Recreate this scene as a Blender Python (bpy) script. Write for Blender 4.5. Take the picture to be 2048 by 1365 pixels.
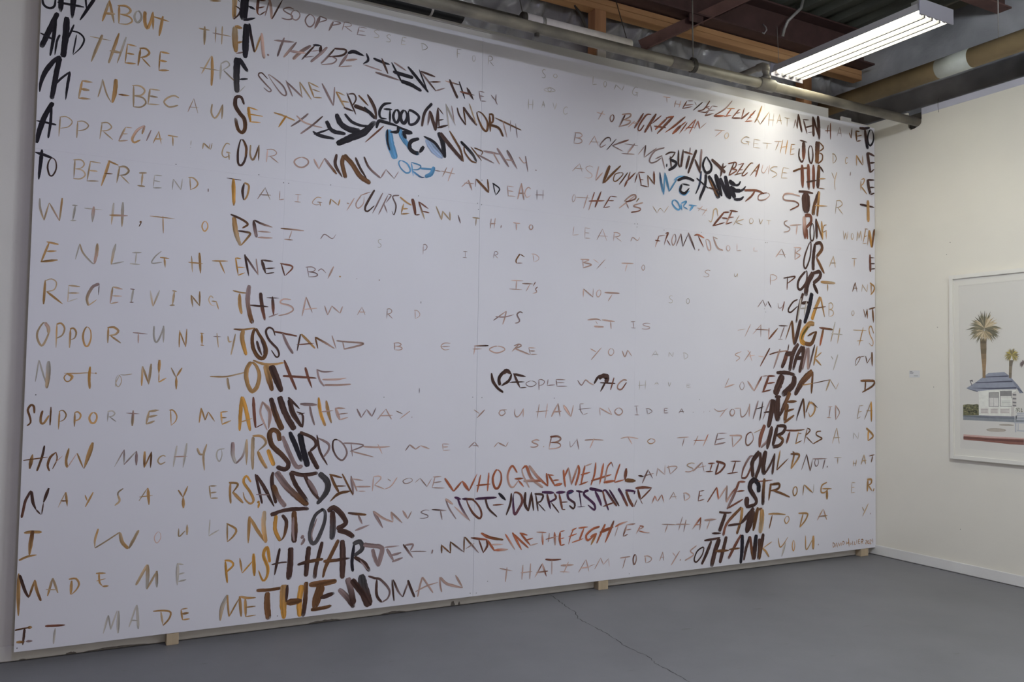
import bpy, bmesh, math, random
from mathutils import Vector, Matrix, noise

for o in list(bpy.data.objects): bpy.data.objects.remove(o)
SC = bpy.context.scene
COL = SC.collection

# ------------------------------------------------------------------ camera
def camera():
    f, yaw, pitch, roll = 1663.5, 0.4944, 0.0449, 0.0161
    cy, sy = math.cos(yaw), math.sin(yaw)
    fwd = Vector((sy*math.cos(pitch), cy*math.cos(pitch), math.sin(pitch)))
    right = Vector((cy, -sy, 0)); up = right.cross(fwd)
    c, s = math.cos(roll), math.sin(roll)
    r2 = c*right + s*up; u2 = -s*right + c*up
    cd = bpy.data.cameras.new('camera'); co = bpy.data.objects.new('camera', cd); COL.objects.link(co)
    cd.sensor_width = 36; cd.sensor_fit = 'HORIZONTAL'; cd.lens = 36*f/2048
    cd.clip_start = .02; cd.clip_end = 200
    m = Matrix((r2, u2, -fwd)).transposed().to_4x4(); m.translation = Vector((.1581, -4.6751, 1.4096))
    co.matrix_world = m; SC.camera = co
camera()

# ------------------------------------------------------------------ world, exposure
SC.view_settings.view_transform = 'Standard'; SC.view_settings.look = 'None'
SC.view_settings.gamma = 1; SC.view_settings.use_curve_mapping = False
SC.view_settings.exposure = 0.0
W = bpy.data.worlds.new('daylight'); SC.world = W; W.use_nodes = True
W.node_tree.nodes['Background'].inputs[0].default_value = (.51, .435, .36, 1)
W.node_tree.nodes['Background'].inputs[1].default_value = 1.0
TUBE_NEAR = 20.5      # emission of the tubes in the lamp seen in the photo
TUBE_ROOM = 100.0      # emission of the tubes in the lamps further back in the room

# ------------------------------------------------------------------ helpers
def srgb(r, g, b):
    def f(v):
        v /= 255
        return v/12.92 if v <= .04045 else ((v+.055)/1.055)**2.4
    return (f(r), f(g), f(b))

def nm(name):
    m = bpy.data.materials.new(name); m.use_nodes = True
    return m, m.node_tree, m.node_tree.nodes['Principled BSDF']

def mat(name, col, rough=.6, metal=0, var=0.0, scale=6.0, bump=0.0, bscale=60.0, stretch=(1, 1, 1), spec=.5, col2=None, detail=5):
    m, t, b = nm(name)
    b.inputs['Roughness'].default_value = rough; b.inputs['Metallic'].default_value = metal
    b.inputs['Specular IOR Level'].default_value = spec
    b.inputs['Base Color'].default_value = (*col, 1)
    tc = t.nodes.new('ShaderNodeTexCoord'); mp = t.nodes.new('ShaderNodeMapping'); mp.inputs['Scale'].default_value = stretch
    t.links.new(tc.outputs['Object'], mp.inputs['Vector'])
    if var > 0 or col2:
        n = t.nodes.new('ShaderNodeTexNoise'); n.inputs['Scale'].default_value = scale; n.inputs['Detail'].default_value = detail
        t.links.new(mp.outputs[0], n.inputs['Vector'])
        r = t.nodes.new('ShaderNodeValToRGB'); r.color_ramp.elements[0].position = .32; r.color_ramp.elements[1].position = .68
        r.color_ramp.elements[0].color = (*(col2 if col2 else [c*(1-var) for c in col]), 1)
        r.color_ramp.elements[1].color = (*[min(1, c*(1+var)) for c in col], 1)
        t.links.new(n.outputs['Fac'], r.inputs['Fac']); t.links.new(r.outputs['Color'], b.inputs['Base Color'])
    if bump > 0:
        n2 = t.nodes.new('ShaderNodeTexNoise'); n2.inputs['Scale'].default_value = bscale; n2.inputs['Detail'].default_value = 4
        t.links.new(mp.outputs[0], n2.inputs['Vector'])
        bp = t.nodes.new('ShaderNodeBump'); bp.inputs['Strength'].default_value = bump; bp.inputs['Distance'].default_value = .01
        t.links.new(n2.outputs['Fac'], bp.inputs['Height']); t.links.new(bp.outputs['Normal'], b.inputs['Normal'])
    return m

def emat(name, col, s):
    m, t, b = nm(name)
    b.inputs['Base Color'].default_value = (.9, .9, .9, 1)
    b.inputs['Emission Color'].default_value = (*col, 1); b.inputs['Emission Strength'].default_value = s
    return m

def obj(name, bm, m, parent=None, smooth=False):
    me = bpy.data.meshes.new(name); bm.to_mesh(me); bm.free()
    if smooth:
        for p in me.polygons: p.use_smooth = True
    if m: me.materials.append(m)
    o = bpy.data.objects.new(name, me); COL.objects.link(o)
    if parent: o.parent = parent
    return o
def tag(o, label=None, cat=None, group=None, kind=None):
    if label: o['label'] = label
    if cat: o['category'] = cat
    if group: o['group'] = group
    if kind: o['kind'] = kind
    return o
def empty(name, loc, label, cat, group=None):
    o = bpy.data.objects.new(name, None); COL.objects.link(o); o.location = loc; o.empty_display_size = .1
    return tag(o, label, cat, group)

def box(bm, x0, x1, y0, y1, z0, z1):
    vs = [bm.verts.new((x, y, z)) for x in (x0, x1) for y in (y0, y1) for z in (z0, z1)]
    for f in ((0, 1, 3, 2), (4, 6, 7, 5), (0, 4, 5, 1), (2, 3, 7, 6), (0, 2, 6, 4), (1, 5, 7, 3)):
        bm.faces.new([vs[i] for i in f])
def bxo(name, d, m, parent=None, bevel=0.0):
    bm = bmesh.new(); ox, oy, oz = parent.location if parent else (0, 0, 0)
    box(bm, d[0]-ox, d[1]-ox, d[2]-oy, d[3]-oy, d[4]-oz, d[5]-oz)
    if bevel: bmesh.ops.bevel(bm, geom=bm.edges[:], offset=bevel, segments=2, affect='EDGES')
    bmesh.ops.recalc_face_normals(bm, faces=bm.faces[:])
    return obj(name, bm, m, parent)
def tube(bm, pts, r, n=20, cap=True, radii=None):
    pts = [Vector(p) for p in pts]; rings = []
    d0 = (pts[1]-pts[0]).normalized()
    ref = Vector((0, 0, 1)) if abs(d0.z) < .9 else Vector((1, 0, 0))
    a = d0.cross(ref).normalized()
    for i, p in enumerate(pts):
        if i == 0: d = pts[1]-pts[0]
        elif i == len(pts)-1: d = pts[-1]-pts[-2]
        else: d = (pts[i+1]-p).normalized()+(p-pts[i-1]).normalized()
        d.normalize(); a = (a - d*a.dot(d)).normalized(); b = d.cross(a)
        rr = radii[i] if radii else r
        rings.append([bm.verts.new(p + a*rr*math.cos(2*math.pi*k/n) + b*rr*math.sin(2*math.pi*k/n)) for k in range(n)])
    for i in range(len(rings)-1):
        for k in range(n):
            bm.faces.new((rings[i][k], rings[i][(k+1) % n], rings[i+1][(k+1) % n], rings[i+1][k]))
    if cap: bm.faces.new(rings[0][::-1]); bm.faces.new(rings[-1])
    return rings
def tubeo(name, pts, r, m, parent=None, n=20, radii=None):
    bm = bmesh.new(); off = Vector(parent.location) if parent else Vector((0, 0, 0))
    tube(bm, [Vector(p)-off for p in pts], r, n, True, radii)
    bmesh.ops.recalc_face_normals(bm, faces=bm.faces[:])
    return obj(name, bm, m, parent, True)
def prism(bm, poly, axis, a, b):
    # polygon (2D) extruded along an axis: 'y' -> poly is (x,z); 'x' -> poly is (y,z)
    def P(u, v, w): return (u, w, v) if axis == 'y' else (w, u, v)
    A = [bm.verts.new(P(u, v, a)) for u, v in poly]; B = [bm.verts.new(P(u, v, b)) for u, v in poly]
    bm.faces.new(A); bm.faces.new(B[::-1])
    for i in range(len(poly)):
        j = (i+1) % len(poly); bm.faces.new((A[i], B[i], B[j], A[j]))
    bmesh.ops.recalc_face_normals(bm, faces=bm.faces[:])

# ------------------------------------------------------------------ materials
M_wall = mat('white wall paint', (.75, .735, .72), .62, var=.025, scale=2.5, bump=.04, bscale=90)
M_right = mat('warm white wall paint', (.79, .757, .67), .62, var=.02, scale=2.0, bump=.04, bscale=90)
M_panel = mat('white panel paint', (.78, .78, .865), .5, var=.012, scale=1.7, bump=.03, bscale=45)
M_trim = mat('white trim paint', (.76, .75, .73), .5, var=.03, scale=5)
M_tape = mat('unpainted drywall band', (.56, .56, .64), .8, var=.05, scale=5)
M_pine = mat('raw pine', srgb(190, 172, 146), .7, var=.12, scale=14, stretch=(1, 1, .15))
M_wood = mat('orange framing lumber', srgb(182, 142, 100), .7, var=.15, scale=9, stretch=(.12, 1, 1), col2=srgb(158, 116, 78))
M_stud = mat('orange framing stud', srgb(180, 136, 98), .7, var=.15, scale=9, stretch=(1, 1, .12), col2=srgb(152, 106, 74))
M_red = mat('red primer steel', srgb(74, 52, 50), .7, var=.15, scale=10)
M_redl = mat('dusty red primer steel', srgb(104, 76, 70), .7, var=.15, scale=10)
M_deck = mat('grey green steel deck', srgb(74, 77, 70), .6, var=.12, scale=3, metal=.0)
M_pipe = mat('dusty grey pipe', srgb(132, 126, 114), .5, var=.12, scale=9, col2=srgb(88, 84, 80), bump=.1, bscale=50, stretch=(.5, 1, 1))
M_ins = mat('white pipe wrap', (.86, .82, .80), .5, var=.06, scale=20)
M_dark = mat('dark iron', srgb(62, 58, 52), .6, var=.15, scale=20)
M_black = mat('black rubber', (.02, .02, .022), .45)
M_galv = mat('galvanised metal', srgb(150, 148, 145), .45, metal=.3, var=.1, scale=30)
M_duct = mat('brown paper duct', srgb(134, 116, 84), .8, var=.12, scale=4, col2=srgb(112, 96, 68), bump=.05, bscale=30)
M_dtape = mat('silver duct tape', srgb(185, 190, 184), .45, var=.08, scale=10, bump=.1, bscale=40)
M_lamp = mat('white lamp enamel', (.40, .38, .39), .4)
M_lampend = mat('lavender grey lamp end', (.30, .295, .35), .5)
M_fin = mat('grey lamp divider', (.10, .10, .11), .7)
M_frame = mat('white picture frame', (.78, .76, .70), .4)
M_mat = mat('cream picture mat', (.74, .72, .66), .7)
M_print = mat('print paper', (.70, .68, .63), .6)
M_card = mat('white card', (.70, .70, .69), .6)
M_text = mat('card printing', (.22, .22, .22), .7)

def plastic_mat():
    m, t, b = nm('dusty plastic sheeting')
    b.inputs['Base Color'].default_value = (.30, .31, .335, 1); b.inputs['Roughness'].default_value = .28
    tc = t.nodes.new('ShaderNodeTexCoord'); n = t.nodes.new('ShaderNodeTexNoise'); n.inputs['Scale'].default_value = 2.0; n.inputs['Detail'].default_value = 3; n.inputs['Distortion'].default_value = .3
    t.links.new(tc.outputs['Object'], n.inputs['Vector'])
    r = t.nodes.new('ShaderNodeValToRGB'); r.color_ramp.elements[0].color = (.15, .155, .165, 1); r.color_ramp.elements[1].color = (.46, .47, .49, 1)
    r.color_ramp.elements[0].position = .3; r.color_ramp.elements[1].position = .75
    t.links.new(n.outputs['Fac'], r.inputs['Fac']); t.links.new(r.outputs['Color'], b.inputs['Base Color'])
    n3 = t.nodes.new('ShaderNodeTexNoise'); n3.inputs['Scale'].default_value = 4.5; n3.inputs['Detail'].default_value = 5; n3.inputs['Distortion'].default_value = .4
    t.links.new(tc.outputs['Object'], n3.inputs['Vector'])
    bp = t.nodes.new('ShaderNodeBump'); bp.inputs['Strength'].default_value = .4; bp.inputs['Distance'].default_value = .04
    t.links.new(n3.outputs['Fac'], bp.inputs['Height']); t.links.new(bp.outputs[0], b.inputs['Normal'])
    return m
M_film = plastic_mat()

def floor_mat():
    m, t, b = nm('grey painted concrete')
    tc = t.nodes.new('ShaderNodeTexCoord')
    n = t.nodes.new('ShaderNodeTexNoise'); n.inputs['Scale'].default_value = 1.1; n.inputs['Detail'].default_value = 8; n.inputs['Roughness'].default_value = .62
    r = t.nodes.new('ShaderNodeValToRGB'); r.color_ramp.elements[0].position = .3; r.color_ramp.elements[1].position = .72
    r.color_ramp.elements[0].color = (*srgb(107, 107, 111), 1); r.color_ramp.elements[1].color = (*srgb(120, 120, 124), 1)
    t.links.new(tc.outputs['Object'], n.inputs['Vector']); t.links.new(n.outputs['Fac'], r.inputs['Fac'])
    # sparse dark specks and pale scuffs
    n2 = t.nodes.new('ShaderNodeTexNoise'); n2.inputs['Scale'].default_value = 13; n2.inputs['Detail'].default_value = 3
    mp = t.nodes.new('ShaderNodeMapping'); mp.inputs['Scale'].default_value = (.35, 1.2, 1); mp.inputs['Rotation'].default_value = (0, 0, .4)
    t.links.new(tc.outputs['Object'], mp.inputs[0]); t.links.new(mp.outputs[0], n2.inputs['Vector'])
    r2 = t.nodes.new('ShaderNodeValToRGB'); r2.color_ramp.elements[0].position = .70; r2.color_ramp.elements[1].position = .80
    t.links.new(n2.outputs['Fac'], r2.inputs['Fac'])
    mx = t.nodes.new('ShaderNodeMixRGB'); mx.inputs[2].default_value = (*srgb(92, 92, 90), 1)
    t.links.new(r2.outputs['Color'], mx.inputs[0]); t.links.new(r.outputs['Color'], mx.inputs[1])
    n3 = t.nodes.new('ShaderNodeTexNoise'); n3.inputs['Scale'].default_value = 170; n3.inputs['Detail'].default_value = 1
    r3 = t.nodes.new('ShaderNodeValToRGB'); r3.color_ramp.elements[0].position = .72; r3.color_ramp.elements[1].position = .78
    t.links.new(tc.outputs['Object'], n3.inputs['Vector']); t.links.new(n3.outputs['Fac'], r3.inputs['Fac'])
    mx2 = t.nodes.new('ShaderNodeMixRGB'); mx2.inputs[2].default_value = (*srgb(96, 96, 95), 1)
    t.links.new(r3.outputs['Color'], mx2.inputs[0]); t.links.new(mx.outputs[0], mx2.inputs[1])
    t.links.new(mx2.outputs[0], b.inputs['Base Color'])
    b.inputs['Roughness'].default_value = .5; b.inputs['Specular IOR Level'].default_value = .35
    bp = t.nodes.new('ShaderNodeBump'); bp.inputs['Strength'].default_value = .12; bp.inputs['Distance'].default_value = .01
    t.links.new(n.outputs['Fac'], bp.inputs['Height']); t.links.new(bp.outputs[0], b.inputs['Normal'])
    return m
M_floor = floor_mat()
M_crack = mat('crack', (.035, .035, .035), .9)
M_chip = mat('bare scuffed plaster', srgb(122, 117, 115), .9, var=.2, scale=40)

def paint_mat():
    # brushed paint: pigment in a colour attribute, bristle streaks along the stroke
    m, t, b = nm('brushed pigment')
    at = t.nodes.new('ShaderNodeAttribute'); at.attribute_name = 'Pigment'
    uv = t.nodes.new('ShaderNodeUVMap'); uv.uv_map = 'Stroke'
    mp = t.nodes.new('ShaderNodeMapping'); mp.inputs['Scale'].default_value = (5, 11, 1)
    t.links.new(uv.outputs[0], mp.inputs[0])
    n = t.nodes.new('ShaderNodeTexNoise'); n.inputs['Scale'].default_value = 1; n.inputs['Detail'].default_value = 4
    t.links.new(mp.outputs[0], n.inputs['Vector'])
    r = t.nodes.new('ShaderNodeValToRGB'); r.color_ramp.elements[0].position = .3; r.color_ramp.elements[1].position = .72
    r.color_ramp.elements[0].color = (.5, .5, .5, 1); r.color_ramp.elements[1].color = (1.5, 1.5, 1.5, 1)
    t.links.new(n.outputs['Fac'], r.inputs['Fac'])
    mu = t.nodes.new('ShaderNodeMixRGB'); mu.blend_type = 'MULTIPLY'; mu.inputs[0].default_value = 1
    t.links.new(at.outputs['Color'], mu.inputs[1]); t.links.new(r.outputs['Color'], mu.inputs[2])
    t.links.new(mu.outputs[0], b.inputs['Base Color']); b.inputs['Roughness'].default_value = .55; b.inputs['Specular IOR Level'].default_value = .15
    # dry brush: bare streaks where the vertex alpha drops
    mp2 = t.nodes.new('ShaderNodeMapping'); mp2.inputs['Scale'].default_value = (9, 10, 1); mp2.inputs['Location'].default_value = (3.1, 7.7, 0)
    t.links.new(uv.outputs[0], mp2.inputs[0])
    n2 = t.nodes.new('ShaderNodeTexNoise'); n2.inputs['Scale'].default_value = 1; n2.inputs['Detail'].default_value = 3
    t.links.new(mp2.outputs[0], n2.inputs['Vector'])
    ad = t.nodes.new('ShaderNodeMath'); ad.operation = 'MULTIPLY_ADD'; ad.inputs[1].default_value = 1.7
    t.links.new(n2.outputs['Fac'], ad.inputs[0])
    a2 = t.nodes.new('ShaderNodeMath'); a2.operation = 'MULTIPLY_ADD'; a2.inputs[1].default_value = 2.2; a2.inputs[2].default_value = -1.55
    t.links.new(at.outputs['Alpha'], a2.inputs[0]); t.links.new(a2.outputs[0], ad.inputs[2])
    cl = t.nodes.new('ShaderNodeClamp'); t.links.new(ad.outputs[0], cl.inputs[0])
    t.links.new(cl.outputs[0], b.inputs['Alpha'])
    return m
M_paint = paint_mat()

# ------------------------------------------------------------------ setting
XR = 6.135
fl = bxo('floor', (-5, XR+.12, -9, .2, -.1, 0), M_floor); tag(fl, kind='structure')
def ribbon(name, pts, w, m, parent, z, seed=1):
    rnd = random.Random(seed); P = []
    for a, b in zip(pts, pts[1:]):
        a = Vector(a); b = Vector(b); k = max(2, int((b-a).length/.02))
        for i in range(k): P.append(a.lerp(b, i/k)+Vector((rnd.uniform(-.006, .006), rnd.uniform(-.006, .006))))
    P.append(Vector(pts[-1])); bm = bmesh.new(); prev = None
    for i, p in enumerate(P):
        d = (P[min(i+1, len(P)-1)]-P[max(i-1, 0)]).normalized(); nrm = Vector((-d.y, d.x)); ww = w*rnd.uniform(.4, 1.3)
        cur = (bm.verts.new((*(p+nrm*ww), z)), bm.verts.new((*(p-nrm*ww), z)))
        if prev: bm.faces.new((prev[0], prev[1], cur[1], cur[0]))
        prev = cur
    return obj(name, bm, m, parent)
ribbon('crack', [(3.01, .02), (2.964, -.222), (2.942, -.371), (2.884, -.494), (2.878, -.655), (2.87, -.806), (2.835, -1.028), (2.842, -1.224), (2.813, -1.31), (2.81, -1.449), (2.79, -1.7), (2.80, -2.1)], .0022, M_crack, fl, .0006)

def prism_obj(name, poly, axis, a, b, m, parent=None):
    bm = bmesh.new(); prism(bm, poly, axis, a, b); return obj(name, bm, m, parent)
WY = .072
wm = prism_obj('wall_back', [(-5, 0), (6.15, 0), (6.15, 3.62), (5.93, 3.62), (5.93, 3.645), (5.815, 3.645), (5.815, 3.50), (5.655, 3.50), (5.655, 3.684), (3.4, 3.664), (-5, 3.656)], 'y', WY, WY+.016, M_wall)
tag(wm, kind='structure')
bb = bxo('baseboard_back', (-5, XR-.002, .06, WY-.001, .004, .078), M_trim, None, .002); tag(bb, kind='structure')
def chip(x0, x1, h, seed):
    rnd = random.Random(seed); n = 14; bm = bmesh.new(); top = []; bot = []
    for i in range(n+1):
        t = i/n; x = x0+(x1-x0)*t; hh = .7*h*math.sin(math.pi*min(1, max(0, t)))**.6*rnd.uniform(.7, 1.1)
        top.append(bm.verts.new((x, .0592, .0045+hh))); bot.append(bm.verts.new((x, .0592, .0045)))
    for i in range(n): bm.faces.new((bot[i], bot[i+1], top[i+1], top[i]))
    obj('scuff', bm, M_chip, bb)
for a in ((.22, .27, .014, 1), (.30, .60, .014, 2), (1.43, 1.62, .016, 3), (1.86, 2.02, .016, 4), (2.31, 2.34, .04, 5), (2.36, 2.375, .03, 6), (.02, .05, .008, 7)): chip(*a)

# right wall with the hole for the pipe
yb, zt = -.35, 3.622
hole = [(-.435, zt), (-.435, 3.545), (-.428, 3.51), (-.405, 3.488), (-.37, 3.476), (-.335, 3.474), (-.318, 3.50), (-.31, zt)]
wr = prism_obj('wall_right', [(.2, 0), (.2, zt)]+[(y, z) for y, z in hole[::-1]]+[(-7, zt), (-7, 0)], 'x', XR, XR+.016, M_right)
tag(wr, kind='structure')
bxo('hole_shade_box', (XR+.02, XR+.06, -.55, -.2, 3.40, 3.60), M_dark, wr)  # dark box added behind the pipe hole, stands in for the shade inside
for ny, nz in ((-.67, 2.51), (-.64, 2.42), (-.56, 1.86), (-.525, 1.395), (-.735, .33)): tubeo('nail_hole', [(XR-.001, ny, nz), (XR+.002, ny, nz)], .0028, M_dark, wr, 8)
b2 = bxo('baseboard_right', (XR-.013, XR-.001, -7, .058, .004, .082), M_trim, None, .003); tag(b2, kind='structure')
t1 = bxo('trim_1', (XR-.004, XR+.017, -7, -.437, 3.572, zt+.002), M_tape); tag(t1, kind='structure')
t2 = prism_obj('trim_2', [(-5, 3.640), (2.52, 3.640), (2.52, 3.657), (-5, 3.655)], 'y', .060, .0715, M_trim); tag(t2, kind='structure')
tubeo('wire', [(XR-.003, -.585, 3.55), (XR-.004, -.58, 3.60), (XR-.006, -.584, 3.66)], .0015, M_dark, wr, 6)

# steel roof deck, ridges run out from the mural wall
def deck():
    bm = bmesh.new(); x = -5.0; z = 4.38; prof = []
    while x < 9:
        prof += [(x, z), (x+.035, z+.045), (x+.115, z+.045), (x+.15, z)]; x += .21
    A = [bm.verts.new((u, .9, v)) for u, v in prof]; B = [bm.verts.new((u, -9, v)) for u, v in prof]
    for i in range(len(prof)-1): bm.faces.new((A[i], A[i+1], B[i+1], B[i]))
    o = obj('ceiling', bm, M_deck); tag(o, kind='structure')
    sm = o.modifiers.new('thick', 'SOLIDIFY'); sm.thickness = .003
deck()
# left and rear walls of the room, behind and beside the camera
tag(bxo('wall_left', (-5.1, -5, -9, .2, 0, 4.6), M_wall), kind='structure')

def film(name, x0, x1, z0, z1, y, seed, amp, axis='y', label='', fold=1.0):
    bm = bmesh.new(); nx = int((x1-x0)/.02); nz = int((z1-z0)/.02); g = []
    for i in range(nx+1):
        row = []
        for k in range(nz+1):
            u = x0+(x1-x0)*i/nx; v = z0+(z1-z0)*k/nz
            q = Vector((u*1.7+seed, v*2.6, seed*2.0))
            ridge = max(0, 1-abs(noise.noise(Vector((u*3.4-v*2.6+seed, v*1.1+u*.9, seed))))*5)**1.6
            rid2 = max(0, 1-abs(noise.noise(Vector((u*5.2+v*3.0+seed*3, v*2.3-u*1.1, seed+7))))*4)**1.4
            d = amp*(noise.noise(q)*.8+.75*ridge+.5*rid2+.15*noise.noise(Vector((u*9, v*7, seed))))
            d = max(-amp*.7, min(amp*1.15, d))
            row.append(bm.verts.new((u, y-d, v) if axis == 'y' else (y-d, u, v)))
        g.append(row)
    for i in range(nx):
        for k in range(nz): bm.faces.new((g[i][k], g[i+1][k], g[i+1][k+1], g[i][k+1]))
    bmesh.ops.recalc_face_normals(bm, faces=bm.faces[:])
    o = obj(name, bm, M_film, None, True)
    return tag(o, label, 'plastic sheet')
film('plastic_sheet', -4.5, 6.27, 3.45, 4.095, .30, 3.0, .075, 'y', 'wrinkled grey plastic sheeting behind the pipe above the mural wall')
film('plastic_sheet', -6.5, .32, 3.45, 4.36, XR+.13, 9.0, -.05, 'x', 'dark plastic sheeting above the right-hand wall behind the brown duct')

# timber frame on top of the mural wall
pl = empty('stud_frame', (0, .1, 0), 'orange timber top plates and studs above the mural wall', 'framing')
for z0 in (4.012, 4.055): bxo('top_plate', (-4.9, 6.1, .1, .19, z0, z0+.041), M_wood, pl, .002)
for x0, x1 in ((-1.27, -1.18), (.28, .37), (1.82, 1.91), (3.352, 3.448), (5.405, 5.495)): bxo('stud', (x0, x1, .102, .19, 3.45, 4.012), M_stud, pl, .002)
st = bxo('wood_offcut', (3.37, 3.44, .0885, .102, 3.60, 3.72), mat('pale scrap', (.6, .55, .5), .7)); tag(st, 'pale scrap of board at the foot of the orange stud', 'wood scrap')

# steel beam along the wall
be = empty('steel_beam', (0, 0, 4.1), 'dark red primed steel beam running along the top of the mural wall', 'beam')
bxo('bottom_flange', (-4.9, 6.1, -.03, .20, 4.103, 4.116), M_red, be)
bxo('web', (-4.9, 6.1, .08, .09, 4.116, 4.36), M_red, be)
bxo('top_flange', (-4.9, 6.1, -.03, .20, 4.36, 4.373), M_red, be)
bxo('gusset_plate', (4.10, 4.23, -.02, -.008, 4.045, 4.11), M_red, be)

def strut(name, a, b, w, m, label, cat, up=Vector((0, 0, 1))):
    a = Vector(a); b = Vector(b); d = (b-a).normalized(); s = d.cross(up).normalized(); u = s.cross(d)
    bm = bmesh.new()
    prof = [(0, 0), (w, 0), (w, .006), (.006, .006), (.006, w), (0, w)]
    A = [bm.verts.new(a+s*(x-w/2)+u*y) for x, y in prof]; B = [bm.verts.new(b+s*(x-w/2)+u*y) for x, y in prof]
    bm.faces.new(A); bm.faces.new(B[::-1])
    for i in range(6): bm.faces.new((A[i], B[i], B[(i+1) % 6], A[(i+1) % 6]))
    bmesh.ops.recalc_face_normals(bm, faces=bm.faces[:])
    return tag(obj(name, bm, m), label, cat)
strut('angle_brace', (3.748, 0.030, 3.775), (4.888, -0.032, 4.450), .085, M_redl, 'reddish steel angle brace slanting across the orange timber plate', 'brace')
# purlin at the upper right
pu = empty('steel_purlin', (5, -1.05, 4.2), 'dusty red steel purlin at the top right corner under the roof deck', 'beam')
bxo('flange', (4.6, 8, -1.105, -.995, 4.20, 4.212), M_redl, pu)
bxo('web', (4.6, 8, -1.055, -1.045, 4.212, 4.34), M_red, pu)
bxo('flange', (4.6, 8, -1.105, -.995, 4.34, 4.352), M_redl, pu)

# ------------------------------------------------------------------ pipes
PY, PZ, PR = -.399, 3.521, .034
mp_ = empty('sprinkler_pipe', (0, PY, PZ), 'long dusty grey pipe running along the top of the mural into the right wall', 'pipe')
tubeo('pipe', [(-4.8, PY, PZ), (XR+.06, PY, PZ)], PR, M_pipe, mp_, 28)
tubeo('coupling', [(3.62, PY, PZ), (3.78, PY, PZ)], PR+.003, M_pipe, mp_, 28)
te = tubeo('tee_fitting', [(4.405, PY, PZ), (4.41, PY, PZ), (4.545, PY, PZ), (4.55, PY, PZ)], .04, M_pipe, mp_, 28, [.039, .043, .043, .039])
tubeo('riser', [(4.476, PY, PZ+.03), (4.476, PY, PZ+.125), (4.476, PY+.02, PZ+.14), (4.476, PY+.055, PZ+.145), (4.476, PY+.36, PZ+.15)], .022, M_pipe, mp_, 18)
tubeo('collar', [(4.476, PY, PZ+.035), (4.476, PY, PZ+.06)], .032, M_pipe, mp_, 18)
tubeo('elbow', [(4.476, PY, PZ+.095), (4.476, PY+.005, PZ+.128), (4.476, PY+.03, PZ+.143), (4.476, PY+.075, PZ+.146)], .028, M_pipe, mp_, 18)
tubeo('plug', [(2.60, PY, PZ-.05), (2.60, PY, PZ)], .016, M_dark, mp_, 12)
# clevis hanger
hg = empty('pipe_hanger', (3.81, PY, PZ), 'dark clevis hanger with rod holding the grey pipe below the orange plate', 'hanger')
def ring(name, r0, w, th, m, parent, sz=1.0):
    bm = bmesh.new(); n = 36; rows = []
    for k in range(n):
        a = 2*math.pi*k/n; s = 1.0 + (.55 if math.sin(a) > 0 else 0)*max(0, math.sin(a))**2
        rows.append([bm.verts.new((dx, math.cos(a)*r, math.sin(a)*r*s)) for dx, r in ((-w/2, r0), (w/2, r0), (w/2, r0+th), (-w/2, r0+th))])
    for k in range(n):
        A = rows[k]; B = rows[(k+1) % n]
        for j in range(4): bm.faces.new((A[j], A[(j+1) % 4], B[(j+1) % 4], B[j]))
    bmesh.ops.recalc_face_normals(bm, faces=bm.faces[:])
    return obj(name, bm, m, parent)
ring('clevis', PR+.001, .032, .005, M_dark, hg)
tubeo('rod', [(3.81, PY, PZ+.05), (3.80, PY+.001, 4.04)], .005, M_pipe, hg, 8)
# wrapped pipe behind
wp = empty('wrapped_pipe', (2.6, -.2, 3.655), 'thin pipe with white wrapping lying just behind the long grey pipe', 'pipe')
tubeo('bare_pipe', [(-4.8, -.2, 3.655), (2.62, -.2, 3.655)], .016, M_dark, wp, 16)
tubeo('white_wrap', [(2.62, -.2, 3.655), (3.43, -.2, 3.655)], .042, M_ins, wp, 24)
tubeo('band', [(2.735, -.2, 3.655), (2.76, -.2, 3.655)], .0435, M_galv, wp, 24)
tubeo('end_collar', [(2.60, -.2, 3.655), (2.625, -.2, 3.655)], .044, M_dark, wp, 24)
tubeo('hanger_wire', [(2.61, -.2, 3.69), (2.61, -.03, 4.103)], .003, M_dark, wp, 6)
tubeo('hanger_wire', [(3.41, -.2, 3.69), (3.41, -.03, 4.103)], .003, M_dark, wp, 6)
bp_ = empty('black_pipe', (2.2, .05, 3.70), 'thick black pipe end lying on the wall top behind the long grey pipe', 'pipe')
tubeo('pipe', [(-4.8, .05, 3.704), (2.27, .05, 3.704), (2.31, .05, 3.70)], .046, M_black, bp_, 24)
tubeo('clip_ring', [(2.085, .05, 3.704), (2.10, .05, 3.704)], .0475, M_ins, bp_, 24)
# stick leaning by the stud
sk = tubeo('wood_stick', [(3.17, .085, 3.985), (3.22, .08, 3.93), (3.33, .095, 3.75)], .008, M_dark, None, 8, [.006, .013, .007]); tag(sk, 'thin dark stick leaning against the orange stud', 'stick')
# conduit bent up to the deck
cd = tubeo('flexible_conduit', [(5.02, -.035, 4.118), (5.015, -.06, 4.17), (5.01, -.10, 4.215), (5.06, -.12, 4.27), (5.12, -.13, 4.33), (5.14, -.13, 4.40)], .012, M_galv, None, 12); tag(cd, 'short bent grey conduit rising from the red beam to the deck', 'conduit')
# brown duct
dc = empty('round_duct', (5.74, 0, 3.73), 'long round brown duct running above the right-hand wall towards the viewer', 'duct')
tubeo('duct_body', [(5.74, .20, 3.73), (5.74, -6.0, 3.73)], .07, M_duct, dc, 40)
tubeo('tape_patch', [(5.74, -.86, 3.73), (5.74, -1.11, 3.73)], .0712, M_dtape, dc, 40)
for y in (-1.3, -3.2, -5.2): tubeo('hanger_strap', [(5.74, y, 3.80), (5.74, y, 4.40)], .004, M_galv, dc, 6)

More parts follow.
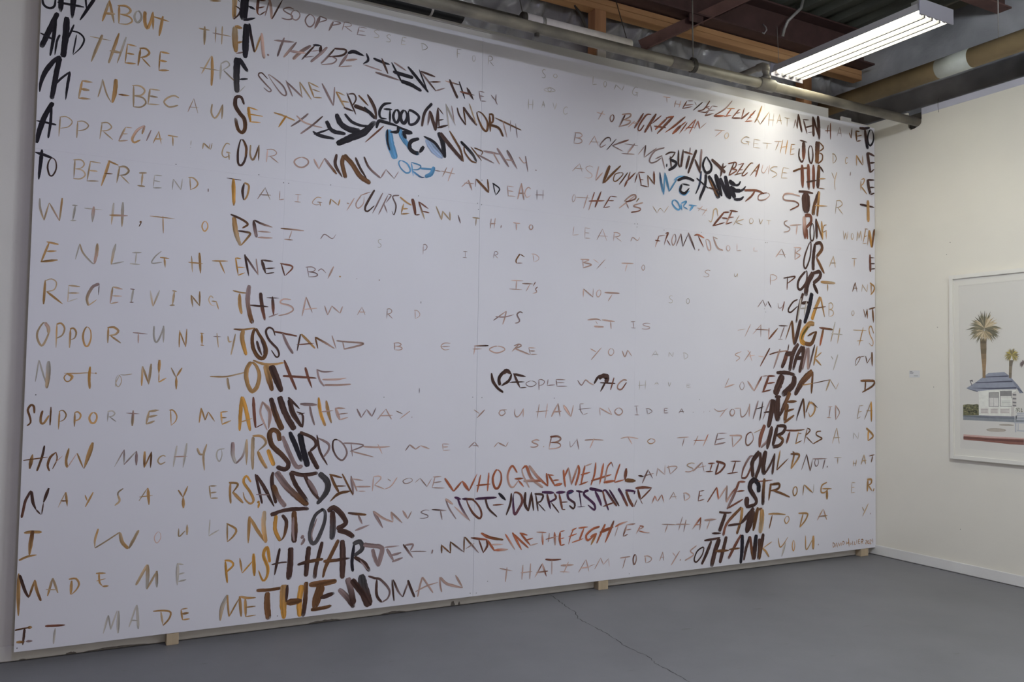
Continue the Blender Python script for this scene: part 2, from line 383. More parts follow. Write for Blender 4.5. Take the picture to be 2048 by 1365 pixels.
# ------------------------------------------------------------------ lamps
def lamp(x, y, z, label, tint, strength, name='fluorescent_lamp', wires=True):
    L = 1.23; Wd = .325
    bare = name == 'batten_lamp'
    r = empty(name, (x, y, z), label, 'ceiling light')
    def B(n, a, m, bev=.0): return bxo(n, (x+a[0], x+a[1], y+a[2], y+a[3], z+a[4], z+a[5]), m, r, bev)
    if bare:
        B('batten', (-.05, .05, -L, 0, .05, .11), M_lamp, .004)
        em = emat('lamp tube glow', tint, strength)
        for tx in (-.04, .04):
            tubeo('tube', [(x+tx, y-.03, z+.01), (x+tx, y-L+.03, z+.01)], .019, em, r, 14)
        for y0 in (-.03, -L): B('socket', (-.065, .065, y0, y0+.03, -.015, .06), M_lamp)
        tubeo('hanger_wire', [(x, y-.1, z+.11), (x, y-.1, 4.40)], .002, M_galv, r, 6)
        tubeo('hanger_wire', [(x, y-L+.1, z+.11), (x, y-L+.1, 4.40)], .002, M_galv, r, 6)
        return r
    # reflector tray with sloping sides, open below
    bm = bmesh.new(); poly = [(-Wd/2, 0), (-Wd/2+.003, 0), (-Wd/2+.03, .048), (Wd/2-.03, .048), (Wd/2-.003, 0), (Wd/2, 0), (Wd/2-.025, .06), (-Wd/2+.025, .06)]
    prism(bm, poly, 'y', 0, -L); obj('reflector', bm, M_lamp, r)
    B('ballast_cover', (-.06, .06, -L+.05, -.05, .06, .095), M_lamp, .004)
    for y0 in (-.006, -L-.002):
        B('end_plate', (-Wd/2-.002, Wd/2+.002, y0, y0+.008, -.022, .075), M_lampend)
    em = emat('lamp tube glow', tint, strength)
    for k in range(4):
        tx = -.111+.074*k
        t = tubeo('tube', [(x+tx, y-.035, z+.016), (x+tx, y-L+.035, z+.016)], .023, em, r, 14)
        for ya, yb_ in ((-.008, -.034), (-L+.034, -L+.008)):
            B('socket', (tx-.014, tx+.014, min(ya, yb_), max(ya, yb_), -.008, .046), M_lamp)
    for k in range(1, 4):
        B('divider', (-.156+.074*k, -.140+.074*k, -L+.03, -.03, -.021, .045), M_fin)
    if wires:
        tubeo('hanger_wire', [(x-.10, y-.02, z+.07), (x-.08, y+.02, 4.103)] if y > -.5 else [(x, y-.1, z+.09), (x, y-.1, 4.40)], .002, M_galv, r, 6)
        tubeo('hanger_wire', [(x-.03, y-L+.1, z+.09), (x, y-L+.1, 4.40)], .002, M_galv, r, 6)
        tubeo('hanger_wire', [(x+.03, y-L+.1, z+.09), (x, y-L+.1, 4.40)], .002, M_galv, r, 6)
    return r
ln = lamp(4.90, -.19, 3.725, 'four tube fluorescent lamp glowing under the roof deck near the right wall', (1.0, .96, .74), TUBE_NEAR)
tubeo('hook', [(4.835, -.012, 4.18), (4.835, -.04, 4.15), (4.83, -.055, 4.12), (4.82, -.04, 4.095), (4.81, -.03, 4.105)], .006, M_galv, ln, 8)
bxo('bracket', (4.82, 4.98, -1.36, -1.30, 3.80, 3.835), M_galv, ln)
for x, y, z, tint, k, lab in ((.6, -2.6, 3.60, (.58, .60, .92), 1.05, 'bare twin tube lamp behind the viewer over the left half of the room'),
                        (3.3, -2.6, 3.60, (.94, 1.0, 1.02), 2.4, 'bare twin tube lamp over the middle of the room, nearest the mural'),
                        (3.3, -4.5, 3.60, (.94, 1.0, 1.02), 1.1, 'bare twin tube lamp over the middle of the room, furthest from the mural')):
    lamp(x, y, z, lab, tint, TUBE_ROOM*k, 'batten_lamp')

# ------------------------------------------------------------------ mural
H0, H1, MW = .062, 3.573, 6.129
mu = empty('mural', (MW/2, .03, 0), 'huge white panelled mural covered in brush-painted brown, black and blue capital lettering', 'mural')
xs = [0, 1.2167, 2.4334, 3.6502, 4.867, MW]; zsm = 2.502
for i in range(5):
    g0 = 0 if i == 0 else (.0007 if i == 2 else .00018); g1 = 0 if i == 4 else (.0007 if i == 1 else .00018)
    for z0, z1 in ((H0, zsm-.00016), (zsm+.00016, H1)):
        bxo('panel_sheet', (xs[i]+g0, xs[i+1]-g1, 0, .012, z0, z1), M_panel, mu)
for x0 in (.04, 1.19, 2.40, 3.62, 4.84, 6.04): bxo('batten', (x0, x0+.06, .0125, .057, H0+.02, H1-.02), M_pine, mu)
for x0, x1 in ((.679, .739), (3.368, 3.447), (5.95, 6.04)):
    bxo('support_block', (x0, x1, .002, .056, 0, H0), M_pine, mu, .002)

PAL = dict(k=(28, 26, 36), d=(58, 56, 64), n=(58, 42, 42), m=(86, 60, 44), s=(88, 56, 50), r=(128, 74, 58), o=(136, 106, 76), y=(150, 110, 58),
           t=(138, 120, 106), p=(142, 120, 122), v=(112, 96, 104), g=(138, 134, 140), u=(56, 34, 62), e=(40, 52, 84), B=(70, 114, 160), l=(124, 140, 178), q=(66, 56, 24), j=(132, 96, 66))
WHITE = srgb(170, 171, 184)
PALL = {k: tuple(min(.82, a/b*.80) for a, b in zip(srgb(*v), WHITE)) for k, v in PAL.items()}

STROKES = """
r1|12 k 0,3266 11,3224 35,3212 57,3227 62,3280;24 k 86,3312 85,3203;24 k 141,3325 137,3183;13 k 70,3250 188,3252;10 k 191,3322 199,3244;15 k 239,3317 172,3181;13 o/t 273,3198 302,3311;13 o/t 302,3314 327,3201;13 o/t 279,3241 330,3248;11 o/t 348,3299 349,3204;11 o/t 340,3295 381,3301 402,3283 384,3259 348,3253;8 o/t 352,3253 397,3249 411,3229 388,3208 349,3202;12 g 437,3289 424,3274 421,3252 430,3230 442,3231 454,3254 450,3278 437,3290;16 o 470,3294 471,3239 483,3208 496,3236 508,3298;11 o 508,3301 512,3206;9 o 514,3275 588,3266;14 o 557,3288 542,3179;7 t 736,3263 792,3264;12 t 768,3277 767,3178;8 o 787,3425 845,3437
r2|23 t/o 917,3512 915,3352;9 n 921,3496 942,3454;9 n 921,3428 943,3417 947,3404 936,3378 914,3351;42 k 972,3525 964,3356;15 k 989,3443 1028,3431;14 k 966,3357 1029,3384;15 n/s 1043,3513 1039,3454 1039,3416 1052,3406;7 n/s 1039,3442 1077,3459;7 n/s 1052,3405 1083,3434;9 n/s 1044,3489 1082,3494;7 v 1080,3406 1105,3513;16 p 1099,3515 1110,3470 1118,3397;9 n 1119,3398 1150,3468 1174,3521;8 v 1238,3482 1211,3486 1180,3468 1194,3455 1230,3442 1226,3422 1199,3414 1171,3416;7 v 1249,3478 1229,3463 1225,3442 1237,3424 1257,3424 1273,3447 1270,3467 1249,3478;8 v 1333,3474 1312,3453 1305,3427 1321,3402 1340,3404 1358,3432 1355,3460 1332,3472;18 v 1390,3476 1360,3396;7 v 1390,3475 1428,3464 1372,3432;13 v 1467,3461 1442,3401;7 v 1467,3465 1511,3461 1453,3433;5 v 1533,3472 1520,3420;4 v 1527,3470 1557,3475 1577,3464 1559,3452 1529,3446;5 v 1539,3446 1580,3425;5 v 1622,3463 1612,3415;4 v 1620,3463 1670,3465;5 v 1618,3440 1657,3443;5 v 1609,3415 1664,3420;4 g 1748,3467 1733,3469 1716,3459 1724,3448 1743,3438 1741,3426 1726,3421 1712,3421;4 g 1819,3453 1807,3457 1794,3446 1800,3437 1815,3427 1814,3415 1801,3411 1790,3412;4 g 1894,3459 1885,3413;4 g 1893,3460 1920,3460;4 g 1889,3438 1912,3438;4 g 1885,3413 1914,3417;3 g 2019,3445 2022,3407;4 g 2012,3446 2035,3446 2055,3432 2047,3418 2022,3406;5 g 2256,3461 2257,3404;3 g 2255,3461 2286,3462;4 g 2253,3433 2279,3434;3 g 2371,3444 2363,3434 2362,3420 2367,3406 2375,3407 2382,3421 2380,3437 2372,3443;4 g 2476,3461 2473,3400;5 g 2474,3459 2492,3463 2505,3450 2495,3436 2476,3430;4 g 2482,3430 2512,3403;5 g 2898,3450 2886,3453 2873,3441 2879,3428 2894,3416 2893,3401 2881,3396 2869,3397;5 g 2973,3439 2962,3432 2958,3422 2966,3414 2977,3414 2987,3424 2984,3434 2973,3439;6 g 3274,3481 3271,3422;4 g 3270,3422 3306,3431;5 g 3373,3466 3365,3456 3362,3440 3368,3425 3375,3425 3384,3441 3382,3459 3373,3466;6 g 3465,3458 3449,3420;5 g 3462,3458 3518,3426;4 g 3516,3425 3536,3467;4 g 3652,3468 3632,3471 3611,3446 3606,3423 3623,3412 3641,3418;5 g 3629,3434 3659,3433;5 g 3644,3433 3647,3405;6 p 3908,3448 3913,3407;6 p 3875,3447 3908,3447 3942,3450;8 p 3995,3440 3978,3387;8 p 4040,3445 4021,3391;6 p 3976,3412 4041,3417;10 s 4097,3454 4053,3389;6 s 4097,3454 4156,3464;6 s 4067,3415 4155,3437;7 s 4053,3389 4147,3421;6 v 4166,3461 4186,3434;9 n 4245,3471 4152,3392;10 s 4313,3492 4257,3421 4196,3395;7 s 4310,3450 4268,3434;8 s 4268,3434 4305,3430 4274,3399 4196,3394;10 v 4334,3456 4267,3373;9 v 4334,3457 4389,3460;6 v 4304,3417 4366,3432;11 s/v 4265,3371 4351,3405;11 v/s 4533,3531 4460,3456 4353,3387;16 s/r 4351,3384 4460,3404;8 o/r 4481,3462 4558,3475;11 r 4522,3466 4471,3404;8 r 4452,3397 4523,3418;10 s 4604,3477 4530,3399;6 s 4586,3467 4617,3478;6 s 4569,3440 4610,3453;12 s 4527,3398 4628,3414;11 s 4655,3494 4624,3406;14 s 4624,3406 4705,3471;11 s 4770,3497 4672,3398;9 r 4716,3454 4760,3472;6 r 4696,3423 4729,3437;10 r 4660,3393 4736,3410;14 o/m 4837,3544 4792,3448 4760,3401;6 t 4784,3440 4819,3398;9 m/t 4819,3397 4914,3511;5 t 4919,3500 4903,3398;4 t 4963,3506 4947,3402;5 t 4900,3445 4967,3454;5 t 4992,3429 5023,3509;6 t 5022,3511 5044,3432;5 t 4999,3457 5048,3463;5 t 5105,3493 5104,3424;4 t 5075,3494 5105,3491 5133,3495;7 v/n 5196,3501 5177,3424;8 v/n 5196,3496 5216,3424;12 n 5216,3424 5225,3545;22 n 5227,3545 5268,3404;17 n 5285,3506 5326,3402;9 n 5276,3509 5347,3517;14 n 5307,3450 5388,3477;6 n 5335,3414 5386,3426;27 n 5393,3553 5399,3390;22 n 5393,3549 5459,3396;32 n 5450,3567 5462,3425 5461,3374;11 s 5567,3511 5556,3439;13 s 5593,3532 5593,3396;9 s 5529,3458 5604,3469;5 v 5671,3435 5702,3515;7 v 5703,3516 5724,3436;4 v 5678,3462 5726,3468;11 m 5815,3486 5838,3443;11 m 5849,3531 5839,3443;21 m 5897,3515 5906,3428;11 m 5897,3514 5944,3516;9 m 5906,3470 5969,3490;9 m 5906,3428 5957,3442;22 n/k 5939,3545 6006,3552 6069,3569;32 n/k 6008,3543 6017,3485 6040,3381;18 k 6074,3552 6042,3489 6054,3427 6081,3421 6114,3473 6105,3535 6074,3552
r3|25 k 73,3197 39,3099 8,3007;17 k 65,3193 60,3077 48,2973;12 k 1,3079 63,3056;11 k 87,3088 75,3054 68,2981;28 k 114,3185 112,3088 104,2977;10 k 147,3153 113,3049;9 k 133,3119 170,3115 194,3090 182,3045 147,2997;7 k 160,3104 147,3001;5 t 220,3108 317,3106;14 t 276,3128 247,3037 230,2979;14 o/t 352,3153 335,3087 309,2987;10 g/t 386,3140 348,2995;14 t 312,3053 364,3053;6 o 393,3102 385,3005;8 o 391,3104 437,3101;10 o 389,3056 426,3057;10 o 384,3004 435,3009;11 o 455,3093 446,3001;11 o 450,3094 480,3098 498,3079 481,3057 455,3046;8 o 462,3047 505,3006;7 o 550,3095 547,2998;10 o 550,3096 595,3095;12 o 548,3049 585,3050;10 o 546,2996 596,3005;6 t 742,3260 791,3263;12 t 766,3279 766,3179;6 t 823,3290 822,3201;7 t 856,3299 856,3199;6 v/t 807,3252 902,3253;30 t/o 922,3311 925,3233 932,3170;19 o 921,3314 961,3312;11 o 935,3224 963,3236;9 v 932,3164 975,3181;35 k 982,3340 981,3233 981,3148;16 k/n 997,3346 1010,3274 1029,3190;10 o 1032,3191 1066,3306;18 p 1065,3307 1074,3218 1083,3166;13 v 1104,3196 1104,3184;12 v 1133,3280 1246,3293;12 v 1190,3307 1173,3256 1155,3192;14 v/p 1259,3296 1189,3194;19 v/p 1341,3293 1283,3243 1241,3193;14 v/p 1220,3236 1312,3243;11 n 1365,3300 1290,3200;13 k 1352,3299 1400,3305;5 v 1341,3260 1389,3274;5 v 1295,3215 1361,3235;17 n 1400,3305 1394,3260;16 v 1436,3304 1395,3254 1342,3198;12 n/v 1479,3302 1437,3244 1401,3200;12 n 1477,3304 1546,3309 1528,3275 1443,3248;8 v 1461,3254 1492,3243 1468,3214 1402,3194;15 v 1558,3288 1507,3203;21 k 1557,3291 1594,3309 1658,3296;15 p 1546,3247 1615,3268;7 p 1504,3202 1584,3222;14 k 1670,3315 1682,3276 1651,3247;9 v 1651,3244 1767,3228;17 k 1713,3293 1765,3282 1816,3276;15 n 1765,3304 1806,3218;13 v 1728,3212 1883,3192;14 k 1827,3291 1898,3178;11 v 1842,3294 1922,3258;22 k 1837,3237 1889,3231 1968,3224;22 k 1890,3189 1956,3178 2023,3152;20 k 1931,3286 2002,3218 2068,3152;10 k 2005,3282 2065,3152;12 v/n 2014,3271 2118,3169;14 n 2014,3273 2111,3257;11 n/s 2076,3218 2148,3232;9 v 2111,3168 2179,3199;11 p/n 2178,3244 2276,3237;18 n 2207,3259 2235,3203 2265,3149;10 k 2272,3258 2315,3155;18 n 2326,3229 2374,3159;13 s/n 2280,3195 2381,3189;7 v 2412,3221 2424,3160;5 v 2411,3221 2449,3221;7 v 2417,3193 2448,3193;5 v 2423,3161 2464,3165;7 v 2497,3213 2530,3180;7 v 2533,3223 2532,3181 2545,3157;4 g 2885,3317 2922,3336 2947,3338 2973,3325 2924,3309 2886,3317;4 g 2930,3336 2919,3330 2916,3322 2923,3313 2933,3314 2942,3323 2940,3332 2930,3336;5 g 2772,3233 2772,3165;4 g 2804,3237 2803,3168;4 g 2763,3198 2811,3203;3 g 2871,3197 2884,3241;5 g 2883,3242 2894,3198;4 g 2874,3213 2896,3216;4 g 2956,3242 2972,3198;5 g 2986,3244 2972,3199;4 g 3075,3226 3061,3232 3045,3219 3038,3198 3048,3181 3061,3183 3072,3193;5 p 3305,3236 3339,3234 3376,3232;6 p 3360,3257 3341,3225 3320,3188;9 p/s 3437,3241 3423,3228 3418,3211 3424,3194 3435,3194 3448,3213 3449,3233 3437,3242;11 s/p 3547,3264 3494,3163;11 p 3516,3256 3586,3273 3587,3252 3528,3217;11 p 3540,3221 3588,3222 3567,3196 3488,3165;15 s 3704,3297 3624,3176;7 p 3628,3228 3568,3174;7 p 3608,3208 3662,3223;13 s 3771,3299 3729,3288 3675,3219 3656,3174 3675,3169 3710,3214;18 s 3816,3311 3757,3227 3713,3159;11 s 3862,3306 3771,3229;8 s 3765,3228 3778,3175;18 s 3975,3321 3932,3278 3823,3167;14 s/r 3903,3295 3975,3319;15 s/r 3912,3294 3806,3194;13 s 3797,3219 3904,3224;15 s/r 4081,3334 3982,3251 3894,3187;21 s/r 4041,3262 3961,3187;10 s/r 4032,3254 4086,3298;10 s/r 4099,3293 4025,3200;8 r 4179,3330 4069,3224;8 r 4179,3328 4118,3214;6 r 4083,3250 4165,3269;7 r 4201,3324 4164,3256;10 r 4201,3322 4217,3268;6 p 4217,3268 4282,3323;6 p 4359,3280 4459,3291;7 p 4436,3289 4364,3229;5 t 4484,3279 4466,3267 4458,3250 4465,3235 4478,3235 4495,3252 4496,3270 4483,3279;5 t 4708,3275 4671,3277 4635,3253 4625,3232 4653,3222 4689,3228;5 t 4668,3243 4718,3242;5 t 4695,3242 4699,3216;4 t 4756,3270 4748,3206;5 t 4753,3271 4820,3271;3 t 4751,3239 4805,3241;4 t 4747,3206 4821,3211;4 t 4842,3255 4942,3266;6 t 4893,3258 4887,3213;5 p/t 4966,3286 5051,3299;8 p/t 5017,3291 4978,3217;7 o 5059,3313 5029,3200;10 o 5110,3317 5085,3201;5 o 5033,3249 5110,3267;10 o 5151,3292 5139,3206;6 o 5147,3288 5194,3295;5 o 5147,3251 5186,3259;5 o 5139,3206 5184,3219;12 n 5242,3337 5326,3333;39 n/s 5286,3328 5288,3259 5284,3186;17 n 5239,3271 5234,3207 5263,3165 5286,3186;15 n 5361,3310 5342,3273 5351,3192 5375,3172 5391,3230 5384,3292 5361,3310;45 n/m 5445,3357 5439,3268 5436,3176;13 m 5457,3359 5511,3317 5450,3270;13 m 5450,3269 5498,3256 5495,3213 5448,3177;7 t 5622,3278 5622,3204;8 t 5613,3280 5640,3279 5660,3253 5650,3225 5622,3203;7 t 5796,3268 5785,3275 5773,3262 5767,3241 5774,3224 5784,3226 5795,3236;10 o 5901,3309 5905,3224;14 o 5901,3309 5976,3237;11 o 5981,3240 5976,3320;32 n 6036,3353 6053,3271 6072,3186;19 n 6036,3353 6133,3334;17 n 6063,3266 6127,3281;14 n 6074,3187 6121,3223
r4|20 k 94,2979 63,2948 31,2890 14,2835 9,2784;23 k 90,2974 75,2867 62,2757;12 k 71,2830 101,2870 138,2911;13 k 137,2908 128,2830 123,2764;11 o/t 193,2875 180,2782;11 o/t 192,2874 240,2875;13 o/t 188,2832 227,2832;11 o/t 179,2783 234,2788;7 g/t 285,2901 279,2858 266,2803;8 t 285,2896 306,2826 328,2787;19 o 346,2912 343,2843 333,2786;10 m/o 360,2835 411,2836;9 t 429,2896 432,2782;9 t 422,2893 461,2896 483,2876 467,2849 432,2842;9 t 434,2841 475,2837 490,2812 467,2787 430,2782;10 t 507,2889 500,2807;7 t 506,2889 556,2891;10 t 503,2852 546,2852;7 t 497,2808 556,2814;9 t 649,2867 624,2875 593,2857 577,2832 597,2812 620,2815 646,2827;5 p/t 695,2799 723,2876;4 p/t 723,2877 746,2801;3 p/t 700,2827 749,2832;8 t 758,3019 805,3126;15 o 808,3124 812,3040 810,2962;6 t 749,3050 849,3053;11 g 856,3094 853,3005;8 g 856,3093 884,3111 899,3091 862,3055;9 g/t 871,3057 936,3004;32 k/d 940,3142 938,3041 943,2948;24 k 949,3141 974,3105 997,3074;11 k 953,3024 998,3035;4 g 954,2952 985,2992;8 n/v 1105,3055 1072,3083 1055,3066 1095,3024 1126,2996 1113,2984 1085,3002;9 v 1112,3071 1122,3076 1185,3036 1210,2993 1199,2978 1169,2998 1112,3071;10 v 1205,3066 1245,2981;11 v 1208,3060 1302,2985;7 t 1282,3071 1299,2984;9 t 1283,3071 1352,2982;11 t/o 1332,3079 1367,2996;8 t/o 1332,3079 1395,3059;7 t/o 1354,3043 1402,3034;7 t/o 1366,2997 1413,3002;13 v 1411,3086 1480,2968;8 v 1485,3079 1481,2970;12 o/t 1494,3053 1548,2968;9 o/t 1497,3053 1546,3040;9 o/t 1523,3003 1572,3004;13 n 1542,2968 1600,2956;11 n 1557,3058 1615,2940;9 n 1565,3051 1600,3058 1614,3029 1591,2983;24 n 1603,2990 1690,2969 1742,2930;12 m 1629,3056 1689,3004;20 n 1682,3071 1727,3000 1742,2931;15 k 1665,2994 1728,2932;17 k 1832,3045 1784,3027 1759,2981 1768,2945 1806,2944;14 k 1784,3000 1837,3006;14 k 1824,3000 1825,2926;16 k 1865,3011 1850,2988 1846,2963 1857,2935 1871,2934 1884,2964 1881,2996 1865,3010;20 k 1913,3015 1896,2993 1892,2967 1903,2940 1920,2939 1933,2970 1930,2999 1913,3014;16 k 1943,3017 1973,3017 2010,2990 1988,2948 1950,2934 1944,2974 1943,3017;18 k/n 2094,3088 2047,3023 2030,2934;15 v 2081,3041 2069,2947;20 n 2081,3037 2102,2981 2121,2921;15 n 2123,2926 2134,3069;10 n 2135,3063 2144,2942;7 n 2135,3068 2171,3031;8 n 2136,2989 2175,3002;14 n 2131,2941 2205,2971;8 g 2186,3103 2210,2953;12 g 2186,3097 2254,2977;8 v 2225,3096 2246,2990;12 n 2262,3091 2280,3042 2324,2990;11 m 2304,3101 2325,2990;18 n 2304,3101 2351,3048 2401,3000;10 t 2346,3130 2396,3005;15 m 2400,3085 2416,3032 2447,2983 2472,2979 2474,3035 2436,3082 2402,3085;17 m 2489,3084 2497,2975;14 m 2484,3086 2511,3086 2512,3041 2483,3023;19 m 2481,3019 2555,3008 2590,2957;11 m 2529,3070 2721,3020;7 p 2585,3060 2617,2957;6 v 2640,3072 2641,2998;6 v 2678,3057 2692,2966;7 p 3140,3071 3125,2998;6 p 3130,3068 3174,3072 3191,3058 3172,3041 3133,3035;6 p 3137,3035 3179,3033 3190,3016 3164,3000 3124,2997;5 p 3246,3002 3292,3071;5 p 3289,3071 3324,3005;4 p 3256,3025 3330,3033;9 n/v 3424,3052 3417,3076 3384,3068 3339,3019 3344,3000 3384,3024;7 n 3472,3077 3391,2987;12 s/v 3579,3087 3502,3054 3436,3024;8 v 3438,3025 3533,2998;5 v 3542,3054 3657,3057;12 v/p 3630,3068 3569,2992;7 v/p 3517,2982 3627,2992;6 v/p 3721,3067 3658,2994;13 n/v 3725,3071 3711,2982;8 v 3713,2982 3822,3065;12 v 3892,3078 3807,3042 3760,2975 3772,2952 3815,2965 3864,3000;11 v 3809,2984 3872,3018;10 v 3868,3017 3897,2923;13 k 3915,2966 3912,2940;12 n 3899,3027 3941,3050 3992,3059;10 n 3991,3058 3963,3021 3929,2999;13 n 3943,3023 3956,2940;22 k 3943,3000 3999,2985 3985,2954 3929,2918;17 n 4021,3080 4020,2983 4036,2954;19 n 4043,2958 4056,3034 4064,3092;14 n/s 4064,3075 4152,3067;7 n/s 4129,3113 4123,3059;20 n 4121,3053 4090,2949;23 n 4188,3105 4152,3024 4109,2920;20 n 4173,3033 4227,2935;18 v/n 4236,3117 4219,2941;21 k 4278,3064 4249,3003 4277,2950 4321,2965 4331,3009 4299,3051 4276,3064;27 n 4331,3055 4390,3022 4466,2973;18 n 4445,3042 4420,2937;13 n 4476,3028 4413,2983;12 n/s 4557,3069 4501,2957;11 s 4493,3045 4571,3065 4565,3029 4524,3011;11 s 4526,3011 4580,3006 4503,2957;11 s 4651,3070 4571,2970;6 s 4594,3051 4651,3070;6 s 4596,3009 4643,3021;9 m 4557,2968 4644,2997;11 m/s 4747,3084 4713,3073 4636,2984 4652,2975 4691,3004;10 m 4812,3089 4714,2981;15 s 4812,3089 4772,2981;6 m 4747,3023 4796,3032;6 p 4847,3085 4835,3034 4861,3026 4902,3081;7 p 4918,3092 4902,3018;6 t 5001,3090 4960,3085 4926,3059 4983,3042 4991,3024 4942,2997;8 t 5064,3094 5042,3010;4 t 5061,3093 5126,3093;5 t 5052,3053 5104,3055;5 t 5040,3008 5109,3015;15 m 5169,3076 5255,3110 5344,3128;35 s 5269,3143 5277,2957;33 s 5339,3159 5344,2951;31 s 5397,3161 5400,2964;16 n 5318,3011 5432,3039;35 m/n 5459,3169 5446,2976;17 n 5471,3158 5516,3112;10 o 5459,3055 5534,3065;8 m 5450,2980 5525,2980;8 t 5607,3125 5640,3075;8 t 5665,3136 5640,3052 5647,2985;9 v 5831,3162 5823,3124;10 o 5956,3106 5952,3020;10 o 5958,3113 5996,3124 5990,3091 5958,3060;12 o 5958,3056 6029,2999;32 n 6039,3123 6052,3059 6073,3002;16 n 6035,3121 6121,3130;13 n 6062,3060 6122,3067;14 n 6073,3000 6122,3019
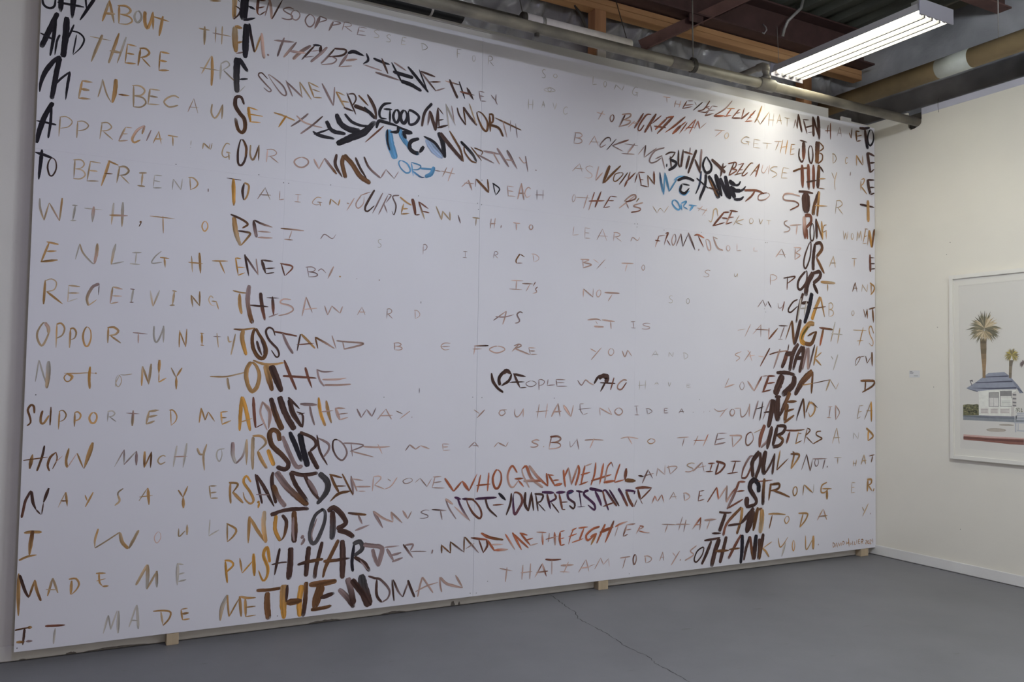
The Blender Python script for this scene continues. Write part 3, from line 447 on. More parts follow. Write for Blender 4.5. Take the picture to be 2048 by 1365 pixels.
r5|23 k 68,2742 37,2670 16,2594 5,2529;13 k 62,2736 62,2648 54,2560;11 k 0,2639 38,2637 87,2632;6 t 103,2676 100,2575;5 t 99,2673 130,2680 156,2660 140,2631 102,2617;7 t 180,2667 179,2581;6 t 178,2664 206,2669 229,2652 214,2629 182,2617;6 t 290,2675 282,2590;6 t 285,2673 314,2680 334,2661 317,2641 288,2633;7 t 298,2631 342,2596;10 t/p 399,2670 369,2594;5 t/p 399,2670 430,2671;5 t/p 386,2633 411,2637;8 t/p 369,2593 411,2603;13 p/o 489,2692 455,2664 432,2615 442,2597 471,2615;10 p/o 489,2692 477,2646;7 v 520,2675 499,2614;6 o/t 531,2606 557,2673;6 o/t 556,2673 571,2607;8 o/t 537,2630 575,2635;7 o/t 625,2658 628,2606;7 o/t 601,2659 626,2658 651,2658;4 g 717,2649 715,2622;4 g 715,2614 715,2610;5 t 780,2645 777,2612;6 t 780,2646 817,2615;4 t 817,2615 823,2651;10 t 817,2864 814,2816 831,2789 851,2813 869,2867;9 t 871,2871 869,2790;21 n/m 983,2889 966,2927 940,2921 937,2876 963,2835 986,2810 992,2760 977,2732 955,2748 939,2808;16 y 1006,2879 1011,2843 1020,2799;7 y 1005,2879 1058,2870;6 y 999,2841 1085,2840;6 y 1013,2798 1075,2804;10 o 1144,2871 1190,2864 1262,2846;11 y 1214,2865 1172,2793;12 v 1337,2898 1288,2848 1240,2808;10 p 1270,2875 1311,2846 1364,2834 1419,2830;11 n/v 1420,2896 1364,2837 1296,2775;24 k 1441,2873 1478,2822 1557,2815;32 k 1499,2924 1525,2872 1575,2846 1644,2844;17 k 1548,2932 1592,2892 1648,2879 1692,2882;20 k 1365,2800 1401,2783 1492,2776;38 k 1505,2748 1594,2800 1668,2843 1736,2918;12 k 1372,2783 1461,2828;20 k 1742,2878 1755,2921 1792,2923 1878,2912;11 s 1788,2899 1731,2840 1674,2782;43 B 1820,2882 1831,2800 1865,2711;13 k 1811,2883 1813,2810 1829,2757;30 B 1885,2894 1918,2832 1965,2795;13 k 1878,2907 1923,2897 1968,2890;18 k 1878,2914 1874,2878 1826,2868;23 k 1970,2884 1904,2881;22 B 1901,2878 1931,2823 1966,2775 2012,2760;20 k 1907,2882 1931,2842;24 k 2014,2857 1964,2833 1953,2795 1979,2769 2019,2766;22 k 2046,2814 2019,2772;46 l 2065,2865 2106,2811 2172,2760;19 k 2043,2876 2118,2845 2189,2764;30 k 2139,2915 2167,2865 2186,2762;24 n 2152,2914 2229,2836 2311,2762;15 m 2214,2936 2256,2878 2292,2825 2312,2756;21 k/d 2291,2882 2370,2817 2404,2769;12 m 2404,2762 2365,2770 2322,2816 2314,2855;9 m 2362,2858 2440,2780;9 m 2385,2855 2443,2840 2435,2814;10 v 2407,2816 2527,2777;14 v 2448,2844 2573,2840;10 p 2515,2848 2567,2775;17 v 2547,2876 2634,2767;18 v 2618,2873 2695,2762;9 p 2611,2811 2664,2813;7 p 2708,2842 2743,2809 2766,2820;10 v 2755,2855 2775,2753;12 v 2835,2776 2835,2769;4 p 3116,2805 3174,2864;5 p 3173,2864 3195,2808;5 p 3129,2826 3206,2831;4 p 3282,2853 3254,2859 3224,2842 3236,2824 3272,2804 3269,2783 3242,2773 3213,2777;9 p 3329,2866 3303,2770;10 p 3305,2765 3361,2827;22 m 3420,2884 3363,2751;16 m 3375,2757 3439,2826 3512,2896;8 m 3512,2846 3465,2829 3452,2785 3479,2785 3532,2838 3512,2846;11 m/s 3572,2855 3500,2762;10 m/s 3592,2863 3573,2806;15 s 3571,2804 3545,2752;13 s 3566,2794 3639,2864;9 s 3656,2861 3633,2790;11 s 3666,2868 3690,2781;8 s 3665,2870 3721,2875;5 s 3680,2820 3708,2822;9 s 3681,2780 3756,2776;10 m 3744,2861 3752,2777;12 m 3747,2856 3804,2801;16 s 3799,2896 3804,2799;18 e/B 3852,2895 3866,2815 3889,2736;11 B 3889,2739 3897,2898;21 B 3897,2897 3938,2767;12 B 3938,2767 4007,2866;12 B 3978,2852 4021,2883 4086,2898;12 B 4036,2820 4035,2774 4080,2759 4127,2797;23 k 4011,2856 4086,2886 4168,2874;13 k 4124,2835 4050,2837;21 k 4052,2832 4039,2783 4080,2771 4123,2815;17 e/k 4234,2955 4220,2860 4182,2777;13 k 4190,2896 4248,2864 4302,2834;24 k 4279,2936 4271,2855 4230,2768 4221,2733;38 k 4303,2929 4349,2865 4406,2772;17 m 4314,2901 4364,2820 4399,2783;39 k 4369,2949 4433,2791;13 n 4304,2840 4417,2831;36 k 4413,2926 4456,2854 4494,2783;39 k 4466,2950 4486,2876 4514,2779;31 k 4503,2917 4533,2903 4572,2891;16 k 4564,2890 4599,2899 4620,2929;28 k 4533,2870 4572,2851 4621,2856;18 k 4611,2851 4647,2869 4673,2898;42 k 4521,2880 4541,2824 4568,2794;21 k 4553,2781 4619,2791 4652,2816;17 s 4658,2864 4787,2877 4861,2862;17 s 4764,2869 4730,2828 4665,2778;10 s/p 4892,2872 4811,2849 4803,2808 4868,2817 4919,2856 4892,2872;13 p/s 5248,2889 5143,2896 5075,2881 5074,2840 5195,2840 5231,2813 5137,2765;20 n 5231,2925 5316,2931 5395,2930;82 n 5312,2920 5316,2761;33 n/m 5462,2952 5408,2833 5391,2752;24 o/m 5464,2953 5450,2838 5439,2747;10 o 5413,2833 5557,2844;6 t 5664,2901 5649,2791;8 t 5660,2899 5705,2906 5731,2883 5705,2857 5659,2844;8 t 5677,2847 5739,2797;19 n 5942,2903 6119,2897;32 o 6042,2948 6046,2766
r6|13 k 1,2482 40,2474 77,2463;16 k 30,2500 26,2429 21,2349;8 n 75,2465 61,2444 57,2412 67,2377 81,2378 94,2411 91,2449 74,2465;7 t 175,2472 173,2373;6 t 167,2467 202,2472 217,2453 204,2431 174,2423;6 t 176,2424 210,2420 223,2397 202,2376 171,2373;7 t 244,2470 232,2369;6 t 241,2470 291,2468;8 t 239,2424 277,2424;6 t 231,2369 284,2375;13 o 331,2488 315,2421 297,2351;9 o 322,2485 372,2468;7 m 310,2418 347,2420;9 t 378,2462 367,2376;10 t 372,2459 402,2465 421,2446 405,2424 375,2417;7 t 384,2418 427,2378;9 t 487,2444 483,2375;9 t 470,2441 506,2446;9 t 464,2375 500,2374;4 g 544,2440 539,2373;6 g 544,2440 580,2441;6 g 542,2410 572,2408;6 g 539,2372 580,2377;5 g 635,2431 632,2373;6 g 636,2431 674,2379;6 g 674,2377 680,2439;5 t/o 717,2449 722,2384;8 t/o 709,2449 735,2449 757,2425 748,2402 720,2383;5 v 811,2401 811,2387;5 t 778,2643 776,2612;4 t 778,2643 810,2615;4 t 808,2615 813,2648;7 t 915,2657 897,2660 880,2628 876,2597 891,2582 908,2591;8 t 896,2613 921,2609;8 t 910,2609 914,2572;12 n 975,2695 959,2631 961,2561 979,2552 997,2585 1002,2643 978,2694;14 m 986,2692 1002,2649 997,2597;10 t/m 1024,2671 1023,2617 1037,2589 1052,2615 1068,2673;9 t/m 1069,2678 1069,2588;6 p 1116,2659 1112,2588;5 p 1111,2658 1145,2663 1166,2647 1151,2629 1118,2621;7 p 1128,2624 1178,2591;9 p 1305,2641 1274,2626 1265,2606 1285,2586 1315,2586 1343,2610 1339,2633 1305,2642;13 p 1376,2641 1406,2588;7 p 1406,2588 1436,2653;16 v/m 1436,2655 1510,2572;18 n 1507,2689 1501,2626 1543,2559;24 m 1549,2689 1541,2638 1564,2555;30 m 1549,2689 1598,2646 1649,2580 1714,2544;14 n 1619,2685 1648,2628 1688,2572;13 n/v 1671,2697 1704,2636 1775,2583;9 v 1776,2583 1807,2638;6 v 1807,2640 1860,2591;5 v 1860,2591 1887,2638;10 B 1901,2706 1941,2692 1962,2652 1937,2635 1899,2662 1887,2692 1901,2706;8 B 1967,2703 1982,2622;9 B 1967,2705 2027,2692 2014,2668 1976,2660;12 B/e 1976,2653 2029,2623 2056,2626;14 B 2021,2675 2122,2682;25 B 2116,2697 2097,2651 2057,2627;5 v 2122,2676 2164,2675;7 p 2201,2706 2172,2642;7 p 2242,2709 2210,2620;6 p 2163,2678 2257,2672;6 p 2304,2597 2347,2639;13 p 2349,2646 2376,2583;7 p 2321,2623 2389,2627;6 v 2399,2661 2400,2609;17 m 2403,2659 2494,2584;12 m 2482,2669 2494,2592;7 k 2522,2648 2541,2577;9 k 2518,2648 2567,2621 2563,2599 2541,2571;6 p 2627,2643 2633,2579;5 p 2626,2642 2674,2642;6 p 2629,2613 2670,2612;5 p 2630,2579 2685,2583;10 p 2702,2566 2728,2672;11 p 2728,2674 2749,2566;10 p 2707,2605 2754,2611;7 p 2798,2643 2782,2653 2763,2636 2755,2609 2766,2588 2781,2590 2796,2602;5 v 2845,2645 2846,2580;4 v 2892,2650 2890,2583;5 v 2834,2610 2902,2617;4 p 3133,2648 3122,2634 3117,2618 3122,2599 3130,2600 3141,2619 3142,2639 3133,2648;4 p 3146,2631 3256,2639;7 p 3241,2658 3209,2562;9 s/p 3296,2684 3250,2555;14 s 3351,2696 3301,2580;10 s 3249,2617 3378,2635;8 s 3429,2673 3371,2585;7 s 3429,2673 3484,2673;7 s 3410,2639 3456,2644;5 s 3368,2586 3424,2599;9 p 3640,2703 3573,2652 3501,2597;11 p/s 3548,2649 3606,2699 3641,2704 3635,2676 3555,2649;8 p/s 3561,2645 3582,2603;9 t 3671,2688 3647,2657;10 p/s 3705,2659 3635,2634 3629,2623 3683,2615 3669,2596 3602,2579;6 t 3791,2644 3830,2600;4 t 3830,2600 3858,2635 3893,2609;5 t 3893,2609 3932,2660;13 B 3981,2710 3966,2683 4009,2646 4038,2655 4017,2698 3981,2710;13 B 4046,2689 4056,2642;13 B 4046,2694 4096,2713 4068,2675;9 B 4068,2672 4111,2657;11 B 4117,2689 4198,2692;17 B 4162,2692 4126,2646;6 p 4246,2695 4205,2655;6 p 4291,2683 4244,2626;6 p 4198,2678 4291,2666;12 p 4268,2633 4271,2630;9 t 4397,2636 4385,2688 4356,2679 4349,2637 4332,2588 4306,2598;17 s 4455,2672 4348,2560;13 s 4447,2671 4509,2680;12 s 4432,2629 4502,2630;9 s 4349,2560 4463,2597;16 s/p 4535,2693 4474,2585;13 s 4512,2692 4593,2693;9 s 4497,2638 4554,2647;10 s 4474,2585 4536,2609;6 t 4606,2665 4547,2584;7 t 4653,2642 4578,2613 4641,2597;5 t 4730,2659 4714,2647 4709,2632 4719,2617 4734,2617 4748,2633 4745,2650 4730,2658;6 t 4808,2663 4825,2622;6 t 4825,2622 4849,2663;5 t 4911,2658 4909,2624;3 t 4886,2659 4910,2659 4935,2660;9 p 5111,2679 5078,2666 5084,2643 5135,2623 5120,2597 5068,2584;9 p 5135,2644 5265,2664;12 p 5217,2659 5204,2577;36 p/s 5295,2733 5297,2633 5304,2551;27 s 5300,2738 5360,2745 5370,2697 5316,2646;25 s 5318,2646 5330,2554;14 n 5388,2685 5360,2639 5368,2552 5395,2555 5405,2619 5388,2685;26 n 5427,2728 5435,2564;19 m 5436,2709 5501,2564;20 o 5489,2714 5503,2565;8 o 5548,2690 5516,2679 5503,2628 5546,2645;8 o 5543,2645 5543,2574;6 t 5740,2662 5754,2589;7 t 5753,2588 5769,2648;6 t 5769,2647 5786,2587;5 t 5784,2588 5797,2662;6 t 5850,2651 5840,2638 5836,2619 5844,2601 5852,2601 5861,2620 5860,2641 5850,2651;9 t 5916,2672 5904,2595;6 t 5914,2673 5929,2618;9 t 5931,2617 5950,2682;8 t 5952,2681 5964,2600;9 o 6014,2705 5979,2577;6 o 6002,2704 6043,2704;6 o 5994,2637 6033,2648;5 o 5979,2577 6032,2588;11 o 6052,2696 6036,2569;29 o/y 6056,2696 6088,2553;22 m 6120,2712 6090,2554
r7|10 g/t 29,2257 32,2210 51,2150;8 t 51,2150 70,2239;8 t/p 71,2239 118,2154;9 o/t 126,2270 118,2154;10 g 185,2240 175,2160;7 g 171,2239 195,2239;7 g 165,2161 191,2164;6 g 225,2230 307,2230;15 p/g 267,2243 263,2163;10 g/t 357,2272 350,2159;13 g/t 399,2280 399,2152;10 o/p 339,2207 424,2213;13 m 482,2190 489,2184;5 m 489,2184 478,2162;5 o 528,2223 650,2221;5 o 591,2229 596,2139;7 o 800,2224 789,2211 786,2192 794,2173 804,2172 815,2192 812,2213 800,2224;5 v 811,2402 811,2383;5 n 904,2471 980,2469;18 y 939,2472 946,2324;14 n 996,2454 989,2408 996,2361;11 o 997,2457 1021,2443 1015,2389 1000,2361;5 v/t 1070,2376 1110,2444;4 v/t 1108,2446 1138,2379;6 v/t 1078,2401 1142,2405;4 p 1190,2435 1189,2385;5 p 1188,2385 1215,2392;4 p 1292,2426 1291,2385;4 p 1275,2425 1310,2428;5 p 1273,2385 1308,2385;4 o/p 1426,2423 1402,2425 1381,2406 1374,2388 1393,2380 1414,2384;5 o/p 1401,2397 1431,2397;6 o/p 1417,2395 1420,2375;9 o 1479,2424 1474,2388;6 o 1479,2424 1525,2392;8 o 1525,2391 1533,2429;7 p 1574,2411 1589,2409;7 p 1619,2446 1575,2367;7 p 1660,2468 1629,2414 1642,2388 1673,2418 1678,2462;7 p 1654,2465 1715,2493;14 n 1740,2509 1686,2402 1699,2376 1742,2415;9 v 1791,2496 1730,2367;9 v 1823,2486 1768,2365;8 v 1823,2494 1843,2488 1812,2440;8 v 1799,2434 1822,2380;9 v/n 1894,2494 1854,2482 1876,2430 1864,2373 1850,2396;11 o 1900,2485 1940,2459 1974,2444;10 o 1924,2448 1909,2384;9 o 1915,2415 1951,2420;10 o 1909,2383 1962,2393;20 s 1979,2484 1993,2431 2001,2387;8 s 2001,2387 2029,2393;12 s/t 2020,2471 2061,2368;10 s 2020,2471 2084,2435;8 s 2044,2416 2091,2410;9 t 2134,2456 2173,2375;10 t 2173,2375 2179,2433;9 t 2177,2432 2231,2378;10 t 2227,2432 2230,2381;9 v 2283,2417 2301,2368;6 t 2408,2412 2406,2363;7 t 2382,2413 2407,2412 2433,2413;6 p 2514,2419 2508,2357;6 p 2542,2425 2535,2359;7 p 2504,2386 2545,2391;7 v 2587,2385 2583,2365;8 p 2696,2410 2697,2364;7 p 2671,2411 2697,2409 2723,2410;8 p 2804,2410 2794,2402 2791,2391 2798,2381 2808,2380 2818,2392 2816,2404 2805,2410;4 p 3135,2434 3126,2373;3 p 3124,2373 3173,2381;4 p 3223,2434 3222,2360;4 p 3222,2432 3264,2432;3 p 3224,2399 3257,2400;4 p 3220,2362 3267,2365;5 p 3319,2359 3365,2439;4 p 3366,2439 3401,2361;4 p 3329,2388 3408,2392;6 p 3464,2424 3457,2365;6 p 3457,2423 3490,2425 3513,2413 3496,2400 3462,2393;4 p 3475,2394 3525,2367;6 p 3603,2376 3620,2405 3661,2387 3681,2413;9 s/p 3850,2438 3815,2353;7 s/p 3842,2434 3906,2449;9 s 3814,2403 3860,2402;8 s 3927,2470 3895,2375;8 s 3906,2460 3934,2468 3913,2421;7 s 3920,2417 3952,2379;8 p/v 3991,2465 3965,2421 3976,2381 4002,2424 3991,2465;10 v 4048,2474 4004,2379;10 n 4048,2471 4066,2381;7 n 4066,2381 4120,2487;17 v/n 4116,2486 4180,2365;10 v 4216,2378 4212,2361;14 s/r 4170,2471 4207,2480 4267,2461;10 s/r 4208,2472 4261,2393;9 p 4282,2451 4304,2382 4328,2385 4318,2442 4282,2451;12 p 4350,2480 4394,2403 4448,2386;6 p 4350,2480 4395,2467;6 p 4496,2429 4484,2418 4481,2402 4492,2388 4505,2388 4516,2404 4511,2420 4497,2428;5 p 4586,2449 4586,2396;5 p 4584,2395 4628,2402;5 p 4759,2438 4755,2407;3 p 4754,2407 4799,2411;8 p 4985,2381 5046,2449;8 p 5049,2451 5091,2383;5 p 4998,2406 5098,2411;10 p 5197,2474 5192,2378;8 p 5178,2475 5257,2474 5197,2431;10 p 5200,2431 5248,2416 5192,2378;16 n 5353,2525 5300,2415 5290,2340 5314,2322 5360,2414 5370,2521 5353,2525;33 n 5414,2525 5396,2404 5395,2309;29 n/m 5414,2524 5475,2536 5494,2488 5423,2413;27 m 5432,2414 5521,2293;9 t 5575,2348 5628,2447;10 t 5625,2446 5649,2351;7 t 5587,2383 5657,2389;8 o 5875,2443 5871,2371;5 o 5843,2444 5873,2443 5905,2445;24 s 6065,2493 6070,2347;9 n 6059,2466 6119,2470;11 n 6070,2417 6123,2421;10 n 6074,2371 6128,2379
r8|10 o 77,2042 46,1943;10 o 66,2045 118,2037;9 o 66,1998 111,2003;12 o 44,1944 117,1959;6 g 211,2048 194,1968;8 t/g 212,2048 227,2004 270,1956 284,1957;15 t/p 290,2057 288,2009 280,1954;13 g/t 373,2063 364,2016 356,1955;7 g 356,1957 414,1975;7 g 472,2027 467,1966;8 g 451,2024 495,2029;7 g 442,1967 489,1966;6 g 590,2044 559,2011 546,1978 595,1987;7 o 584,2011 629,2009;10 o/t 605,2010 611,1959;7 t 738,2033 745,1945;13 o 777,2052 786,1942;7 o 724,1997 797,1995;24 o/t 948,2263 961,2180 986,2109;13 n/m 930,2275 986,2255 1022,2231 994,2206;12 n/o 972,2189 1009,2187 1037,2180 1011,2139 988,2109;19 n/v 1052,2256 1060,2212 1071,2162;12 n/p 1056,2257 1095,2241 1155,2227;10 p 1076,2197 1147,2198;10 p 1077,2163 1157,2167;8 m/p 1200,2226 1330,2225;5 p 1263,2218 1247,2167;8 p/m 1222,2167 1270,2166;5 v 1426,2187 1449,2216 1494,2195 1515,2223;4 g 1790,2215 1781,2219 1770,2209 1775,2197 1788,2187 1786,2175 1777,2170 1767,2171;4 v 2056,2213 2055,2152;5 v 2055,2211 2070,2214 2081,2202 2074,2184 2057,2177;3 v 2337,2194 2338,2155;3 v 2323,2193 2352,2194;3 v 2321,2156 2351,2156;4 v 2542,2211 2534,2167;4 v 2540,2210 2557,2213 2566,2203 2556,2192 2539,2188;4 v 2545,2189 2567,2170;9 m 2725,2213 2699,2171 2701,2150;6 m 2725,2212 2761,2196;4 m 2701,2151 2746,2155;5 p 2822,2218 2830,2169;5 p 2811,2220 2840,2219 2867,2201 2859,2182 2831,2169;8 p 3208,2218 3213,2159;7 p 3189,2216 3258,2218 3212,2197;9 p 3212,2197 3278,2186 3211,2159;5 p 3294,2225 3339,2201;6 p 3392,2233 3320,2160;8 p 3393,2176 3394,2173;8 p 3527,2217 3629,2222;6 p 3576,2217 3557,2161;5 p 3714,2220 3704,2210 3701,2196 3708,2183 3717,2183 3726,2198 3723,2212 3714,2220;4 p 4327,2224 4303,2228 4276,2217 4285,2206 4312,2196 4308,2182 4283,2176 4259,2179;3 t 4563,2224 4561,2208 4570,2199 4582,2207 4593,2224;4 t 4593,2226 4592,2199;8 p 4929,2239 4929,2161;6 p 4925,2238 4966,2242 4999,2226 4979,2204 4933,2193;12 n/s 5112,2240 5107,2135;11 n/s 5068,2223 5195,2244 5112,2184;22 n 5307,2292 5238,2224 5225,2164 5255,2146 5316,2208 5326,2285 5307,2292;47 n 5395,2290 5333,2200 5309,2097;29 n 5388,2285 5467,2302 5470,2259 5395,2204;32 n 5396,2204 5449,2125;22 o/t 5480,2222 5647,2224;13 o/t 5560,2209 5560,2151;11 m 5851,2167 5886,2248;8 m 5885,2246 5907,2168;6 m 5858,2197 5913,2201;6 t 5971,2236 5964,2173;7 t 5969,2235 6025,2177;7 t 6026,2177 6037,2244;14 o 6079,2257 6079,2159;17 o 6064,2255 6116,2227 6112,2193 6073,2155
r9|12 o 67,1856 64,1736;6 t 67,1852 93,1863 115,1848 108,1812 75,1799;10 o 75,1800 146,1742;6 g/t 170,1836 168,1754;9 t 169,1836 219,1833;8 t 169,1798 218,1801;5 g 168,1754 210,1773;15 v/t 305,1855 274,1833 253,1780 260,1740;6 t 260,1740 297,1773;4 n 305,1853 303,1796;10 t/p 367,1840 358,1758;10 t/p 367,1842 413,1833;7 t/p 364,1796 411,1797;7 t/p 359,1756 396,1766;10 g 463,1837 455,1768;5 v 448,1837 470,1835;5 v 447,1768 466,1769;9 g/t 543,1835 558,1753;9 g/t 588,1839 559,1753;12 t 660,1840 652,1761;7 t 649,1841 672,1837;8 t 638,1763 664,1766;9 o/t 742,1823 753,1760;7 o/t 743,1823 788,1767;9 o/t 785,1846 787,1768;6 t 855,1813 842,1825 832,1804 846,1777 867,1776;8 t/o 846,1798 874,1795;7 t/o 871,1795 884,1754;8 o 842,2014 924,2019;9 o 881,2015 910,1950;8 y 963,2041 980,1946;8 y 963,2040 993,2038;6 y 970,1990 1015,1991;6 y 980,1946 1014,1963;12 n 1011,2063 1036,1945;11 n/v 1014,2056 1083,1960;7 p 1072,2044 1085,1955;16 n 1101,2041 1125,1969;11 n 1101,2040 1164,2037;8 n 1125,1994 1176,2001;7 n 1126,1966 1171,1975;8 s 1209,2027 1230,1962;10 s 1202,2029 1272,2015 1233,1962;4 v 1353,2021 1366,1965;5 v 1346,2019 1381,2023 1401,2012 1390,1999 1360,1994;6 v 1361,1995 1401,1991 1415,1979 1397,1969 1362,1965;5 v 1416,2002 1437,2016 1463,1994;11 p 1506,2035 1474,1963;12 o 1545,1984 1545,1975;5 v 1644,1976 1646,1973;6 v 1783,1980 1781,1972;8 p 2704,2038 2701,1980;6 p 2664,2037 2753,2040;5 p 2652,1981 2745,1982;8 p 2745,2022 2827,2025;7 p 2802,2021 2775,1973;7 s/p 2845,2040 2826,2010;7 s/p 2861,2008 2846,1993 2854,1974 2824,1962;9 p 3217,2018 3215,1962;8 p 3217,2018 3295,1967;4 p 3295,2025 3293,1967;6 p 3345,2020 3328,2009 3322,1992 3328,1974 3341,1973 3356,1992 3357,2011 3345,2021;12 p 3388,2005 3512,2007;7 p 3451,1995 3417,1947;4 g 3979,2014 3963,2018 3947,2008 3955,1995 3974,1985 3972,1971 3956,1966 3941,1968;5 g 4117,2008 4105,1998 4102,1984 4110,1970 4120,1970 4130,1984 4128,2000 4117,2007;7 v 4798,1982 4851,2041;7 v 4853,2039 4876,1990;5 v 4876,1990 4900,2031;10 n 4905,2032 4941,1984;6 v 5010,2026 5020,1989 5052,1996 5082,2042;12 s 5079,2042 5057,1964;15 n 5223,2066 5170,2041 5121,1980 5145,1960 5223,2013;26 n 5283,2119 5240,2008 5206,1880;41 k 5382,2127 5342,1989 5297,1880;26 n 5264,2037 5342,2051;15 g 5260,2077 5221,1896;15 g 5320,2056 5294,1943;12 g 5256,1996 5326,2005;32 o/y 5476,2101 5421,2005 5379,1913;17 o 5480,2102 5524,1941;10 m 5395,2003 5538,2027;7 t 5576,2058 5574,1951;9 t 5570,2054 5603,2060 5620,2037 5606,2013 5575,2007;8 t 5579,2006 5616,2000 5628,1975 5606,1955 5574,1951;6 t 5856,2011 5844,2000 5841,1986 5849,1973 5859,1972 5871,1987 5868,2004 5856,2011;9 m 5986,2030 6005,1962;9 m 6005,1962 6028,2032;13 m 6028,2034 6033,1953;12 m 6047,2033 6134,2053;19 m 6096,2042 6107,1923
r10|10 t 72,1648 47,1611 43,1571 63,1532 83,1568 92,1613 74,1649;16 p/t 73,1645 88,1623 91,1593;7 o/t 125,1645 125,1524;8 o/t 124,1640 143,1646 159,1623 150,1588 126,1571;9 o/t 185,1621 184,1526;8 o/t 183,1619 198,1624 211,1604 205,1576 185,1565;9 o 258,1634 244,1609 242,1574 252,1540 266,1539 277,1576 274,1615 258,1633;9 o/t 354,1635 354,1555;12 o/t 350,1633 380,1636 400,1619 386,1600 356,1594;10 o/t 366,1593 414,1557;7 v 468,1613 538,1608;6 p 494,1613 495,1559;9 g 567,1651 568,1598 580,1567 597,1593 613,1649;12 g 613,1655 615,1566;7 o 692,1635 692,1544;7 o 691,1632 724,1549;8 o 724,1546 727,1643;11 o 802,1626 806,1560;5 o 793,1624 814,1621;5 o 796,1560 816,1558;5 v 861,1608 901,1608;7 t 879,1627 889,1550;8 t 936,1613 942,1583 957,1586;9 t 975,1627 966,1572 955,1511;8 o 954,1861 997,1853 1042,1852;18 o 990,1847 993,1785 1004,1736;23 v/m 1039,1896 1034,1810 1047,1738 1063,1687;20 n/s 1101,1859 1111,1786 1129,1707;11 n 1048,1787 1145,1783;6 n 1135,1833 1203,1834;15 n/s 1166,1841 1175,1735;8 v 1149,1726 1200,1748;10 p 1268,1830 1226,1830 1210,1809 1265,1795 1282,1773 1250,1750 1202,1737;8 p 1353,1851 1333,1741;8 p 1353,1851 1390,1764;6 p 1336,1779 1416,1790;7 p 1460,1806 1479,1754;7 p 1479,1754 1502,1808;7 p 1502,1808 1551,1768;7 p 1551,1768 1565,1809;4 p 1653,1763 1680,1811;4 p 1681,1810 1701,1765;5 p 1659,1781 1704,1783;4 p 1836,1808 1833,1751;5 p 1833,1807 1852,1810 1865,1798 1855,1783 1836,1778;4 p 1842,1778 1872,1752;4 p 2012,1808 2014,1759;4 p 2005,1810 2026,1808 2043,1790 2036,1772 2014,1759;8 v/p 2542,1774 2632,1837;10 p 2633,1837 2622,1792 2608,1751;8 v 2556,1798 2622,1800 2690,1818;11 v 2754,1831 2733,1838 2711,1819 2730,1784 2719,1769 2697,1763;3 k 2048,1866 2048,1851;11 p 3251,1811 3323,1820 3362,1813;4 p 3317,1807 3334,1785;13 p 3305,1771 3337,1769 3385,1769;11 p 3368,1817 3475,1810;9 p 3440,1807 3446,1758;6 v 3629,1817 3637,1772;5 v 3611,1815 3649,1818;4 v 3615,1773 3655,1772;5 v 3779,1809 3746,1811 3714,1803 3729,1793 3773,1785 3769,1774 3736,1769 3705,1771;4 p 4597,1796 4673,1810;7 p 4728,1849 4668,1751;6 p 4836,1851 4748,1773;8 p 4832,1850 4831,1755;9 s/p 4775,1812 4914,1812;10 s/p 4917,1828 4912,1742;17 s/m 4912,1740 5012,1832;9 n 5019,1850 5116,1853;12 v 5079,1847 5033,1747;5 v 5011,1745 5063,1747;12 m 5158,1896 5091,1743;26 m 5162,1896 5184,1709;36 n 5257,1910 5189,1703;43 o/y 5408,1880 5351,1877 5282,1806 5266,1744 5309,1715;16 q 5342,1858 5277,1788 5264,1750;32 m 5301,1721 5377,1726 5432,1824;17 m 5333,1782 5423,1823;18 s/m 5462,1854 5626,1844;24 m/r 5511,1847 5470,1707;12 g/t 5646,1910 5595,1746;13 t 5701,1861 5672,1732;10 g 5599,1813 5732,1808;7 t 5857,1851 6020,1854;11 o 5981,1880 5928,1725;7 o 5903,1763 5981,1770;10 o 6110,1833 6077,1893 6051,1870 6065,1818 6100,1768 6090,1728 6046,1753
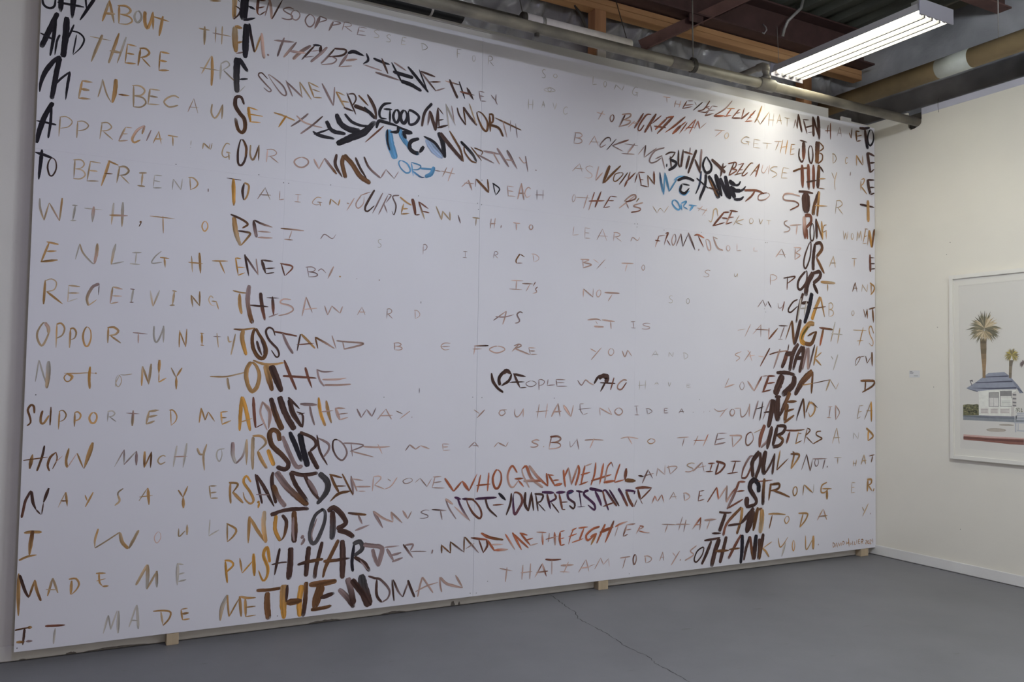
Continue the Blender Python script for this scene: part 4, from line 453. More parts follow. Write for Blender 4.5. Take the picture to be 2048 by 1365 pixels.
r11|6 g 54,1462 43,1356;8 g 56,1460 74,1396 95,1331;20 g/t 96,1458 96,1392 92,1324;6 o 182,1397 169,1387 166,1374 175,1360 187,1360 198,1374 195,1389 181,1398;13 o 178,1399 201,1383 191,1360;5 o 165,1399 226,1400 266,1403 308,1401;8 o 303,1405 308,1399;13 y/o 279,1435 276,1379 281,1323;5 g/t 415,1396 398,1355 399,1334;4 g/t 410,1395 399,1380 397,1358 404,1338 413,1337 423,1359 420,1383 409,1394;5 g/t 416,1396 439,1395 472,1401;10 t/o 520,1441 518,1341;10 t/o 520,1441 552,1347;13 t 560,1455 551,1349;15 o 599,1476 598,1405;5 o 599,1405 599,1360;8 o 599,1360 635,1383;7 t 656,1437 681,1388;10 o 710,1437 683,1388;12 o 683,1388 685,1324;11 m/o 964,1652 1014,1651 1079,1663;22 o/y 1016,1651 1010,1607 1023,1552 1035,1512;20 m 1079,1659 1065,1621 1069,1559 1095,1509 1125,1498 1141,1539 1125,1589 1097,1633 1079,1659;14 n 1089,1593 1102,1549 1119,1513;12 n 1110,1603 1129,1555 1128,1521;13 n 1187,1624 1174,1659 1151,1668 1136,1646 1154,1601 1200,1552 1211,1518 1196,1507 1168,1545;11 s 1179,1648 1224,1641 1308,1627;16 v 1226,1641 1254,1582 1288,1528;11 n 1327,1639 1310,1543;13 o 1331,1639 1369,1603 1412,1561;7 s 1306,1578 1405,1590;9 m 1410,1625 1428,1561;12 m/p 1410,1625 1469,1595 1524,1564;8 p 1507,1638 1533,1564;7 p 1571,1605 1581,1562;11 p 1534,1609 1594,1605 1694,1599 1638,1577 1578,1562;7 p 1886,1609 1888,1568;6 p 1879,1607 1911,1610 1928,1601 1915,1591 1888,1589;6 p 1890,1589 1924,1586 1935,1576 1919,1568 1888,1568;6 p 2249,1619 2206,1618 2186,1598 2207,1578 2241,1581;6 p 2186,1596 2245,1600;7 p 2417,1607 2408,1553;9 n/p 2510,1613 2410,1608;6 p 2399,1588 2467,1591;8 p 2571,1612 2531,1601 2518,1587 2548,1572 2583,1571 2624,1588 2617,1604 2573,1612;10 p 2726,1625 2678,1581;9 p 2692,1618 2729,1629 2745,1619 2700,1600;10 p 2700,1600 2810,1565;5 p 2801,1610 2815,1566;6 p 2801,1609 2851,1609;7 p 2808,1589 2848,1589;6 p 2813,1566 2867,1569;8 p 3276,1618 3323,1598;8 p 3368,1628 3284,1542;6 p 3447,1625 3430,1613 3424,1596 3436,1580 3452,1578 3470,1597 3466,1616 3448,1624;9 p 3540,1611 3563,1572 3586,1618;7 p 3586,1618 3623,1576;4 g 3793,1579 3826,1620;4 g 3826,1620 3853,1580;3 g 3801,1593 3857,1596;5 g 3949,1614 3945,1580;4 g 3948,1614 3979,1582;5 g 3980,1582 3986,1618;5 g 4082,1611 4087,1567;4 g 4074,1612 4098,1611 4119,1596 4112,1579 4087,1567;7 p 4634,1639 4572,1614 4619,1592 4580,1564;10 p 4729,1642 4661,1566;7 p 4693,1647 4713,1636 4740,1570;5 p 4698,1606 4769,1614;6 p 4807,1609 4866,1604;12 s 4926,1674 4825,1531;11 s/p 4921,1624 4995,1643 5103,1659;18 p/v 5033,1669 4964,1516;12 n 5128,1709 5113,1646;37 s/n 5113,1658 5086,1586 5050,1523;36 n 5232,1718 5171,1637 5134,1501;35 n 5088,1631 5189,1640;33 n 5273,1700 5213,1614 5172,1508;43 n 5283,1700 5282,1603 5241,1491;31 n 5196,1601 5283,1609;24 v 5327,1691 5275,1510;30 v/p 5344,1691 5334,1517;19 n/v 5414,1718 5344,1517;18 o 5440,1707 5400,1549;10 o 5488,1657 5412,1605;14 o 5417,1605 5488,1551;8 g 5599,1630 5622,1604;14 g 5677,1645 5622,1516;8 m 5884,1559 5895,1612 5941,1632 5923,1594 5884,1559;6 m 5941,1632 5999,1641;11 m 6009,1641 6026,1582;8 m 6026,1582 6074,1635;20 m 6086,1676 6089,1557
r12|10 m 44,1202 41,1235 28,1242 16,1218 25,1188 30,1158 15,1141;10 m/o 79,1215 72,1182 74,1156 87,1155 107,1192;8 m 114,1233 113,1143;8 o 152,1213 150,1122;7 o 149,1210 166,1216 181,1195 173,1171 153,1160;9 o 219,1205 219,1135;8 o 218,1205 232,1208 245,1193 239,1172 220,1164;9 o 300,1205 288,1192 284,1174 293,1154 307,1153 317,1173 315,1195 301,1205;6 g 368,1210 366,1157;7 g 365,1209 385,1213 398,1200 389,1187 370,1182;5 g 375,1183 406,1158;5 v 451,1201 513,1197;13 p/t 483,1215 481,1135;12 t 558,1210 546,1144;12 t 557,1209 606,1216;12 t 552,1180 598,1189;11 t 546,1143 586,1160;6 o 661,1215 666,1137;7 o 655,1215 674,1214 692,1185 686,1156 665,1135;9 o 812,1226 804,1148;9 o 812,1226 833,1161;7 o 833,1161 848,1206;7 o 848,1206 883,1153;9 o/t 850,1393 931,1394 984,1406 1032,1419;12 t 940,1388 944,1361 952,1325;22 o 1064,1474 1042,1441 1038,1396 1053,1340 1073,1316 1097,1341 1108,1403 1091,1453 1064,1474;14 o 1071,1486 1118,1469 1173,1465 1238,1476;33 o/m 1140,1462 1159,1392 1180,1319;37 n 1169,1459 1198,1393 1231,1314;17 s 1240,1491 1276,1405 1312,1326;15 s 1359,1453 1377,1395 1400,1337;13 s 1235,1402 1322,1399 1424,1393;12 v 1426,1440 1442,1385 1470,1347;9 v 1423,1442 1461,1430 1522,1433;12 p 1458,1386 1534,1387 1597,1396;12 p 1470,1355 1552,1356 1626,1361;3 k 2050,1343 2050,1311;18 n 2535,1441 2545,1393 2579,1348 2621,1319;22 n 2595,1364 2591,1413 2636,1456 2677,1437;26 n 2614,1439 2643,1456 2673,1440;18 n 2679,1437 2659,1394 2601,1360;15 n 2688,1439 2782,1422;16 n 2697,1434 2742,1350;10 n 2664,1384 2773,1389;7 n 2742,1350 2789,1353;5 v 2822,1395 2793,1386 2785,1373 2806,1360 2833,1360 2860,1374 2853,1388 2824,1395;7 v 2880,1404 2883,1337;6 v 2877,1402 2900,1405 2923,1393 2911,1373 2882,1365;6 v 2950,1406 2945,1367;5 v 2943,1367 3004,1372;8 v 3011,1407 3019,1363;6 v 3010,1407 3082,1406;5 v 3014,1387 3075,1387;6 v 3015,1363 3097,1364;8 v/p 3179,1404 3210,1372 3242,1407 3273,1389 3311,1374;17 n 3312,1383 3342,1427 3389,1448;28 n 3348,1419 3389,1439 3431,1432;34 n 3386,1430 3418,1428 3406,1388;14 n 3405,1396 3363,1330;9 n 3358,1390 3432,1388 3485,1386;11 s 3474,1426 3446,1342;11 p/s 3582,1409 3549,1410 3510,1381 3505,1353 3536,1346 3580,1395;5 g 3692,1407 3690,1344;5 g 3742,1413 3739,1347;3 g 3679,1374 3755,1379;4 g 3819,1382 3840,1400;3 g 3841,1400 3857,1382;4 g 3825,1388 3859,1389;5 g 3942,1401 3954,1370;4 g 3967,1402 3954,1370;4 g 4113,1389 4111,1366;3 g 4112,1389 4148,1389;3 g 4112,1378 4140,1378;3 g 4110,1365 4149,1367;6 p 4512,1438 4472,1369;10 p 4469,1368 4569,1393;5 p 4643,1412 4626,1397 4619,1377 4631,1355 4647,1353 4664,1377 4659,1399 4642,1413;14 p 4697,1418 4765,1344;17 p/s 4765,1344 4842,1455;6 p/s 4842,1455 4899,1462;22 s 4915,1456 4854,1335;15 s 4897,1458 4984,1460;12 s 4897,1402 4980,1412;12 s 4842,1335 4940,1355;28 n 4995,1486 5103,1488 5196,1470;60 n 5062,1470 5016,1385 4979,1316;51 n 5188,1466 5171,1393 5054,1313;24 n 4979,1301 5045,1301;51 m/n 5388,1504 5273,1419 5192,1314;22 m 5391,1501 5374,1326;10 o 5273,1393 5387,1408;7 m 5387,1408 5591,1441;17 t 5586,1441 5538,1349;7 t 5586,1441 5654,1365;6 t 5654,1365 5686,1417;17 m 6008,1434 5998,1349;19 m 5945,1436 6044,1438 6112,1434 6094,1396 5964,1340
r13|11 n/m 93,1045 85,993 65,921;15 o/m 44,1003 34,934;6 m 6,975 109,988;12 m 144,1011 120,987 110,947 119,919;6 m 144,1011 149,976 131,929;4 p 143,961 173,993;13 o 199,1029 189,969 195,933;5 p 195,933 235,1003;8 o 236,1003 267,926;18 o 304,1055 269,925;6 v/g 448,1016 405,929;9 v/g 448,1016 449,939;7 v/g 449,939 505,1007;13 v 505,1007 507,934;13 o/m 544,1004 544,921;7 o/m 544,920 575,999;10 m 576,1002 574,918;7 t 644,975 631,980 615,970 608,952 619,937 631,939 644,947;11 g 698,1030 683,920;13 g 746,1041 731,914;7 p 685,972 751,973;11 t 799,1014 811,984 829,980;12 t 846,1035 831,976 838,895;10 y/t 913,1203 920,1140;7 y/t 910,1203 947,1207;7 y/t 917,1174 944,1174;9 y/t 920,1138 966,1158;18 y 1017,1288 1014,1191 1012,1102;21 y 1020,1286 1043,1213 1068,1101;7 o 1006,1146 1077,1169;17 s 1079,1286 1086,1202 1096,1117;6 s 1096,1117 1139,1140;12 p 1130,1261 1120,1196 1159,1103;20 p 1131,1258 1170,1202 1166,1111;29 n/m 1173,1281 1204,1185 1240,1102;34 n 1219,1289 1254,1196 1309,1103;14 n 1268,1284 1333,1220;27 n 1275,1274 1296,1198 1348,1118;13 n 1353,1115 1351,1184 1317,1204;6 n 1328,1189 1363,1196;16 v 1336,1247 1431,1242;13 v 1390,1235 1400,1189 1420,1128;18 y 1439,1284 1452,1200 1482,1121;18 o 1483,1267 1497,1200 1517,1138;8 p 1455,1203 1527,1209;17 p 1539,1222 1565,1157;12 p 1535,1223 1596,1222;7 p 1552,1188 1612,1194;8 p 1565,1157 1613,1170;11 v 1665,1219 1692,1168;6 v 1692,1168 1724,1217;10 v 1725,1214 1757,1174;7 v 1757,1174 1780,1225;7 p 1791,1156 1841,1217;7 p 1841,1218 1878,1157;6 p 1803,1178 1885,1180;6 p 1904,1206 1948,1187;6 p 1992,1204 1928,1158;6 v 2004,1169 2008,1167;6 p 2417,1211 2457,1185;9 p 2492,1211 2439,1160;7 p 2615,1209 2599,1200 2593,1188 2604,1175 2619,1175 2636,1188 2631,1202 2616,1208;6 p 2593,1207 2648,1210;7 p 2707,1216 2705,1184 2722,1164 2746,1179 2768,1215;7 p 2768,1219 2768,1163;7 p 2886,1245 2871,1152;7 p 2948,1249 2934,1155;5 p 2861,1196 2957,1202;11 p 2979,1163 3029,1251;11 p 3028,1251 3046,1163;9 p 2990,1194 3055,1199;18 p 3070,1239 3130,1163;9 p 3148,1238 3132,1165;5 v 3200,1248 3204,1206 3226,1175;4 v 3200,1247 3232,1248;4 v 3188,1210 3291,1219;4 v 3226,1174 3263,1185;5 p 3358,1220 3363,1169;9 p 3358,1220 3460,1172;5 p 3429,1221 3460,1172;9 p 3514,1219 3490,1207 3484,1191 3505,1173 3528,1173 3548,1191 3539,1210 3514,1220;6 v 3664,1233 3673,1170;3 v 3646,1231 3685,1233;5 v 3650,1171 3690,1170;4 v 3755,1212 3760,1176;5 v 3745,1212 3775,1212 3800,1198 3791,1186 3761,1175;6 v 3909,1216 3908,1182;5 v 3909,1215 3942,1215;5 v 3908,1199 3936,1199;5 v 3906,1182 3944,1183;5 v 4040,1180 4065,1213;5 v 4066,1213 4083,1180;4 v 4045,1192 4087,1193;6 v 4169,1188 4173,1186;6 v 4270,1189 4273,1187;7 v 4326,1194 4329,1192;6 p 4367,1213 4405,1193 4466,1198 4505,1216;7 p 4482,1207 4424,1149;10 p 4546,1207 4529,1196 4524,1178 4535,1161 4552,1160 4567,1178 4565,1198 4547,1208;5 p 4567,1213 4629,1215;9 p 4624,1212 4637,1151 4682,1171 4723,1247;12 p 4718,1247 4714,1150;16 v 4806,1271 4753,1132;13 n 4854,1265 4822,1120;8 n 4777,1205 4867,1226;13 v 4930,1277 4854,1128;13 n 4865,1181 4932,1186;45 n 4956,1282 4947,1205 4918,1092 4900,1075;35 n 4971,1277 4996,1115;46 n 5014,1301 5008,1205 5011,1112;37 m/n 5139,1338 5087,1247 5029,1151;21 m 5114,1262 5215,1267;38 m 5114,1247 5081,1107;17 m 5089,1186 5185,1207;19 m 5076,1099 5185,1158;17 n 5284,1290 5222,1156 5210,1112;18 m 5287,1287 5301,1130;12 m 5313,1178 5353,1272;17 o 5332,1213 5364,1256 5414,1229 5403,1179 5361,1146 5342,1180;11 n 5387,1252 5444,1215;9 p 5589,1223 5573,1135;6 p 5564,1222 5614,1224;7 p 5547,1138 5597,1135;14 p 5649,1234 5649,1118;9 p 5649,1234 5694,1178 5649,1118;7 t 5931,1234 5903,1125;5 t 5931,1230 5979,1234;5 t 5916,1179 5963,1185;5 t 5903,1125 5944,1141;9 t 6074,1266 5991,1117;20 y 6074,1265 6077,1097;7 o 6015,1189 6093,1187
r14|7 g 937,1008 904,1001 897,968 912,939 925,973 921,1005;19 v/g 979,1042 981,971 998,926;12 v/g 999,926 1034,970 1051,1052;15 t 1051,1055 1054,916;19 t 1084,1067 1084,968 1088,890;15 o/t 1081,1073 1129,1070 1154,1033 1111,989;19 o 1111,989 1134,939 1163,892;25 y 1165,998 1182,954 1201,907;26 m/n 1228,1042 1219,1088 1192,1105 1172,1084 1187,1021 1244,964 1280,917 1263,885 1214,901;24 v 1242,1070 1283,974 1325,898 1359,902;27 k 1281,1092 1310,1030 1354,925;33 k 1338,1084 1356,1006 1388,895;19 n 1338,1089 1412,1056 1431,1016 1398,981;26 n 1392,981 1416,935 1448,879;15 n 1435,1073 1455,980 1500,900;13 v 1443,1055 1503,1020 1504,985 1475,944;11 n/v 1556,1042 1531,1037 1530,990 1557,941 1588,926 1612,964 1593,1012 1556,1042;7 v 1635,1023 1645,945;9 v 1591,1023 1652,1019 1709,1006 1630,974;8 p 1641,974 1772,938;10 p 1709,1000 1789,994 1872,996;6 p 1796,1013 1825,955;8 v 1968,968 1996,1005;10 p 1996,1004 2034,976;8 p 2034,976 2066,997;9 p 2066,997 2124,976;6 p 2209,1004 2214,965;5 p 2209,1004 2253,1002;6 p 2212,985 2247,985;4 p 2213,964 2262,966;8 v 2386,976 2426,1011;6 v 2426,1011 2453,977;4 v 2410,989 2454,987;7 p 2561,975 2589,1004;9 p 2589,1004 2646,977;6 p 2646,977 2663,1006;9 p 2891,1010 2867,1015 2836,1005 2847,996 2879,984 2874,973 2849,968 2823,971;10 p 2922,972 2926,968;8 s/p 2982,1034 2964,955;12 s/p 2971,1032 3030,1034 3054,1017 3026,999 2973,995;8 s/p 2975,996 3037,990 3052,970 3018,957 2962,954;4 v 3124,1000 3132,962 3179,1010;9 v 3179,1017 3196,944;8 p 3241,1005 3316,1007 3393,1002;9 p 3317,1017 3284,952;7 p 3534,1010 3593,1019 3684,1007;9 p 3594,1022 3631,970;7 o/p 3798,1004 3773,995 3765,984 3780,971 3804,970 3828,983 3823,996 3797,1003;7 p 4024,1005 4132,1009;8 p 4092,1002 4073,943;8 p 4219,1016 4179,947;11 r/p 4315,1026 4266,939;7 r/p 4178,982 4315,983;12 v 4405,1030 4377,947;7 v 4405,1030 4496,1031;8 v 4390,985 4476,993;11 v 4374,947 4481,962;9 p 4545,1010 4553,926;12 p 4520,1013 4638,1003 4553,926;12 s/p 4740,1032 4692,1013 4682,955 4707,936 4756,977 4740,1032;7 t 4763,1028 4851,1058;34 s 4875,1087 4834,999 4820,917;21 v 4834,915 4907,974 4949,1080;39 n 4949,1074 4899,902;33 n 5006,1073 4957,924;27 n 4998,1078 5089,1071 5064,1025 4998,1001;26 m/n 5014,1000 5064,969 5031,929 4957,916;15 s/m 5089,1042 5197,1038 5301,1045;23 s 5139,1029 5101,939;12 o/m 5232,1028 5202,936;6 o/m 5232,1015 5267,1015;10 o/m 5198,936 5270,959;10 m 5330,1057 5291,934;12 m 5330,1057 5361,1037 5309,996;10 m 5318,989 5396,929;11 m 5484,1030 5438,1025 5431,1000 5493,973 5473,961 5396,932;8 t 5610,929 5661,1051;8 t 5663,1052 5692,927;5 t 5622,974 5701,975;6 g 5861,1011 5856,957;6 g 5862,1010 5914,959;5 g 5913,959 5922,1015;17 y 6039,1028 6034,940;19 o 6014,1047 6096,982 6034,940
r15|12 n/s 44,828 23,783 16,744 9,699;14 n 46,825 54,771 68,736;7 n 68,736 90,709;6 n 93,710 99,769;15 n 119,837 99,769;5 t 192,813 162,740;10 o 193,813 202,743;7 m 171,772 205,770;7 o 278,795 289,766;9 o 314,807 281,735;7 t/g 450,819 426,797 435,760;10 t 427,786 435,757 414,735;5 t 564,817 525,752;14 o 565,816 573,729;5 o 526,772 590,777;8 o 712,798 736,759;9 o 758,817 736,759;14 o 737,759 740,703;8 t 865,811 875,746;8 t 865,812 904,811;8 t 870,775 903,778;8 t 875,747 911,746;13 o 973,826 972,769 978,713;12 o 965,826 1012,815 983,767;15 o 988,772 1043,712;14 y/o 1080,823 1055,857 1041,826 1078,769 1097,724 1080,707 1052,732 1040,771;15 y 1118,717 1128,708;11 y 1128,708 1122,681;15 n 1102,866 1121,794 1143,703;19 n 1109,861 1160,776 1208,683;7 v 1109,755 1178,749;20 n 1197,874 1192,819 1217,700;26 m/v 1201,802 1227,739 1270,679;34 v/m 1214,873 1282,781 1394,679;25 n 1292,870 1328,790 1394,700;22 n 1292,871 1360,850 1447,858;22 n 1367,856 1421,757 1470,696;21 v 1393,822 1450,732;32 d 1454,858 1502,805 1498,748 1446,684;16 m 1519,844 1543,792 1570,743;11 m 1512,848 1588,825;9 m 1545,780 1611,777;17 m 1636,747 1569,735 1519,693;11 m 1587,848 1655,722;14 v 1640,834 1657,728;10 p 1640,828 1678,744;8 p 1652,816 1714,804;8 p 1670,771 1758,767;6 p 1685,744 1728,742;7 p 1775,823 1770,740;7 p 1775,823 1805,826 1821,812 1783,775;7 p 1783,774 1845,748;5 p 1862,807 1883,793;7 p 1921,813 1883,764 1845,748;5 p 1995,806 1969,799 1958,789 1969,776 1990,776 2015,787 2014,800 1995,806;4 p 2036,778 2067,803;7 p 2067,803 2112,750;5 p 2112,750 2142,798;7 p 2164,807 2146,742;7 p 2150,806 2205,807;7 p 2157,772 2206,776;6 p 2146,742 2227,736;15 r 2228,796 2259,753 2289,713;14 r 2289,713 2346,774;18 r 2346,773 2393,711;12 r 2393,711 2447,814;12 r 2471,806 2449,699;12 r 2528,817 2521,703;10 r 2442,741 2541,746;15 r 2586,834 2563,804 2557,765 2572,722 2596,720 2616,764 2612,812 2586,833;15 r/p 2731,809 2693,853 2663,799 2673,740 2701,718 2739,757;13 r 2712,771 2776,771;12 r 2739,762 2780,718;10 p 2765,834 2774,794 2821,710;19 r/p 2765,830 2796,847 2835,772 2922,705;16 p/r 2777,755 2921,751;19 p/r 2816,851 2881,777 2961,712;15 r 2947,797 2961,714;13 r 2959,793 3015,711;9 r 2952,787 3006,781;10 r 2999,748 3046,750;19 r 3007,714 3070,725;15 r 3077,815 3084,755 3094,701;14 r 3077,755 3116,827;13 p 3116,824 3142,712;15 r/p 3142,719 3191,842;17 r 3191,841 3200,797 3172,707;15 r 3245,836 3214,709;11 p 3245,832 3302,848;11 r 3213,776 3287,790;12 r 3198,709 3271,729;15 r 3332,855 3323,777 3295,704;16 r 3395,847 3365,706;13 r 3296,733 3460,768;12 r/p 3459,853 3426,815 3404,710;6 s 3459,853 3475,817;18 r 3396,718 3493,725;13 r 3531,838 3499,759 3486,716;11 r 3486,714 3571,729;24 s 3584,806 3574,730;26 m 3572,724 3664,717;13 n 3686,752 3731,743;7 n/p 3731,746 3819,762;13 s/v 3771,791 3721,698;6 s/v 3771,788 3811,729;6 p 3845,742 3853,799;6 p 3853,796 3918,747;6 p 3918,750 3919,819;7 p 3948,811 3967,751;8 p 3935,798 3983,805 4027,797 3967,751;7 t/p 4188,817 4158,823 4118,811 4133,798 4173,782 4164,766 4131,760 4101,764;13 p 4258,824 4171,762;6 p 4258,826 4279,750;5 p 4207,786 4295,797;11 s 4312,813 4382,814;12 s 4354,811 4332,759;8 s 4290,756 4362,754;16 s 4414,813 4384,731;17 s 4391,827 4474,802 4437,755 4384,731;8 s 4529,823 4634,819;14 s 4580,819 4546,734;8 s 4496,732 4603,739;18 v/s 4772,853 4723,848 4661,770 4638,694;16 s 4638,694 4692,704 4756,813;36 n 4820,886 4748,807 4755,695;29 n 4828,880 4827,793 4779,688;43 n 4884,891 4860,792 4864,708;19 n 4869,708 4931,783 4974,865;23 n 4977,868 4953,708;15 o/m 5035,890 4999,739;12 m 4999,739 5123,825;17 m/o 5168,878 5184,853 5151,742;17 m/o 5146,860 5241,845 5151,742;7 m 5322,852 5265,732;12 n/m 5322,848 5361,718;8 n/m 5361,719 5387,810;7 v 5433,815 5416,800 5411,779 5422,757 5438,757 5453,779 5450,803 5432,814;8 v 5387,813 5549,811;12 v 5528,808 5500,729;10 v 5555,752 5549,738;8 t 5674,813 5672,763;4 t 5631,816 5675,813 5719,814;9 t 5861,787 5853,738;10 t 5893,790 5883,739;6 t 5850,762 5895,763;10 t 5949,750 5983,828;12 t 5984,829 6005,750;8 t 5957,778 6012,782;9 m 6047,815 6114,826;12 m 6091,816 6072,763
r16|14 o 22,627 50,629 96,625;18 m/o 58,636 52,575 48,517;12 o 5,497 41,512 79,517;11 o/t 343,624 330,569 331,530;7 t 331,529 374,555 442,600;17 t/o 442,598 454,549 483,514;14 t 485,513 501,545 529,604;4 p 622,589 609,575 604,555 612,535 622,534 634,555 632,578 621,589;7 t 720,599 723,557 752,584;11 t 761,616 762,561;6 g 874,634 871,548;8 g 871,548 922,577;9 t/o 963,606 966,511;12 o 959,609 1009,574 999,541 967,510;16 o 1078,638 1075,494;18 o 1080,634 1122,560 1169,489;25 t/o 1157,663 1154,585 1169,489;22 y 1220,636 1217,559 1246,492;19 n/m 1253,635 1278,594 1268,521 1247,492;22 n 1189,641 1252,657 1320,663 1401,660;33 m/n 1318,652 1323,574 1324,477;15 v 1316,619 1314,546 1323,486;10 n 1192,632 1233,642;21 v 1361,510 1377,501;15 v 1379,499 1376,482 1362,462;23 d 1483,655 1436,617 1410,522 1423,469 1451,479 1490,574 1493,637 1470,656;8 v 1448,605 1421,521 1428,481;33 n/d 1536,639 1541,553 1537,477;28 n 1507,641 1553,653 1616,571 1563,534;26 n 1569,528 1622,512 1667,482;15 n/m 1626,623 1676,614 1737,606;14 v 1688,607 1714,553;13 v 1671,519 1757,546;17 v 1779,624 1839,523;13 p 1780,622 1838,580 1902,552;13 p 1887,613 1902,554;12 p 1887,613 1959,544;14 p 1960,616 1994,565;8 p 1994,565 2017,609;5 v 2131,606 2106,611 2077,601 2090,591 2121,578 2119,566 2094,562 2069,564;9 n/v 2147,611 2243,599;9 v 2203,602 2216,545;9 v 2235,670 2262,611 2309,544;17 p 2235,670 2286,634;17 u 2295,677 2338,662;13 u/v 2317,668 2346,606 2404,525;10 p 2296,620 2396,532;15 u/s 2344,664 2429,657;14 s 2379,657 2415,583 2465,538 2482,556 2471,598 2429,648 2379,660;17 u 2436,659 2586,660;14 n 2507,656 2530,595 2592,538;10 s 2560,614 2638,614;19 k 2599,687 2652,639;17 n 2691,682 2685,618 2656,545;18 s/u 2709,680 2754,672 2771,626 2748,582 2719,547 2706,603 2709,678;19 n 2793,683 2790,612 2816,561;17 n 2818,560 2838,681;14 n 2838,674 2856,561;11 n 2869,666 2889,556;15 n 2860,669 2923,657 2908,618 2878,613;7 n 2885,609 2943,553;19 u 2915,677 3006,668;17 s/u 2954,662 2982,564;14 s/u 3008,664 3023,632 2970,608;10 n 2986,607 3048,536;20 u 3022,668 3095,668;16 s 3047,657 3073,556;7 s 3056,603 3112,603;7 s 3073,556 3096,554;25 e 3105,661 3157,672;16 u/n 3161,668 3117,670 3118,627 3168,590 3159,556 3126,579;15 u 3178,672 3237,660;10 u 3203,665 3220,565;4 u 3189,565 3251,565;16 u 3277,669 3247,663 3241,643 3284,609 3326,571 3326,538 3272,574;19 u 3283,682 3339,671 3391,658;20 u 3328,663 3360,610 3383,561;14 s/u 3391,661 3411,597 3440,529;16 u/s 3391,660 3416,662 3463,605 3508,552;12 s 3393,556 3495,581;15 u/n 3445,666 3528,551;20 u/s 3519,671 3545,637 3599,546;15 u 3578,657 3665,644;12 u 3658,642 3651,624;22 s 3584,650 3611,591 3646,540;8 s 3653,538 3678,588;18 s 3663,666 3737,668 3806,661;21 s 3684,657 3706,585;5 s 3706,585 3725,555;13 s 3800,657 3706,585;10 r/p 3831,605 3806,552;10 r/p 3830,606 3854,566;9 r/p 3856,565 3892,611;8 r/p 3893,610 3913,553;7 p 3960,571 3998,623;5 p 3997,622 4022,571;4 p 3967,590 4027,591;8 p 4091,611 4099,557;9 p 4082,611 4115,609 4143,589 4133,570 4098,557;10 s 4237,619 4223,547;6 s 4237,616 4281,621;6 s 4229,582 4262,586;7 s 4223,547 4282,557;12 s 4310,535 4400,639;15 r 4400,636 4415,548;13 p 4415,550 4490,635;17 p 4496,646 4489,525;17 p/s 4489,525 4538,581 4584,625;23 s/v 4616,669 4569,580 4497,472;15 s 4608,670 4678,664;13 s 4592,598 4671,600;15 s 4502,477 4655,537;38 k/n 4811,579 4811,637 4771,674 4732,653 4728,606 4780,539 4789,504 4742,472;46 n 4693,553 4693,472;25 n 4687,475 4781,491;9 s 4803,661 4958,666;30 m/n 4872,682 4861,588 4856,480;20 m 4940,643 4916,513;20 m 4925,631 5024,634 5015,598 4934,584;17 m 4950,590 5047,561 5140,526;11 o 5198,604 5179,589 5173,564 5182,539 5199,538 5217,563 5216,591 5198,604;10 o 5292,615 5279,533;13 o 5296,614 5391,546;8 g 5396,548 5400,616;13 o 5549,622 5492,600 5482,551 5517,542 5563,566;9 o 5492,574 5603,569;25 o 5549,560 5549,486;6 t 5838,607 5831,524;5 t 5837,607 5878,604;6 t 5835,568 5869,567;4 t 5830,524 5875,527;19 o 6031,623 6023,526;17 o 6022,624 6074,621 6069,590 6031,575;13 o 6036,575 6083,526;12 o 6105,548 6096,523
